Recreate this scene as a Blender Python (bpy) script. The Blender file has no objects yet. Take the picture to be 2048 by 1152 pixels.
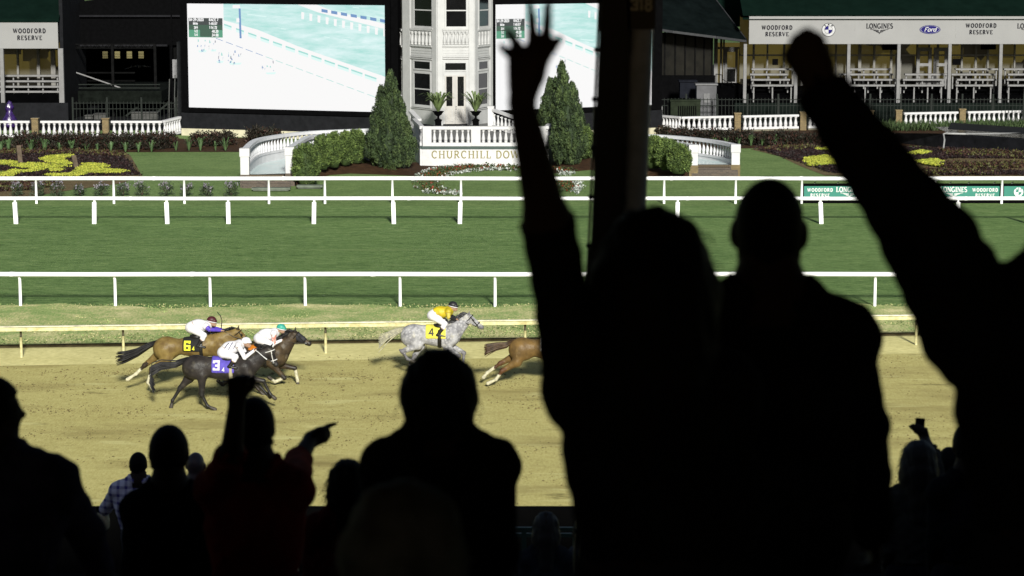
import bpy, bmesh, math, random
import numpy as np
from mathutils import Vector, Matrix
from mathutils.bvhtree import BVHTree

random.seed(7)
rng = np.random.default_rng(7)
R = math.radians
scene = bpy.context.scene
COL = scene.collection

# ------------------------------------------------------------------ camera
CAM_H, PITCH, FPX = 12.4, R(8.28), 4770.0
cam_data = bpy.data.cameras.new("camera")
cam_data.sensor_width = 36.0
cam_data.lens = FPX / 2048.0 * 36.0
cam_data.clip_start, cam_data.clip_end = 0.1, 6000.0
cam_data.dof.use_dof = True
cam_data.dof.focus_distance = 72.0
cam_data.dof.aperture_fstop = 4.8
cam = bpy.data.objects.new("camera", cam_data)
cam.location = (0, 0, CAM_H)
cam.rotation_euler = (math.pi / 2 - PITCH, 0, 0)
COL.objects.link(cam)
scene.camera = cam

# ------------------------------------------------------------------ light: night sky and floodlight
EXPO = 1.0
SUN_EL, SUN_AZ = R(23.0), R(9.0)           # behind the camera, a little from its right
world = bpy.data.worlds.new("World")
scene.world = world
world.use_nodes = True
wn = world.node_tree
bg = wn.nodes["Background"]
sky = wn.nodes.new("ShaderNodeTexSky")
sky.sky_type = 'NISHITA'
sky.sun_disc = False
sky.sun_elevation = SUN_EL
sky.sun_rotation = R(180) + SUN_AZ
wn.links.new(sky.outputs[0], bg.inputs[0])
bg.inputs[1].default_value = 0.028
sun_data = bpy.data.lights.new("floodlight", 'SUN')
sun_data.energy = 4.0
sun_data.angle = R(6.0)
sun_data.color = (1.0, 0.985, 0.90)
sun = bpy.data.objects.new("floodlight", sun_data)
to_sun = Vector((math.sin(SUN_AZ) * math.cos(SUN_EL), -math.cos(SUN_AZ) * math.cos(SUN_EL), math.sin(SUN_EL)))
sun.rotation_euler = to_sun.to_track_quat('Z', 'Y').to_euler()
sun.location = (0, -40, 60)
COL.objects.link(sun)
scene.view_settings.view_transform = 'Standard'
scene.view_settings.look = 'None'
scene.view_settings.exposure = EXPO
scene.view_settings.gamma = 1.0
scene.view_settings.use_curve_mapping = False
scene.render.engine = 'CYCLES'
scene.cycles.max_bounces = 5
scene.cycles.diffuse_bounces = 2
scene.cycles.glossy_bounces = 2
scene.cycles.transmission_bounces = 3
scene.cycles.caustics_reflective = False
scene.cycles.caustics_refractive = False
scene.cycles.use_denoising = True
scene.cycles.denoising_prefilter = 'ACCURATE'
scene.cycles.denoising_input_passes = 'RGB_ALBEDO_NORMAL'
scene.cycles.sample_clamp_indirect = 4.0

# ------------------------------------------------------------------ measuring: photo pixels to places on known planes
CP, SP = math.cos(PITCH), math.sin(PITCH)
def ray(u, v):
    a, b = (u - 1024) / FPX, (576 - v) / FPX
    return Vector((a, CP + b * SP, -SP + b * CP))
def at(u, v, Y):
    d = ray(u, v); return Vector((d.x / d.y * Y, Y, CAM_H + d.z / d.y * Y))
def gp(u, v, z=0.0):
    d = ray(u, v); t = (z - CAM_H) / d.z; return Vector((d.x * t, d.y * t, z))

# ------------------------------------------------------------------ tags
ORD = ['first', 'second', 'third', 'fourth', 'fifth', 'sixth', 'seventh', 'eighth', 'ninth', 'tenth', 'eleventh', 'twelfth', 'thirteenth',
       'fourteenth', 'fifteenth', 'sixteenth', 'seventeenth', 'eighteenth', 'nineteenth', 'twentieth', 'twenty-first', 'twenty-second',
       'twenty-third', 'twenty-fourth', 'twenty-fifth', 'twenty-sixth', 'twenty-seventh', 'twenty-eighth', 'twenty-ninth', 'thirtieth',
       'thirty-first', 'thirty-second', 'thirty-third', 'thirty-fourth', 'thirty-fifth', 'thirty-sixth']
def tag(o, label=None, cat=None, group=None, kind=None):
    if label: o["label"] = label
    if cat: o["category"] = cat
    if group: o["group"] = group
    if kind: o["kind"] = kind
    return o
def empty(name, loc=(0, 0, 0), label=None, cat=None, group=None):
    o = bpy.data.objects.new(name, None); COL.objects.link(o); o.location = loc
    o.empty_display_size = 0.2
    return tag(o, label, cat, group)
def link(name, me, parent=None):
    o = bpy.data.objects.new(name, me); COL.objects.link(o)
    if parent is not None:
        o.parent = parent
        o.matrix_parent_inverse = Matrix.Translation(parent_world(parent)).inverted()
    return o
def parent_world(p):
    # parents are unrotated and unscaled: their world place is the sum of the locations
    w = Vector(p.location)
    q = p
    if q.parent is not None:
        w = parent_world(q.parent) + (q.matrix_parent_inverse @ Vector(q.location))
    return w

# ------------------------------------------------------------------ mesh building
class MB:
    def __init__(self): self.v, self.f, self.m = [], [], []
    def add(self, vs, fs, mi=0):
        n = len(self.v); self.v += [tuple(p) for p in vs]
        for f in fs: self.f.append([n + i for i in f]); self.m.append(mi)
        return self
    def box(self, x0, x1, y0, y1, z0, z1, mi=0):
        return self.add([(x0, y0, z0), (x1, y0, z0), (x1, y1, z0), (x0, y1, z0), (x0, y0, z1), (x1, y0, z1), (x1, y1, z1), (x0, y1, z1)],
                        [(3, 2, 1, 0), (4, 5, 6, 7), (0, 1, 5, 4), (1, 2, 6, 5), (2, 3, 7, 6), (3, 0, 4, 7)], mi)
    def obox(self, p, d, s0, s1, z0, z1, n0, n1, mi=0):
        # box on a wall line: p start (x,y), d unit direction; n = outward distance (towards the camera side)
        nx, ny = d[1], -d[0]
        P = lambda s, n, z: (p[0] + d[0] * s + nx * n, p[1] + d[1] * s + ny * n, z)
        return self.add([P(s0, n1, z0), P(s1, n1, z0), P(s1, n0, z0), P(s0, n0, z0), P(s0, n1, z1), P(s1, n1, z1), P(s1, n0, z1), P(s0, n0, z1)],
                        [(3, 2, 1, 0), (4, 5, 6, 7), (0, 1, 5, 4), (1, 2, 6, 5), (2, 3, 7, 6), (3, 0, 4, 7)], mi)
    def bar(self, a, b, w, h=None, mi=0):
        a, b = Vector(a), Vector(b); h = h or w
        d = (b - a).normalized(); up = Vector((0, 0, 1)) if abs(d.z) < 0.95 else Vector((0, 1, 0))
        s = d.cross(up).normalized() * w / 2; t = s.cross(d).normalized() * h / 2
        vs = [a - s - t, a + s - t, a + s + t, a - s + t, b - s - t, b + s - t, b + s + t, b - s + t]
        return self.add(vs, [(0, 1, 2, 3), (7, 6, 5, 4), (0, 4, 5, 1), (1, 5, 6, 2), (2, 6, 7, 3), (3, 7, 4, 0)], mi)
    def tube(self, pts, r, n=8, mi=0, caps=True):
        pts = [Vector(p) for p in pts]; rs = r if isinstance(r, (list, tuple)) else [r] * len(pts)
        base = len(self.v); prev = None
        for i, p in enumerate(pts):
            d = (pts[min(i + 1, len(pts) - 1)] - pts[max(i - 1, 0)])
            d = d.normalized() if d.length > 1e-9 else Vector((0, 0, 1))
            if prev is None:
                s = d.cross(Vector((0, 0, 1)) if abs(d.z) < 0.9 else Vector((0, 1, 0))).normalized()
            else:
                s = (prev - d * prev.dot(d)).normalized()
            prev = s; t = d.cross(s)
            for k in range(n):
                a = 2 * math.pi * k / n
                self.v.append(tuple(p + (s * math.cos(a) + t * math.sin(a)) * rs[i]))
        for i in range(len(pts) - 1):
            for k in range(n):
                a, b = base + i * n + k, base + i * n + (k + 1) % n
                self.f.append([a, a + n, b + n, b][::-1]); self.m.append(mi)
        if caps:
            self.f.append([base + k for k in range(n)]); self.m.append(mi)
            e = base + (len(pts) - 1) * n
            self.f.append([e + k for k in range(n)][::-1]); self.m.append(mi)
        return self
    def lathe(self, c, prof, n=12, mi=0, a0=0.0):
        base = len(self.v)
        for (r, z) in prof:
            for k in range(n):
                a = a0 + 2 * math.pi * k / n
                self.v.append((c[0] + r * math.cos(a), c[1] + r * math.sin(a), c[2] + z))
        for i in range(len(prof) - 1):
            for k in range(n):
                a, b = base + i * n + k, base + i * n + (k + 1) % n
                self.f.append([a, b, b + n, a + n]); self.m.append(mi)
        self.f.append([base + k for k in range(n)][::-1]); self.m.append(mi)
        e = base + (len(prof) - 1) * n
        self.f.append([e + k for k in range(n)]); self.m.append(mi)
        return self
    def prism(self, poly, z0, z1, mi=0):
        n = len(poly)
        vs = [(p[0], p[1], z0) for p in poly] + [(p[0], p[1], z1) for p in poly]
        fs = [tuple(range(n))[::-1], tuple(range(n, 2 * n))] + [(i, (i + 1) % n, n + (i + 1) % n, n + i) for i in range(n)]
        return self.add(vs, fs, mi)
    def build(self, name, mats, parent=None, smooth=False, label=None, cat=None, group=None, kind=None, bevel=0, me_only=False):
        me = bpy.data.meshes.new(name)
        me.from_pydata(self.v, [], self.f)
        for m in (mats if isinstance(mats, (list, tuple)) else [mats]): me.materials.append(m)
        me.polygons.foreach_set("material_index", self.m)
        if smooth: me.polygons.foreach_set("use_smooth", [True] * len(self.f))
        me.update()
        if me_only: return me
        o = link(name, me, parent)
        if bevel:
            b = o.modifiers.new("bevel", 'BEVEL'); b.width = bevel; b.segments = 2; b.limit_method = 'ANGLE'
        return tag(o, label, cat, group, kind)

def np_mesh(name, verts, faces, mats, mi=None, smooth=False):
    me = bpy.data.meshes.new(name)
    verts = np.asarray(verts, dtype=np.float32); faces = np.asarray(faces, dtype=np.int32)
    k = faces.shape[1]
    me.vertices.add(len(verts)); me.vertices.foreach_set("co", verts.ravel())
    me.loops.add(faces.size); me.loops.foreach_set("vertex_index", faces.ravel())
    me.polygons.add(len(faces))
    me.polygons.foreach_set("loop_start", np.arange(0, faces.size, k, dtype=np.int32))
    me.polygons.foreach_set("loop_total", np.full(len(faces), k, dtype=np.int32))
    for m in mats: me.materials.append(m)
    if mi is not None: me.polygons.foreach_set("material_index", np.asarray(mi, dtype=np.int32))
    if smooth: me.polygons.foreach_set("use_smooth", np.ones(len(faces), dtype=bool))
    me.update(calc_edges=True); me.validate()
    return me

# pixel-measured box: front face at distance Y, depth going away
def pbox(mb, u0, v0, u1, v1, Y, depth=0.1, mi=0):
    a, b = at(u0, (v0 + v1) / 2, Y), at(u1, (v0 + v1) / 2, Y)
    return mb.box(a.x, b.x, Y, Y + depth, at(u0, v1, Y).z, at(u0, v0, Y).z, mi)

# ------------------------------------------------------------------ materials
MATS = {}
def nd(nt, typ, **kw):
    n = nt.nodes.new(typ)
    for k, v in kw.items(): setattr(n, k, v)
    return n
def mat(name, col, rough=0.6, var=0.12, scale=4.0, bump=0.0, bscale=30.0, metal=0.0, spec=0.3, col2=None, sharp=0.0, trans=0.0, coat=0.0):
    """base colour with two scales of noise variation (towards col2 when given), roughness wear and fine bump"""
    if name in MATS: return MATS[name]
    m = bpy.data.materials.new(name); m.use_nodes = True
    nt = m.node_tree; b = nt.nodes["Principled BSDF"]
    b.inputs["Roughness"].default_value = rough
    b.inputs["Metallic"].default_value = metal
    b.inputs["Specular IOR Level"].default_value = spec
    tc = nd(nt, "ShaderNodeTexCoord")
    n1 = nd(nt, "ShaderNodeTexNoise"); n1.inputs["Scale"].default_value = scale; n1.inputs["Detail"].default_value = 6.0; n1.inputs["Roughness"].default_value = 0.65
    nt.links.new(tc.outputs["Object"], n1.inputs["Vector"])
    ramp = nd(nt, "ShaderNodeValToRGB")
    c2 = col2 if col2 else tuple(c * (1 - 2.2 * var) for c in col)
    ramp.color_ramp.elements[0].position = 0.33 + 0.14 * sharp; ramp.color_ramp.elements[0].color = (*c2, 1)
    ramp.color_ramp.elements[1].position = 0.67 - 0.14 * sharp; ramp.color_ramp.elements[1].color = (*[min(1, c * (1 + var * 0.5)) for c in col], 1)
    nt.links.new(n1.outputs[0], ramp.inputs[0]); nt.links.new(ramp.outputs[0], b.inputs["Base Color"])
    if bump:
        n2 = nd(nt, "ShaderNodeTexNoise"); n2.inputs["Scale"].default_value = bscale; n2.inputs["Detail"].default_value = 4.0
        nt.links.new(tc.outputs["Object"], n2.inputs["Vector"])
        bp = nd(nt, "ShaderNodeBump"); bp.inputs["Strength"].default_value = bump; bp.inputs["Distance"].default_value = 0.05
        nt.links.new(n2.outputs[0], bp.inputs["Height"]); nt.links.new(bp.outputs[0], b.inputs["Normal"])
    if trans: b.inputs["Transmission Weight"].default_value = trans
    if coat: b.inputs["Coat Weight"].default_value = coat
    MATS[name] = m
    return m
def emit(name, col, level=1.0):
    if name in MATS: return MATS[name]
    m = bpy.data.materials.new(name); m.use_nodes = True
    nt = m.node_tree; b = nt.nodes["Principled BSDF"]
    b.inputs["Base Color"].default_value = (0.02, 0.02, 0.02, 1); b.inputs["Roughness"].default_value = 0.5
    b.inputs["Emission Color"].default_value = (*col, 1)
    b.inputs["Emission Strength"].default_value = level / (2 ** EXPO)
    MATS[name] = m
    return m
def srgb(r, g, b):
    f = lambda c: (c / 255 / 12.92) if c <= 10 else ((c / 255 + 0.055) / 1.055) ** 2.4
    return (f(r), f(g), f(b))

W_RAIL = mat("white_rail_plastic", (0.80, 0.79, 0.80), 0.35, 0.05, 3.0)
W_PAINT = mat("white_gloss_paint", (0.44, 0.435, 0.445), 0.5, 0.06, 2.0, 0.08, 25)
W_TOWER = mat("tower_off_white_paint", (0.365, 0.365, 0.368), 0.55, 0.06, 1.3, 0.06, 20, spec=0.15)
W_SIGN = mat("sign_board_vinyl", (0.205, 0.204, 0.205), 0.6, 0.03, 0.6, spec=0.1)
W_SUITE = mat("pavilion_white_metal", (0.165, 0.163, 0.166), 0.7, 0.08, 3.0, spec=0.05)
CHAR = mat("charcoal_cladding", (0.0105, 0.0108, 0.0125), 0.9, 0.15, 2.5, 0.1, 14, spec=0.03)
BLACK = mat("black_steel", (0.0022, 0.0022, 0.0025), 0.8, 0.15, 4.0, spec=0.01)
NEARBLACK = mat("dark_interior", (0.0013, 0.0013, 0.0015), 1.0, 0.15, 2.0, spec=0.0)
GREENDARK = mat("dark_green_canvas", (0.0032, 0.0085, 0.0065), 1.0, 0.12, 1.0, 0.05, 9, spec=0.0)
GREENBAND = mat("green_trim", (0.035, 0.055, 0.05), 0.6, 0.1, 2.0)
IRON = mat("green_black_iron", (0.0115, 0.0145, 0.0125), 0.6, 0.15, 6.0, spec=0.1)
GLASS = mat("dark_window_glass", (0.004, 0.0042, 0.005), 0.12, 0.2, 2.0, spec=0.4)
GOLD = mat("gilt_letters", (0.185, 0.160, 0.052), 0.6, 0.15, 14.0)
INK = mat("sign_ink", (0.012, 0.012, 0.016), 0.9, 0.05, 6.0, spec=0.0)
INKBLUE = mat("sign_blue", (0.016, 0.014, 0.095), 0.9, 0.05, 6.0, spec=0.0)
YELLOWWALL = emit("lit_room_wall", srgb(120, 106, 44), 0.75)

# ================================================================== the setting: ground, track, turf, garden
ZT = 0.15
def ground_mat(name, stops, scales, bump=0.5, bscale=18.0, bdist=0.05, stretch=(1, 1, 1), rough=0.95, stain=None):
    """three noise scales mixed through a colour ramp; optional stain (colour, scale, low, high) with its own shape"""
    m = bpy.data.materials.new(name); m.use_nodes = True
    nt = m.node_tree; b = nt.nodes["Principled BSDF"]; b.inputs["Roughness"].default_value = rough
    b.inputs["Specular IOR Level"].default_value = 0.1
    tc = nd(nt, "ShaderNodeTexCoord"); mp = nd(nt, "ShaderNodeMapping"); mp.inputs["Scale"].default_value = stretch
    nt.links.new(tc.outputs["Object"], mp.inputs["Vector"])
    acc = None
    for ent in scales:
        sc, wt = ent[:2]
        n = nd(nt, "ShaderNodeTexNoise"); n.inputs["Scale"].default_value = sc; n.inputs["Detail"].default_value = 5; n.inputs["Roughness"].default_value = 0.62
        if len(ent) > 2:
            mq = nd(nt, "ShaderNodeMapping"); mq.inputs["Scale"].default_value = (1, ent[2], 1); nt.links.new(tc.outputs["Object"], mq.inputs["Vector"]); nt.links.new(mq.outputs[0], n.inputs["Vector"])
        else: nt.links.new(mp.outputs[0], n.inputs["Vector"])
        mul = nd(nt, "ShaderNodeMath", operation='MULTIPLY_ADD'); mul.inputs[1].default_value = wt
        nt.links.new(n.outputs[0], mul.inputs[0])
        if acc is None: mul.inputs[2].default_value = 0.0
        else: nt.links.new(acc, mul.inputs[2])
        acc = mul.outputs[0]
    rp = nd(nt, "ShaderNodeValToRGB")
    els = rp.color_ramp.elements
    els[0].position, els[0].color = stops[0][0], (*stops[0][1], 1)
    els[1].position, els[1].color = stops[-1][0], (*stops[-1][1], 1)
    for p, c in stops[1:-1]:
        e = els.new(p); e.color = (*c, 1)
    nt.links.new(acc, rp.inputs[0]); colour = rp.outputs[0]
    if stain:
        for (c, sv, lo, hi, off) in stain:
            mp2 = nd(nt, "ShaderNodeMapping"); mp2.inputs["Scale"].default_value = sv; mp2.inputs["Location"].default_value = off
            nt.links.new(tc.outputs["Object"], mp2.inputs["Vector"])
            n = nd(nt, "ShaderNodeTexNoise"); n.inputs["Scale"].default_value = 1.0; n.inputs["Detail"].default_value = 7; n.inputs["Roughness"].default_value = 0.6
            nt.links.new(mp2.outputs[0], n.inputs["Vector"])
            mr = nd(nt, "ShaderNodeMapRange"); mr.inputs[1].default_value = lo; mr.inputs[2].default_value = hi
            nt.links.new(n.outputs[0], mr.inputs[0])
            mx = nd(nt, "ShaderNodeMix", data_type='RGBA'); mx.inputs["B"].default_value = (*c, 1)
            nt.links.new(mr.outputs[0], mx.inputs["Factor"]); nt.links.new(colour, mx.inputs["A"]); colour = mx.outputs["Result"]
    nt.links.new(colour, b.inputs["Base Color"])
    n2 = nd(nt, "ShaderNodeTexNoise"); n2.inputs["Scale"].default_value = bscale; n2.inputs["Detail"].default_value = 6; n2.inputs["Roughness"].default_value = 0.7
    nt.links.new(tc.outputs["Object"], n2.inputs["Vector"])
    bp = nd(nt, "ShaderNodeBump"); bp.inputs["Strength"].default_value = bump; bp.inputs["Distance"].default_value = bdist
    nt.links.new(n2.outputs[0], bp.inputs["Height"]); nt.links.new(bp.outputs[0], b.inputs["Normal"])
    return m

DIRT = ground_mat("harrowed_dirt", [(0.34, (0.275, 0.230, 0.080)), (0.46, (0.405, 0.355, 0.134)), (0.54, (0.460, 0.410, 0.162)), (0.66, (0.55, 0.50, 0.21))],
                  [(0.35, 0.12), (2.2, 0.20), (16.0, 0.40, 0.22), (40.0, 0.28, 0.2)], bump=0.7, bscale=11.0, bdist=0.05,
                  stain=[((0.25, 0.205, 0.076), (0.14, 0.42, 1), 0.52, 0.72, (3.1, 8.2, 0)), ((0.22, 0.19, 0.07), (0.9, 1.6, 1), 0.60, 0.72, (7.7, 1.3, 0)), ((0.60, 0.575, 0.27), (0.30, 1.1, 1), 0.60, 0.78, (1.1, 5.3, 0))])
DIRT_PALE = ground_mat("compacted_rail_dirt", [(0.38, (0.48, 0.435, 0.185)), (0.62, (0.66, 0.60, 0.28))], [(0.6, 0.4), (5.0, 0.6)], bump=0.4, bscale=14, bdist=0.03)
TURF = ground_mat("mown_turf", [(0.39, (0.036, 0.070, 0.018)), (0.455, (0.086, 0.145, 0.045)), (0.52, (0.116, 0.186, 0.060)), (0.63, (0.205, 0.272, 0.105))],
                  [(0.22, 0.12), (2.2, 0.24), (7.0, 0.40), (22.0, 0.24, 0.25)], bump=0.6, bscale=9.0, bdist=0.06, stretch=(0.42, 1.3, 1.0),
                  stain=[((0.040, 0.078, 0.020), (0.55, 4.2, 1), 0.60, 0.68, (2.2, 0.7, 0)), ((0.17, 0.225, 0.085), (0.12, 1.7, 1), 0.60, 0.74, (5.0, 3.1, 0))])
VERGE = ground_mat("patchy_sod_verge", [(0.36, (0.17, 0.25, 0.08)), (0.46, (0.25, 0.33, 0.115)), (0.52, (0.39, 0.40, 0.175)), (0.62, (0.62, 0.56, 0.30))],
                   [(0.36, 0.46), (1.6, 0.22), (14.0, 0.32, 0.3)], bump=0.6, bscale=10.0, bdist=0.06)
LAWN = ground_mat("garden_lawn", [(0.34, (0.055, 0.095, 0.027)), (0.50, (0.118, 0.178, 0.060)), (0.68, (0.19, 0.26, 0.095))],
                  [(0.30, 0.26), (1.8, 0.26), (9.0, 0.48, 0.5)], bump=0.6, bscale=9.0, bdist=0.06)
MULCH = ground_mat("brown_mulch", [(0.36, (0.022, 0.011, 0.006)), (0.55, (0.050, 0.026, 0.013)), (0.70, (0.085, 0.046, 0.022))],
                   [(3.0, 0.5), (14.0, 0.5)], bump=1.0, bscale=16, bdist=0.08)
SOIL = ground_mat("bed_edging_soil", [(0.36, (0.075, 0.055, 0.030)), (0.66, (0.16, 0.12, 0.06))], [(1.5, 0.5), (9.0, 0.5)], bump=0.8, bscale=14)
CONC = ground_mat("worn_concrete", [(0.36, (0.10, 0.10, 0.10)), (0.66, (0.18, 0.175, 0.17))], [(0.8, 0.5), (6.0, 0.5)], bump=0.2)
FARGRASS = ground_mat("infield_grass", [(0.36, (0.05, 0.085, 0.03)), (0.66, (0.09, 0.14, 0.05))], [(0.1, 0.5), (0.8, 0.5)], bump=0.2)
KERBMAT = mat("brown_kerb_timber", (0.10, 0.080, 0.042), 0.9, 0.3, 2.0, 0.3, 14, spec=0.02)  # plain brown, darker in patches

def sheet(name, poly, z, m, kind="structure"):
    mb = MB(); mb.add([(p[0], p[1], z) for p in poly], [tuple(range(len(poly)))])
    return mb.build(name, m, kind=kind)

# dirt rail line, slightly oblique to the turf rails
RA, RB = gp(43, 715, 0.0), gp(1832, 690, 0.0)
slope = (RB.y - RA.y) / (RB.x - RA.x)
rail_y = lambda x: RA.y + slope * (x - RA.x)
XW = 95.0
KO = 1.75                                                   # kerb stands this far behind the rail feet
sheet("ground", [(-1800, -200), (1800, -200), (1800, 3500), (-1800, 3500)], -0.03, FARGRASS)
sheet("dirt_track", [(-XW, 30), (XW, 30), (XW, rail_y(XW) + KO), (-XW, rail_y(-XW) + KO)], 0.0, DIRT)
sheet("rail_side_path", [(-XW, rail_y(-XW) - 1.35), (-20, rail_y(-20) - 1.5), (-4, rail_y(-4) - 1.25), (9, rail_y(9) - 1.55), (XW, rail_y(XW) - 1.4), (XW, rail_y(XW) + KO), (-XW, rail_y(-XW) + KO)], 0.004, DIRT_PALE)
sheet("apron", [(-XW, 20), (XW, 20), (XW, 36), (-XW, 36)], 0.004, CONC)
kb = MB()
kb.add([(-XW, rail_y(-XW) + KO, 0.0), (XW, rail_y(XW) + KO, 0.0), (XW, rail_y(XW) + KO + 0.02, 0.075), (-XW, rail_y(-XW) + KO + 0.02, 0.075),
        (XW, rail_y(XW) + KO + 0.22, 0.075), (-XW, rail_y(-XW) + KO + 0.22, 0.075)], [(0, 1, 2, 3), (3, 2, 4, 5)])
kb.build("track_kerb", KERBMAT, kind="structure")
YV = gp(600, 612, ZT).y
# verge: a gently uneven strip between kerb and turf
nx, ny = 160, 9
vs, fs = [], []
for i in range(nx + 1):
    x = -XW + 2 * XW * i / nx
    y0 = rail_y(x) + KO + 0.2
    for j in range(ny + 1):
        t = j / ny
        y = y0 + (YV - y0 + 0.9 * math.sin(x * 0.7) * 0.5 + 0.25 * math.sin(x * 2.3)) * t
        z = 0.07 + (ZT - 0.07) * min(1, t * 1.6) + 0.025 * math.sin(x * 1.9 + j) * (1 if 0 < j < ny else 0)
        vs.append((x, y, z))
for i in range(nx):
    for j in range(ny):
        a = i * (ny + 1) + j; fs.append((a, a + ny + 1, a + ny + 2, a + 1))
link("grass_verge", np_mesh("grass_verge", vs, fs, [VERGE], smooth=True))["kind"] = "structure"
YB = gp(600, 411, ZT).y
sheet("turf_course", [(-XW, YV - 0.75), (XW, YV - 0.75), (XW, YB), (-XW, YB)], ZT - 0.03, TURF)
sheet("garden_lawn", [(-XW, YB), (XW, YB), (XW, 156), (-XW, 156)], ZT - 0.034, LAWN)
sheet("paved_yard", [(-XW, 156), (XW, 156), (XW, 240), (-XW, 240)], ZT - 0.04, CHAR)

# loose clods of dirt thrown up on the track: too many to count
def clods():
    n = 52000
    x = rng.uniform(-17, 17, n); y = 50 + 21 * rng.random(n) ** 1.0
    # cluster by a cheap wave pattern
    w = np.sin(x * 0.9 + np.sin(y * 0.7) * 2) + np.sin(y * 2.1 + x * 0.35) + rng.normal(0, 0.9, n)
    keep = w > 1.0; x, y = x[keep], y[keep]
    # churned trail behind the hooves
    m = 3000; tx = rng.uniform(-15.5, 6, m); lane = rng.choice([62.6, 64.6, 66.0, 67.2, 68.0], m); ty = lane + rng.normal(0, 0.30, m) + 0.25 * np.sin(tx * 2.6 + lane)
    k2 = (np.sin(tx * 2.9 + lane * 3) + rng.normal(0, 0.6, m)) > 0.35; tx, ty = tx[k2], ty[k2]
    n0 = len(x); x, y = np.concatenate([x, tx]), np.concatenate([y, ty])
    n = len(x); s = 0.007 + 0.026 * rng.random(n) ** 3.0; s[n0:] = 0.012 + 0.036 * rng.random(n - n0) ** 2.0
    octa = np.array([(1, 0, 0), (0, 1, 0), (-1, 0, 0), (0, -1, 0), (0, 0, 1), (0, 0, -0.4)], float)
    V = octa[None] * s[:, None, None] * rng.uniform(0.6, 1.4, (n, 6, 1))
    V[:, :, 0] += x[:, None]; V[:, :, 1] += y[:, None]; V[:, :, 2] = V[:, :, 2] * 0.8 + 0.004
    t = np.array([(0, 1, 4), (1, 2, 4), (2, 3, 4), (3, 0, 4)])
    Fc = (t[None] + (np.arange(n) * 6)[:, None, None]).reshape(-1, 3)
    o = link("dirt_clods", np_mesh("dirt_clods", V.reshape(-1, 3), Fc, [mat("clod_dirt", (0.22, 0.175, 0.065), 0.95, 0.3, 20)]))
    tag(o, "loose dark clods of dirt strewn over the tan track", "dirt", kind="stuff")
clods()
# grass tufts: ragged blades on the verge and along its edges
def tufts():
    n = 26000
    x = rng.uniform(-19, 19, n); t = rng.random(n)
    y0 = RA.y + slope * (x - RA.x) + KO + 0.15
    y = y0 + (YV + 0.6 - y0) * t
    w = np.sin(x * 1.3 + 2 * np.sin(y * 1.1)) + np.sin(y * 2.7 - x * 0.8) + rng.normal(0, 0.8, n)
    keep = (w > -0.1) | (t > 0.86) | (t < 0.03); x, y = x[keep], y[keep]; n = len(x)
    h = 0.005 + 0.03 * rng.random(n); a = rng.random(n) * 6.283; wd = 0.018 + 0.02 * rng.random(n)
    lean = rng.normal(0, 0.02, (n, 2))
    V = np.zeros((n, 3, 3))
    V[:, 0] = np.stack([x - wd * np.cos(a), y - wd * np.sin(a), np.full(n, 0.12)], 1)
    V[:, 1] = np.stack([x + wd * np.cos(a), y + wd * np.sin(a), np.full(n, 0.12)], 1)
    V[:, 2] = np.stack([x + lean[:, 0], y + lean[:, 1], 0.14 + h], 1)
    Fc = np.arange(n * 3).reshape(n, 3)
    o = link("verge_grass", np_mesh("verge_grass", V.reshape(-1, 3), Fc, [mat("verge_blades", (0.20, 0.26, 0.09), 0.8, 0.35, 0.8), mat("straw_blades", (0.40, 0.37, 0.18), 0.8, 0.2, 2)], rng.choice([0, 0, 1], n)))
    tag(o, "ragged green and straw grass on the verge beyond the yellow rail", "grass", kind="stuff")
tufts()

# ================================================================== rails
YELLOW = mat("yellowed_rail_paint", (0.50, 0.475, 0.28), 0.6, 0.2, 5.0, col2=(0.33, 0.29, 0.13), spec=0.1)
def dirt_rail():
    root = empty("track_rail", (0, rail_y(0), 0), "yellowed running rail on bracketed posts between the dirt track and the grass verge", "rail")
    d = Vector((RB.x - RA.x, RB.y - RA.y, 0)).normalized(); sp = (RB - RA).length / 9.0
    L0, L1 = -14, 24
    P = lambda s, off, z: RA + d * s + Vector((-d.y, d.x, 0)) * (-off) + Vector((0, 0, z))
    top = MB(); top.bar(P(L0 * sp, 0.16, 0.97), P(L1 * sp, 0.16, 0.97), 0.13, 0.03); top.build("rail_cap", mat("rail_cap_cream", (0.62, 0.58, 0.42), 0.5, 0.2, 4), root)
    fb = MB(); fb.bar(P(L0 * sp, 0.20, 0.885), P(L1 * sp, 0.20, 0.885), 0.05, 0.10); fb.build("rail_board", YELLOW, root)
    pm = MB(); pm.tube([(0, 0, 0), (0, 0, 0.62)], 0.042, 10)
    pm = pm.build("post", YELLOW, me_only=True, smooth=True)
    bm_ = MB(); bm_.tube([(0, 0, 0.62), (0, 0.005, 0.75), (0, -0.06, 0.85), (0, -0.15, 0.93)], 0.036, 8)
    bm_ = bm_.build("bracket", mat("shaded_bracket", (0.05, 0.042, 0.02), 0.6), me_only=True, smooth=True)  # upper post coloured dark for the shadow under the rail
    for i in range(L0 + 1, L1):
        p = P(i * sp, 0, 0)
        o = link("post", pm, root); o.location = p
        b = link("bracket", bm_, root); b.location = p
dirt_rail()

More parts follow.
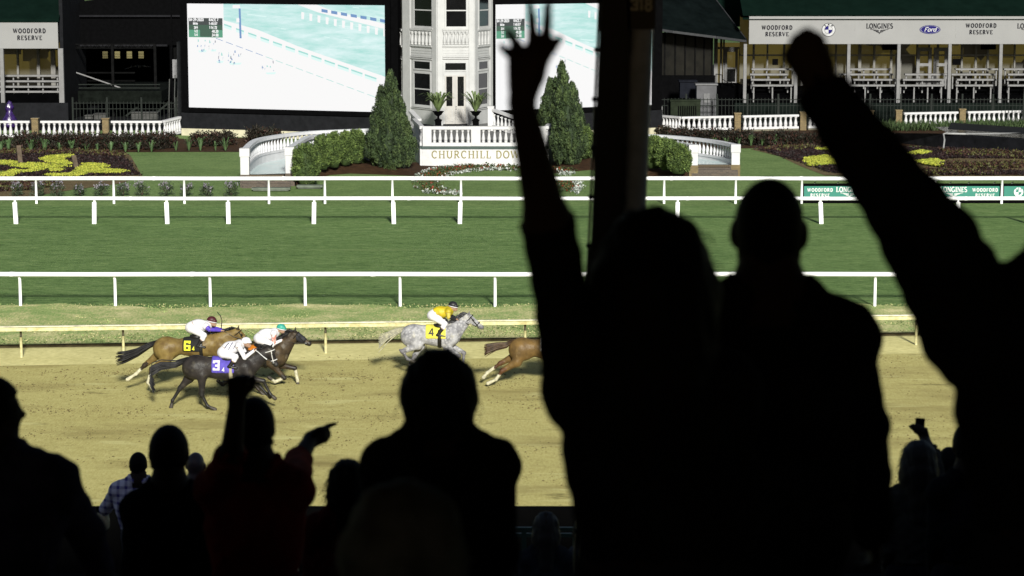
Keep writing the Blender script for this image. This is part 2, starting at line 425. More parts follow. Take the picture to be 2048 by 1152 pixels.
def straight_rail(name, label, Y, vtop, r, posts, post_r, foot_z, gooseneck=False, square=False, extra=()):
    z = at(1024, vtop, Y).z
    root = empty(name, (0, Y, ZT), label, "rail")
    mb = MB(); pts = []
    for i in range(41):
        x = -XW + 2 * XW * i / 40; pts.append((x, Y, z + 0.008 * math.sin(i * 2.1)))
    mb.tube(pts, r, 12); mb.build("top_rail", W_RAIL, root, smooth=True)
    jm = MB().tube([(-0.09, 0, 0), (0.09, 0, 0)], r * 1.10, 12).build("joint_sleeve", W_RAIL, me_only=True, smooth=True)
    for i in range(-4, 5):
        o = link("joint_sleeve", jm, root); o.location = (i * 6.1 + 1.7 + 0.3 * math.sin(Y), Y, z)
    for (u, vb, lean) in posts:
        x = at(u, vb, Y).x
        pb = MB()
        if gooseneck:
            pts = [(x + 0.02, Y + 0.16, foot_z), (x + 0.02, Y + 0.17, z - 0.36), (x + 0.018, Y + 0.16, z - 0.2), (x + 0.005, Y + 0.11, z - 0.09), (x - 0.02, Y + 0.02, z - 0.03)]
            pb.tube(pts, post_r, 10)
        elif square:
            pb.bar((x + lean, Y, foot_z), (x, Y, z - 0.16), post_r * 2, post_r * 2)
            pb.tube([(x, Y, z - 0.17), (x, Y, z - r * 0.6)], post_r * 0.55, 8)
        else:
            pb.tube([(x + lean, Y, foot_z), (x, Y, z - r * 0.6)], post_r, 10)
        pb.build("post", W_RAIL, root, smooth=not square)
Y_TR = gp(600, 613, ZT).y
straight_rail("turf_rail", "white curved-post running rail on the near side of the green turf course", Y_TR, 548.5, 0.078,
              [(38 + 190.2 * i, 612, 0) for i in range(-4, 16)], 0.05, ZT - 0.05, gooseneck=True)
Y_MR = gp(600, 446, ZT).y
straight_rail("hurdle_rail", "white temporary rail with thick square posts on the far side of the turf course", Y_MR, 397, 0.085,
              [(u, 446, random.uniform(-0.03, 0.07)) for u in (-270, -120, 31, 190, 334, 457, 629, 787, 921, 1075, 1215, 1355, 1500, 1640, 1770, 1915, 2055, 2210)], 0.088, ZT - 0.05, square=True)
Y_BR = gp(600, 406, ZT).y
straight_rail("garden_rail", "white slim-post rail in front of the garden lawn", Y_BR, 357, 0.095,
              [(u, 406, 0) for u in (-220, -80, 73, 228, 369, 538, 650, 785, 922, 1060, 1195, 1328, 1471, 1603, 1735, 1869, 2003, 2140)], 0.058, ZT - 0.05)

# ================================================================== lettering: stroke glyphs with serifs
def arc(cx, cy, rx, ry, a0, a1, n=12):
    return [(cx + rx * math.cos(R(a0 + (a1 - a0) * i / n)), cy + ry * math.sin(R(a0 + (a1 - a0) * i / n))) for i in range(n + 1)]
K, T = 1.0, 0.5     # thick and thin strokes
def sf(x, y, w=0.16): return (T, [(x - w, y), (x + w, y)])
GLY = {
 'A': (0.78, [(T, [(0.04, 0), (0.39, 1)]), (K, [(0.39, 1), (0.74, 0)]), (T, [(0.17, 0.36), (0.60, 0.36)]), sf(0.06, 0, .1), sf(0.72, 0, .12)]),
 'B': (0.66, [(K, [(0.14, 0), (0.14, 1)]), (K, [(0.14, 1)] + arc(0.33, 0.76, 0.22, 0.24, 90, -90) + [(0.14, 0.52)]), (K, [(0.14, 0.52)] + arc(0.35, 0.26, 0.26, 0.26, 90, -90) + [(0.14, 0)]), sf(0.12, 0, .1), sf(0.12, 1, .1)]),
 'C': (0.74, [(K, arc(0.40, 0.5, 0.33, 0.5, 48, 312, 16)), (T, [(0.64, 0.98), (0.64, 0.72)])]),
 'D': (0.76, [(K, [(0.15, 0), (0.15, 1)]), (K, [(0.15, 1)] + arc(0.34, 0.5, 0.34, 0.5, 90, -90, 16) + [(0.15, 0)]), sf(0.13, 0, .1), sf(0.13, 1, .1)]),
 'E': (0.62, [(K, [(0.15, 0), (0.15, 1)]), (T, [(0.15, 1), (0.56, 1), (0.57, 0.8)]), (T, [(0.15, 0.53), (0.45, 0.53)]), (T, [(0.15, 0), (0.58, 0), (0.60, 0.22)]), sf(0.12, 0, .08), sf(0.12, 1, .08)]),
 'F': (0.58, [(K, [(0.15, 0), (0.15, 1)]), (T, [(0.15, 1), (0.54, 1), (0.55, 0.8)]), (T, [(0.15, 0.52), (0.43, 0.52)]), sf(0.15, 0), sf(0.12, 1, .08)]),
 'G': (0.80, [(K, arc(0.40, 0.5, 0.33, 0.5, 48, 330, 16)), (K, [(0.68, 0.02), (0.68, 0.42)]), (T, [(0.50, 0.43), (0.78, 0.43)])]),
 'H': (0.82, [(K, [(0.15, 0), (0.15, 1)]), (K, [(0.67, 0), (0.67, 1)]), (T, [(0.15, 0.52), (0.67, 0.52)]), sf(0.15, 0), sf(0.15, 1), sf(0.67, 0), sf(0.67, 1)]),
 'I': (0.36, [(K, [(0.18, 0), (0.18, 1)]), sf(0.18, 0), sf(0.18, 1)]),
 'L': (0.62, [(K, [(0.16, 0), (0.16, 1)]), (T, [(0.16, 0), (0.57, 0), (0.59, 0.26)]), sf(0.14, 0, .1), sf(0.16, 1)]),
 'M': (0.95, [(T, [(0.12, 0), (0.14, 1)]), (K, [(0.14, 1), (0.47, 0.06)]), (T, [(0.47, 0.06), (0.80, 1)]), (K, [(0.80, 1), (0.82, 0)]), sf(0.12, 0, .1), sf(0.82, 0, .12)]),
 'N': (0.82, [(T, [(0.14, 0), (0.14, 1)]), (K, [(0.14, 1), (0.68, 0)]), (T, [(0.68, 0), (0.68, 1)]), sf(0.14, 0, .12), sf(0.10, 1, .1), sf(0.68, 1, .12)]),
 'O': (0.82, [(K, arc(0.41, 0.5, 0.34, 0.5, 0, 360, 20))]),
 'R': (0.74, [(K, [(0.15, 0), (0.15, 1)]), (K, [(0.15, 1)] + arc(0.34, 0.75, 0.22, 0.25, 90, -90) + [(0.15, 0.5)]), (K, [(0.34, 0.5), (0.68, 0)]), sf(0.15, 0), sf(0.12, 1, .1)]),
 'S': (0.60, [(K, arc(0.30, 0.75, 0.20, 0.25, 35, 270, 10) + arc(0.30, 0.25, 0.22, 0.25, 90, -145, 10))]),
 'U': (0.80, [(K, [(0.15, 1), (0.15, 0.34)] + arc(0.41, 0.33, 0.26, 0.33, 180, 360) + [(0.67, 1)]), sf(0.15, 1), sf(0.67, 1)]),
 'V': (0.76, [(K, [(0.05, 1), (0.38, 0)]), (T, [(0.38, 0), (0.71, 1)]), sf(0.06, 1, .11), sf(0.70, 1, .1)]),
 'W': (1.08, [(K, [(0.05, 1), (0.30, 0)]), (T, [(0.30, 0), (0.54, 1)]), (K, [(0.54, 1), (0.78, 0)]), (T, [(0.78, 0), (1.03, 1)]), sf(0.07, 1, .11), sf(0.54, 1, .08), sf(1.01, 1, .1)]),
 '0': (0.62, [(K, arc(0.31, 0.5, 0.22, 0.5, 0, 360, 16))]),
 '1': (0.42, [(K, [(0.05, 0.8), (0.22, 1), (0.22, 0)])]),
 '2': (0.60, [(K, arc(0.30, 0.74, 0.22, 0.26, 170, -30, 8) + [(0.06, 0.02), (0.56, 0.02)])]),
 '3': (0.60, [(K, [(0.06, 0.72), (0.06, 0.90), (0.54, 0.90), (0.54, 0.10), (0.06, 0.10), (0.06, 0.28)]), (K, [(0.20, 0.50), (0.52, 0.50)])]),
 '4': (0.62, [(K, [(0.44, 0), (0.44, 1), (0.05, 0.30), (0.60, 0.30)])]),
 '6': (0.60, [(K, [(0.54, 0.74), (0.54, 0.90), (0.08, 0.90), (0.08, 0.10), (0.54, 0.10), (0.54, 0.50), (0.10, 0.50)])]),
 '7': (0.56, [(K, [(0.04, 0.98), (0.53, 0.98), (0.22, 0)])]),
 '8': (0.60, [(K, arc(0.30, 0.76, 0.20, 0.23, 0, 360, 14)), (K, arc(0.30, 0.27, 0.24, 0.27, 0, 360, 14))]),
 '9': (0.60, [(K, arc(0.30, 0.72, 0.22, 0.28, 0, 360, 14)), (K, [(0.52, 0.72), (0.46, 0.2), (0.22, 0)])]),
 ':': (0.24, [(K, [(0.12, 0.15), (0.12, 0.3)]), (K, [(0.12, 0.62), (0.12, 0.77)])]),
 '.': (0.22, [(K, [(0.11, 0.0), (0.11, 0.14)])]),
 '-': (0.40, [(K, [(0.05, 0.45), (0.35, 0.45)])]),
 '/': (0.45, [(K, [(0.03, -0.05), (0.42, 1.05)])]),
 'i': (0.28, [(K, [(0.14, 0), (0.14, 0.66)]), (K, [(0.14, 0.86), (0.14, 1)])]),
 'l': (0.28, [(K, [(0.14, 0), (0.14, 1)])]),
 'e': (0.56, [(K, [(0.06, 0.36), (0.50, 0.36)] + arc(0.28, 0.34, 0.22, 0.33, 10, 310, 14))]),
 'o': (0.58, [(K, arc(0.29, 0.33, 0.22, 0.33, 0, 360, 14))]),
 'r': (0.40, [(K, [(0.10, 0), (0.10, 0.66)]), (K, [(0.10, 0.42)] + arc(0.28, 0.45, 0.17, 0.2, 160, 40, 6))]),
 'd': (0.60, [(K, arc(0.27, 0.33, 0.21, 0.33, 0, 360, 14)), (K, [(0.50, 0), (0.50, 1.05)])]),
}
def ribbon(pts, w):
    """a mitred strip along a polyline: list of (left, right) pairs"""
    out = []
    n = len(pts); closed = n > 3 and abs(pts[0][0] - pts[-1][0]) + abs(pts[0][1] - pts[-1][1]) < 1e-6
    for i in range(n):
        p = Vector(pts[i])
        if closed and i in (0, n - 1): a, b = Vector(pts[-2]), Vector(pts[1])
        else: a, b = Vector(pts[max(i - 1, 0)]), Vector(pts[min(i + 1, n - 1)])
        d1 = (p - a); d2 = (b - p)
        if d1.length < 1e-9: d1 = d2
        if d2.length < 1e-9: d2 = d1
        d1.normalize(); d2.normalize()
        d = (d1 + d2)
        d = d.normalized() if d.length > 0.2 else d2
        nrm = Vector((-d.y, d.x)); c = max(0.45, nrm.dot(Vector((-d2.y, d2.x))))
        out.append((p + nrm * w / 2 / c, p - nrm * w / 2 / c))
    return out
def text_width(s, track=0.14): return sum(GLY[c][0] + track if c in GLY else 0.45 for c in s) - track
def text_polys(s, weight=0.16, track=0.14, serif=True, slant=0.0, sub=1):
    """list of (stroke number, quad of 2D points); height 1, starting at x=0"""
    x, out, k = 0.0, [], 0
    for c in s:
        if c not in GLY: x += 0.45; continue
        w, strokes = GLY[c]
        for (wt, pts) in strokes:
            if not serif and wt == T and len(pts) == 2 and abs(pts[0][1] - pts[1][1]) < 1e-6 and pts[0][1] in (0, 1): continue
            rb = ribbon(pts, weight * (wt if serif else 1.0)); k += 1
            if sub > 1: rb = [tuple(a[q].lerp(b[q], j / sub) for q in (0, 1)) for a, b in zip(rb, rb[1:]) for j in range(sub)] + [rb[-1]]
            for i in range(len(rb) - 1):
                q = [rb[i][0], rb[i + 1][0], rb[i + 1][1], rb[i][1]]
                out.append((k, [(p[0] + x + slant * p[1], p[1]) for p in q]))
        x += w + track
    return out
def put_text(mb, s, place, h, weight=0.16, track=0.14, serif=True, center=True, slant=0.0, mi=0, off=0.0, squash=1.0):
    """place(a, b, depth) -> world point of a metres along and b metres up the sign's face"""
    wid = text_width(s, track) * h * squash; x0 = -wid / 2 if center else 0.0
    for k, q in text_polys(s, weight, track, serif, slant):
        vs = [place(x0 + p[0] * h * squash, p[1] * h, off + 0.0012 * (k % 9)) for p in q]
        mb.add(vs, [(3, 2, 1, 0)], mi)
    return mb
def face_place(u, v, Y, gap=0.02):
    c = at(u, v, Y)
    return lambda a, b, dd=0.0: (c.x + a, Y - gap - dd, c.z + b)
def disc(mb, place, cx, cy, r0, r1, a0=0, a1=360, n=28, mi=0, off=0.0, ry=1.0):
    for i in range(n):
        b0, b1 = R(a0 + (a1 - a0) * i / n), R(a0 + (a1 - a0) * (i + 1) / n)
        P = lambda r, a: place(cx + r * math.cos(a), cy + r * ry * math.sin(a), off)
        if r0 <= 0: mb.add([P(0, b0), P(r1, b0), P(r1, b1)], [(2, 1, 0)], mi)
        else: mb.add([P(r0, b0), P(r1, b0), P(r1, b1), P(r0, b1)], [(3, 2, 1, 0)], mi)
def word_woodford(mb, place, h, mi=0):
    put_text(mb, "WOODFORD", lambda a, b, d=0: place(a, b + h * 0.30, d), h * 0.72, 0.25, 0.24, mi=mi)
    put_text(mb, "RESERVE", lambda a, b, d=0: place(a, b - h * 0.95, d), h * 0.72, 0.25, 0.24, mi=mi)
def word_longines(mb, place, h, mi=0):
    put_text(mb, "LONGINES", lambda a, b, d=0: place(a, b + h * 0.05, d), h * 0.92, 0.21, 0.06, mi=mi)
    for s in (-1, 1):
        for k, (l, y) in enumerate(((1.9, -0.22), (1.25, -0.44), (0.75, -0.66))):
            q = [(0.12 * s * h, y * h - 0.10 * h), (l * s * h, y * h + 0.10 * h), (l * s * h * 0.95, y * h), (0.12 * s * h, y * h - 0.24 * h)]
            mb.add([place(a, b, 0.001 * k) for a, b in q], [(0, 1, 2, 3) if s < 0 else (3, 2, 1, 0)], mi)
    mb.add([place(-0.2 * h, -0.75 * h, 0.004), place(0.2 * h, -0.75 * h, 0.004), place(0, -1.15 * h, 0.004)], [(2, 1, 0)], mi)
def roundel(mb, place, r, ink, blue, pale):
    disc(mb, place, 0, 0, 0, r * 0.96, mi=pale, off=0.0)
    disc(mb, place, 0, 0, r * 0.93, r, mi=ink, off=0.003)
    disc(mb, place, 0, 0, r * 0.56, r * 0.60, mi=ink, off=0.003)
    disc(mb, place, 0, 0, 0, r * 0.55, 90, 180, 8, blue, off=0.003)
    disc(mb, place, 0, 0, 0, r * 0.55, 270, 360, 8, blue, off=0.003)
    for c, a in (("B", 40), ("M", 0), ("W", -40)):
        ca, sa = math.cos(R(a)), math.sin(R(a)); rr = r * 0.66
        def pl(x, y, d=0.0): 
            X, Y2 = x, y + rr
            return place(X * ca - Y2 * sa, X * sa + Y2 * ca, d)
        put_text(mb, c, pl, r * 0.24, 0.26, mi=ink, off=0.004, serif=False)
def oval_script(mb, place, rx, blue, pale):
    disc(mb, place, 0, 0, 0, rx, mi=blue, ry=0.42)
    disc(mb, place, 0, 0, rx * 0.88, rx * 0.91, mi=pale, off=0.003, ry=0.40)
    put_text(mb, "Ford", lambda a, b, d=0: place(a, b - rx * 0.19, d), rx * 0.40, 0.16, 0.05, serif=False, slant=0.25, mi=pale, off=0.004, squash=1.25)

# ================================================================== foliage
def leaf_cloud(centres, dirs, size, spread, per, aspect=2.2, up=0.0, lump=False):
    """diamond leaves scattered about clump centres; returns verts, faces, clump id"""
    centres = np.asarray(centres); n = len(centres)
    c = np.repeat(centres, per, 0) + rng.normal(0, 1, (n * per, 3)) * np.asarray(spread)
    d = np.repeat(np.asarray(dirs), per, 0) + rng.normal(0, 0.55, (n * per, 3)); d[:, 2] += up
    d /= np.linalg.norm(d, axis=1)[:, None] + 1e-9
    r = rng.normal(0, 1, (n * per, 3))
    if lump:                                              # leaves clothe the outside of each clump
        o = rng.normal(0, 1, (n * per, 3)); o /= np.linalg.norm(o, axis=1)[:, None]
        c = np.repeat(centres, per, 0) + o * np.asarray(spread) * rng.uniform(1.1, 1.7, (n * per, 1)); r = o + 0.35 * r
    s = np.cross(d, r); s /= np.linalg.norm(s, axis=1)[:, None] + 1e-9
    L = size * rng.uniform(0.6, 1.35, (n * per, 1)); W = L / aspect
    V = np.stack([c - d * L * 0.5, c + s * W * 0.5, c + d * L * 0.5, c - s * W * 0.5], 1)
    Fc = np.arange(n * per * 4).reshape(-1, 4)
    return V.reshape(-1, 3), Fc, np.repeat(np.arange(n), per)
def pick_mats(cid, nm, w=None):
    k = cid.max() + 1
    base = rng.choice(nm, k, p=w)
    mi = base[cid]
    flip = rng.random(len(cid)) < 0.12
    mi[flip] = rng.integers(0, nm, flip.sum())
    return mi
BARK = mat("bark", (0.06, 0.042, 0.028), 0.9, 0.25, 9, 0.6, 20)
EVG = [mat("evergreen_dark", (0.016, 0.029, 0.010), 0.8, 0.25, 3), mat("evergreen_mid", (0.038, 0.062, 0.020), 0.8, 0.2, 3), mat("evergreen_light", (0.064, 0.094, 0.030), 0.8, 0.2, 3)]
BOX = [mat("boxwood_dark", (0.034, 0.058, 0.013), 0.8, 0.25, 3), mat("boxwood_mid", (0.072, 0.112, 0.026), 0.8, 0.2, 3), mat("boxwood_light", (0.120, 0.170, 0.040), 0.8, 0.2, 3)]
def core(prof, c, m, name, parent, n=14, jit=0.12):
    mb = MB(); mb.lathe(c, prof, n); 
    mb.v = [(x + random.uniform(-jit, jit), y + random.uniform(-jit, jit), z + random.uniform(-jit, jit) * 0.5) for x, y, z in mb.v]
    return mb.build(name, m, parent, smooth=True)
def conical_tree(base, h, r, label, spires, dense=1.0):
    root = empty("conical_evergreen", base, label, "tree", "conical evergreens beside the terrace")
    tb = MB(); tb.tube([base, base + Vector((0.02, 0, h * 0.35)), base + Vector((0, 0.03, h * 0.8))], [0.13, 0.09, 0.03], 8); tb.build("trunk", BARK, root, smooth=True)
    C, D = [], []
    prof = lambda t: r * (0.50 + 0.50 * (t / 0.26) ** 0.6 if t < 0.26 else ((1 - t) / 0.74) ** 0.80)
    for (ox, oy, hs, rs) in spires:
        k = int(230 * dense * hs * rs)
        for i in range(k):
            t = random.random() ** 1.25; a = random.random() * 6.283
            rr = prof(t) * rs * random.uniform(0.80, 1.07) * (1 + 0.10 * math.sin(a * 5 + t * 9))
            C.append((base.x + ox + rr * math.cos(a), base.y + oy + rr * math.sin(a), base.z + 0.12 + t * h * hs)); D.append((math.cos(a) * 0.45, math.sin(a) * 0.45, 1.0))
        for i in range(10):
            C.append((base.x + ox + random.gauss(0, .05), base.y + oy, base.z + h * hs * random.uniform(0.93, 1.03))); D.append((0, 0, 1))
    V, Fc, cid = leaf_cloud(C, D, 0.125, (0.080, 0.080, 0.19), 76, 2.2, lump=True)
    o = link("crown", np_mesh("crown", V, Fc, EVG, pick_mats(cid, 3, [0.40, 0.38, 0.22])), root)
    for (ox, oy, hs, rs) in spires:
        core([(prof(t) * rs * 0.74, t * h * hs * 0.93) for t in (0.02, 0.1, 0.25, 0.4, 0.55, 0.7, 0.85, 0.99)], base + Vector((ox, oy, 0.12)), EVG[0], "dark_core", root)  # solid dark filler standing for the shade between leaf clumps
    return root
def gt(u, v, top_v, z=ZT):
    b = gp(u, v, z); return b, at(u, top_v, b.y).z - z
b, h = gt(781, 327, 154, 0.5)
conical_tree(b, h, 1.34, "tall conical evergreen left of the white terrace", [(0.04, 0, 1, 0.82), (-0.48, 0.1, 0.83, 0.60), (0.50, -0.1, 0.72, 0.60), (-0.12, -0.50, 0.66, 0.66), (0.72, 0.1, 0.50, 0.48), (-0.74, -0.1, 0.56, 0.48), (0.22, -0.55, 0.56, 0.55)], 1.25)
b, h = gt(1122, 309, 133, 0.5)
conical_tree(b, h, 1.45, "tallest conical evergreen standing in front of the narrower screen", [(0.02, 0, 1, 0.80), (-0.60, 0.2, 0.80, 0.62), (0.62, 0.15, 0.76, 0.62), (-0.95, 0.1, 0.55, 0.46), (0.92, 0.0, 0.52, 0.46), (-0.25, -0.4, 0.62, 0.6)], 1.2)
b, h = gt(1134, 323, 185, 0.45)
conical_tree(b, h, 0.98, "shorter brighter conical evergreen in front of the tallest one", [(0, 0, 1, 1), (0.3, 0, 0.8, 0.7)], 1.0)

def round_shrub(base, h, r, label, k=0):
    root = empty("clipped_shrub", base, label, "shrub", "clipped round shrubs by the curved balustrades")
    C, D = [], []
    for i in range(330):
        a = random.random() * 6.283; t = random.random()
        phi = math.acos(1 - 1.75 * t)
        bump = 1 + 0.07 * math.sin(4 * a + k) + 0.05 * math.sin(7 * a + 5 * phi + k)
        rr = r * bump * random.uniform(0.90, 1.02)
        x, y, z = rr * math.sin(phi) ** 0.8 * math.cos(a), rr * math.sin(phi) ** 0.8 * math.sin(a), h * 0.52 + h * 0.49 * math.cos(phi) * bump
        C.append((base.x + x, base.y + y, base.z + max(0.05, z))); D.append((x / r, y / r, math.cos(phi) + 0.25))
    V, Fc, cid = leaf_cloud(C, D, 0.085, 0.085, 30, 1.8, lump=True)
    link("foliage", np_mesh("foliage", V, Fc, BOX, pick_mats(cid, 3, [0.30, 0.45, 0.25])), root)
    core([(r * 0.55, 0.0), (r * 0.85, h * 0.2), (r * 0.9, h * 0.5), (r * 0.7, h * 0.8), (r * 0.3, h * 0.93)], base, BOX[0], "dark_core", root, jit=0.05)  # dark filler closes the shrub and stands for its inner shade
for i, (u, vb, vt, ru, what) in enumerate([(613, 372, 291, 25, "largest clipped shrub against the left brick pier"), (645, 338, 273, 15, "second clipped shrub from the left brick pier"),
        (668, 334, 268, 15, "third clipped shrub from the left brick pier"), (691, 330, 267, 15, "fourth clipped shrub from the left brick pier"), (714, 326, 262, 16, "dark clipped shrub touching the left conical evergreen"),
        (1168, 316, 258, 20, "small clipped shrub between the conical evergreens and the steel column"),
        (1306, 336, 276, 22, "clipped shrub half hidden by the steel column"), (1334, 340, 281, 22, "middle clipped shrub beside the right curved balustrade"), (1358, 347, 291, 21, "bright clipped shrub against the right brick pier")]):
    b, h = gt(u, vb, vt, ZT if u < 630 else 0.5); round_shrub(b, h, ru / 4770 * b.y * 1.0, what, i)

# ------------------------------------------------------------------ beds
def poly_px(pts, z): return [tuple(gp(u, v, z)[:2]) for u, v in pts]
sheet("shrub_border", poly_px([(-120, 305), (-120, 268), (240, 268), (385, 278), (560, 272), (560, 303), (380, 303)], ZT), ZT - 0.022, MULCH)
sheet("right_shrub_border", poly_px([(1240, 300), (1240, 258), (1500, 262), (2200, 245), (2200, 288), (1700, 292), (1480, 296)], ZT), ZT - 0.022, MULCH)
def mound(name, front, back, zb):
    f = [gp(u, v, ZT - 0.028) for u, v in front]; k = [Vector((at(q[0], 300, q[1]).x, q[1], q[2] if len(q) > 2 else zb)) for q in back]; mid = [a.lerp(b, 0.35) + Vector((0, 0, 0.28 * (b.z - ZT))) for a, b in zip(f, k)]
    mb = MB(); n = len(f); mb.add(f + mid + k, [(i, i + 1, n + i + 1, n + i) for i in range(n - 1)] + [(n + i, n + i + 1, 2 * n + i + 1, 2 * n + i) for i in range(n - 1)])
    return mb.build(name, MULCH, kind="structure", smooth=True)
mound("terrace_bed", [(592, 376), (632, 358), (660, 350), (700, 347), (760, 349), (830, 352), (870, 341), (960, 334)], [(594, 121.5), (625, 127.5), (650, 128.2), (700, 129), (760, 131.5), (843, 132.4, 0.16), (880, 132.6, 0.13), (960, 132.7, 0.13)], 0.55)
mound("right_terrace_bed", [(1040, 336), (1100, 347), (1180, 340), (1260, 346), (1330, 357), (1376, 357)], [(1040, 132.7, 0.13), (1095, 132.4, 0.16), (1180, 132), (1260, 128.5), (1330, 126), (1374, 124.9)], 0.5)
sheet("clock_bed_edging", poly_px([(-120, 392), (-120, 303), (250, 303), (262, 312), (285, 352), (240, 366), (150, 378), (60, 392)], ZT), ZT - 0.020, SOIL)
sheet("right_bed_edging", poly_px([(1500, 297), (1640, 290), (2200, 297), (2200, 352), (1760, 352), (1650, 350), (1600, 331), (1560, 312)], ZT), ZT - 0.020, SOIL)
def in_poly(px, py, poly):
    inside = np.zeros(len(px), bool); n = len(poly)
    for i in range(n):
        (x0, y0), (x1, y1) = poly[i], poly[(i + 1) % n]
        c = ((y0 > py) != (y1 > py)) & (px < (x1 - x0) * (py - y0) / (y1 - y0 + 1e-12) + x0)
        inside ^= c
    return inside
def bed(name, label, polys_px, mats, dens, size, height, cat, up=0.6, aspect=1.6, z=ZT, w=None):
    """low planting filling outlines on the ground, one mass nobody could count"""
    C = []
    for pp in polys_px:
        poly = poly_px(pp, z); xs, ys = [p[0] for p in poly], [p[1] for p in poly]
        area = (max(xs) - min(xs)) * (max(ys) - min(ys)); n = int(area * dens)
        x, y = rng.uniform(min(xs), max(xs), n), rng.uniform(min(ys), max(ys), n)
        k = in_poly(x, y, poly); x, y = x[k], y[k]
        C.append(np.stack([x, y, np.full(len(x), z + height * 0.5) + rng.uniform(-0.4, 0.5, len(x)) * height], 1))
    C = np.concatenate(C)
    V, Fc, cid = leaf_cloud(C, np.tile([(0, -0.2, up)], (len(C), 1)), size, (size * 0.8, size * 0.8, height * 0.3), 5, aspect)
    o = link(name, np_mesh(name, V, Fc, mats, pick_mats(cid, len(mats), w)))
    tag(o, label, cat, kind="stuff")
MAROON = [mat("maroon_leaf", (0.020, 0.006, 0.006), 0.7, 0.3, 4), mat("maroon_dark", (0.008, 0.0035, 0.0035), 0.7, 0.3, 4)]
RUST = [mat("rust_leaf", (0.050, 0.022, 0.011), 0.8, 0.3, 4), mat("olive_leaf", (0.075, 0.075, 0.020), 0.7, 0.3, 4), MAROON[0]]
YEL = [mat("lime_flower", (0.30, 0.335, 0.036), 0.8, 0.15, 5), mat("yellow_flower", (0.37, 0.37, 0.05), 0.8, 0.15, 5), mat("lime_leaf", (0.14, 0.18, 0.028), 0.8, 0.2, 5)]
bed("maroon_planting", "dark maroon ground cover of the left flower bed", [[(-100, 352), (-100, 309), (240, 309), (252, 318), (275, 350), (120, 352)], [(-100, 372), (-100, 356), (150, 356), (40, 368)]], MAROON, 40, 0.15, 0.07, "ground cover", up=0.3)
bed("rust_planting", "rust red and olive edging plants of the left flower bed", [[(-100, 311), (-100, 302), (150, 302), (250, 309), (244, 316), (120, 308)], [(-100, 384), (-100, 362), (120, 362), (110, 374), (40, 382)]], RUST, 38, 0.14, 0.16, "ground cover")
X = lambda pts: [(x / 6.4, 230 + y / 6.4) for x, y in pts]
bed("yellow_pattern", "bright yellow-green flowers laid out as a pattern in the left maroon bed",
    [X([(520, 565), (640, 525), (880, 510), (945, 522), (800, 560), (840, 600), (960, 630), (800, 640), (600, 600)]),
     X([(-300, 640), (-200, 600), (30, 590), (225, 600), (210, 625), (60, 640)]),
     X([(130, 660), (240, 630), (400, 615), (640, 635), (890, 665), (640, 680), (540, 695), (360, 680)]),
     X([(-300, 790), (-200, 745), (60, 735), (180, 700), (330, 715), (420, 690), (590, 705), (420, 722), (250, 735), (120, 785)]),
     X([(620, 700), (700, 685), (810, 690), (800, 712), (690, 725)]),
     X([(560, 765), (720, 755), (920, 750), (1010, 680), (1110, 640), (1050, 630), (1180, 622), (1340, 635), (1380, 660), (1240, 690), (1480, 700), (1650, 720), (1480, 745), (1130, 735), (1050, 770), (900, 782), (700, 785)])],
    YEL, 190, 0.10, 0.05, "flowers", z=ZT + 0.07, w=[0.45, 0.4, 0.15])
bed("maroon_planting", "dark maroon ground cover of the right flower bed", [[(1520, 299), (1640, 296), (1690, 330), (1760, 345), (1660, 345), (1605, 325)], [(1640, 292), (1900, 296), (2150, 310), (2150, 318), (1900, 316), (1800, 330), (1700, 310)], [(1850, 340), (2150, 344), (2150, 350), (1800, 350)]], MAROON, 40, 0.15, 0.07, "ground cover", up=0.3)
bed("rust_planting", "rust and olive edging plants of the right flower bed", [[(1510, 298), (1630, 291), (1640, 297), (1560, 304)], [(1880, 302), (2150, 308), (2150, 322), (1900, 312)], [(1880, 328), (2100, 326), (2020, 338), (1880, 336)], [(1850, 342), (2000, 344), (1990, 350), (1840, 350)]], RUST, 38, 0.14, 0.16, "ground cover")
bed("yellow_pattern", "bright yellow-green flowers laid out as a pattern in the right maroon bed",
    [[(1610, 316), (1655, 311), (1660, 318), (1690, 322), (1680, 329), (1620, 331), (1612, 322)], [(1632, 297), (1670, 296), (1672, 299), (1640, 300)],
     [(1820, 305), (1845, 301), (1862, 304), (1840, 309), (1815, 308)], [(1835, 322), (1870, 318), (1892, 326), (1880, 332), (1850, 328)]], YEL, 190, 0.10, 0.05, "flowers", z=ZT + 0.07, w=[0.45, 0.4, 0.15])
bed("grass_fringe", "long green grass along the foot of the right balustrade", [[(1770, 252), (2150, 248), (2150, 256), (1770, 262)]], [mat("fringe_green", (0.03, 0.055, 0.015), 0.8, 0.3, 3), EVG[1]], 30, 0.38, 0.3, "grass", aspect=6, up=2.5)
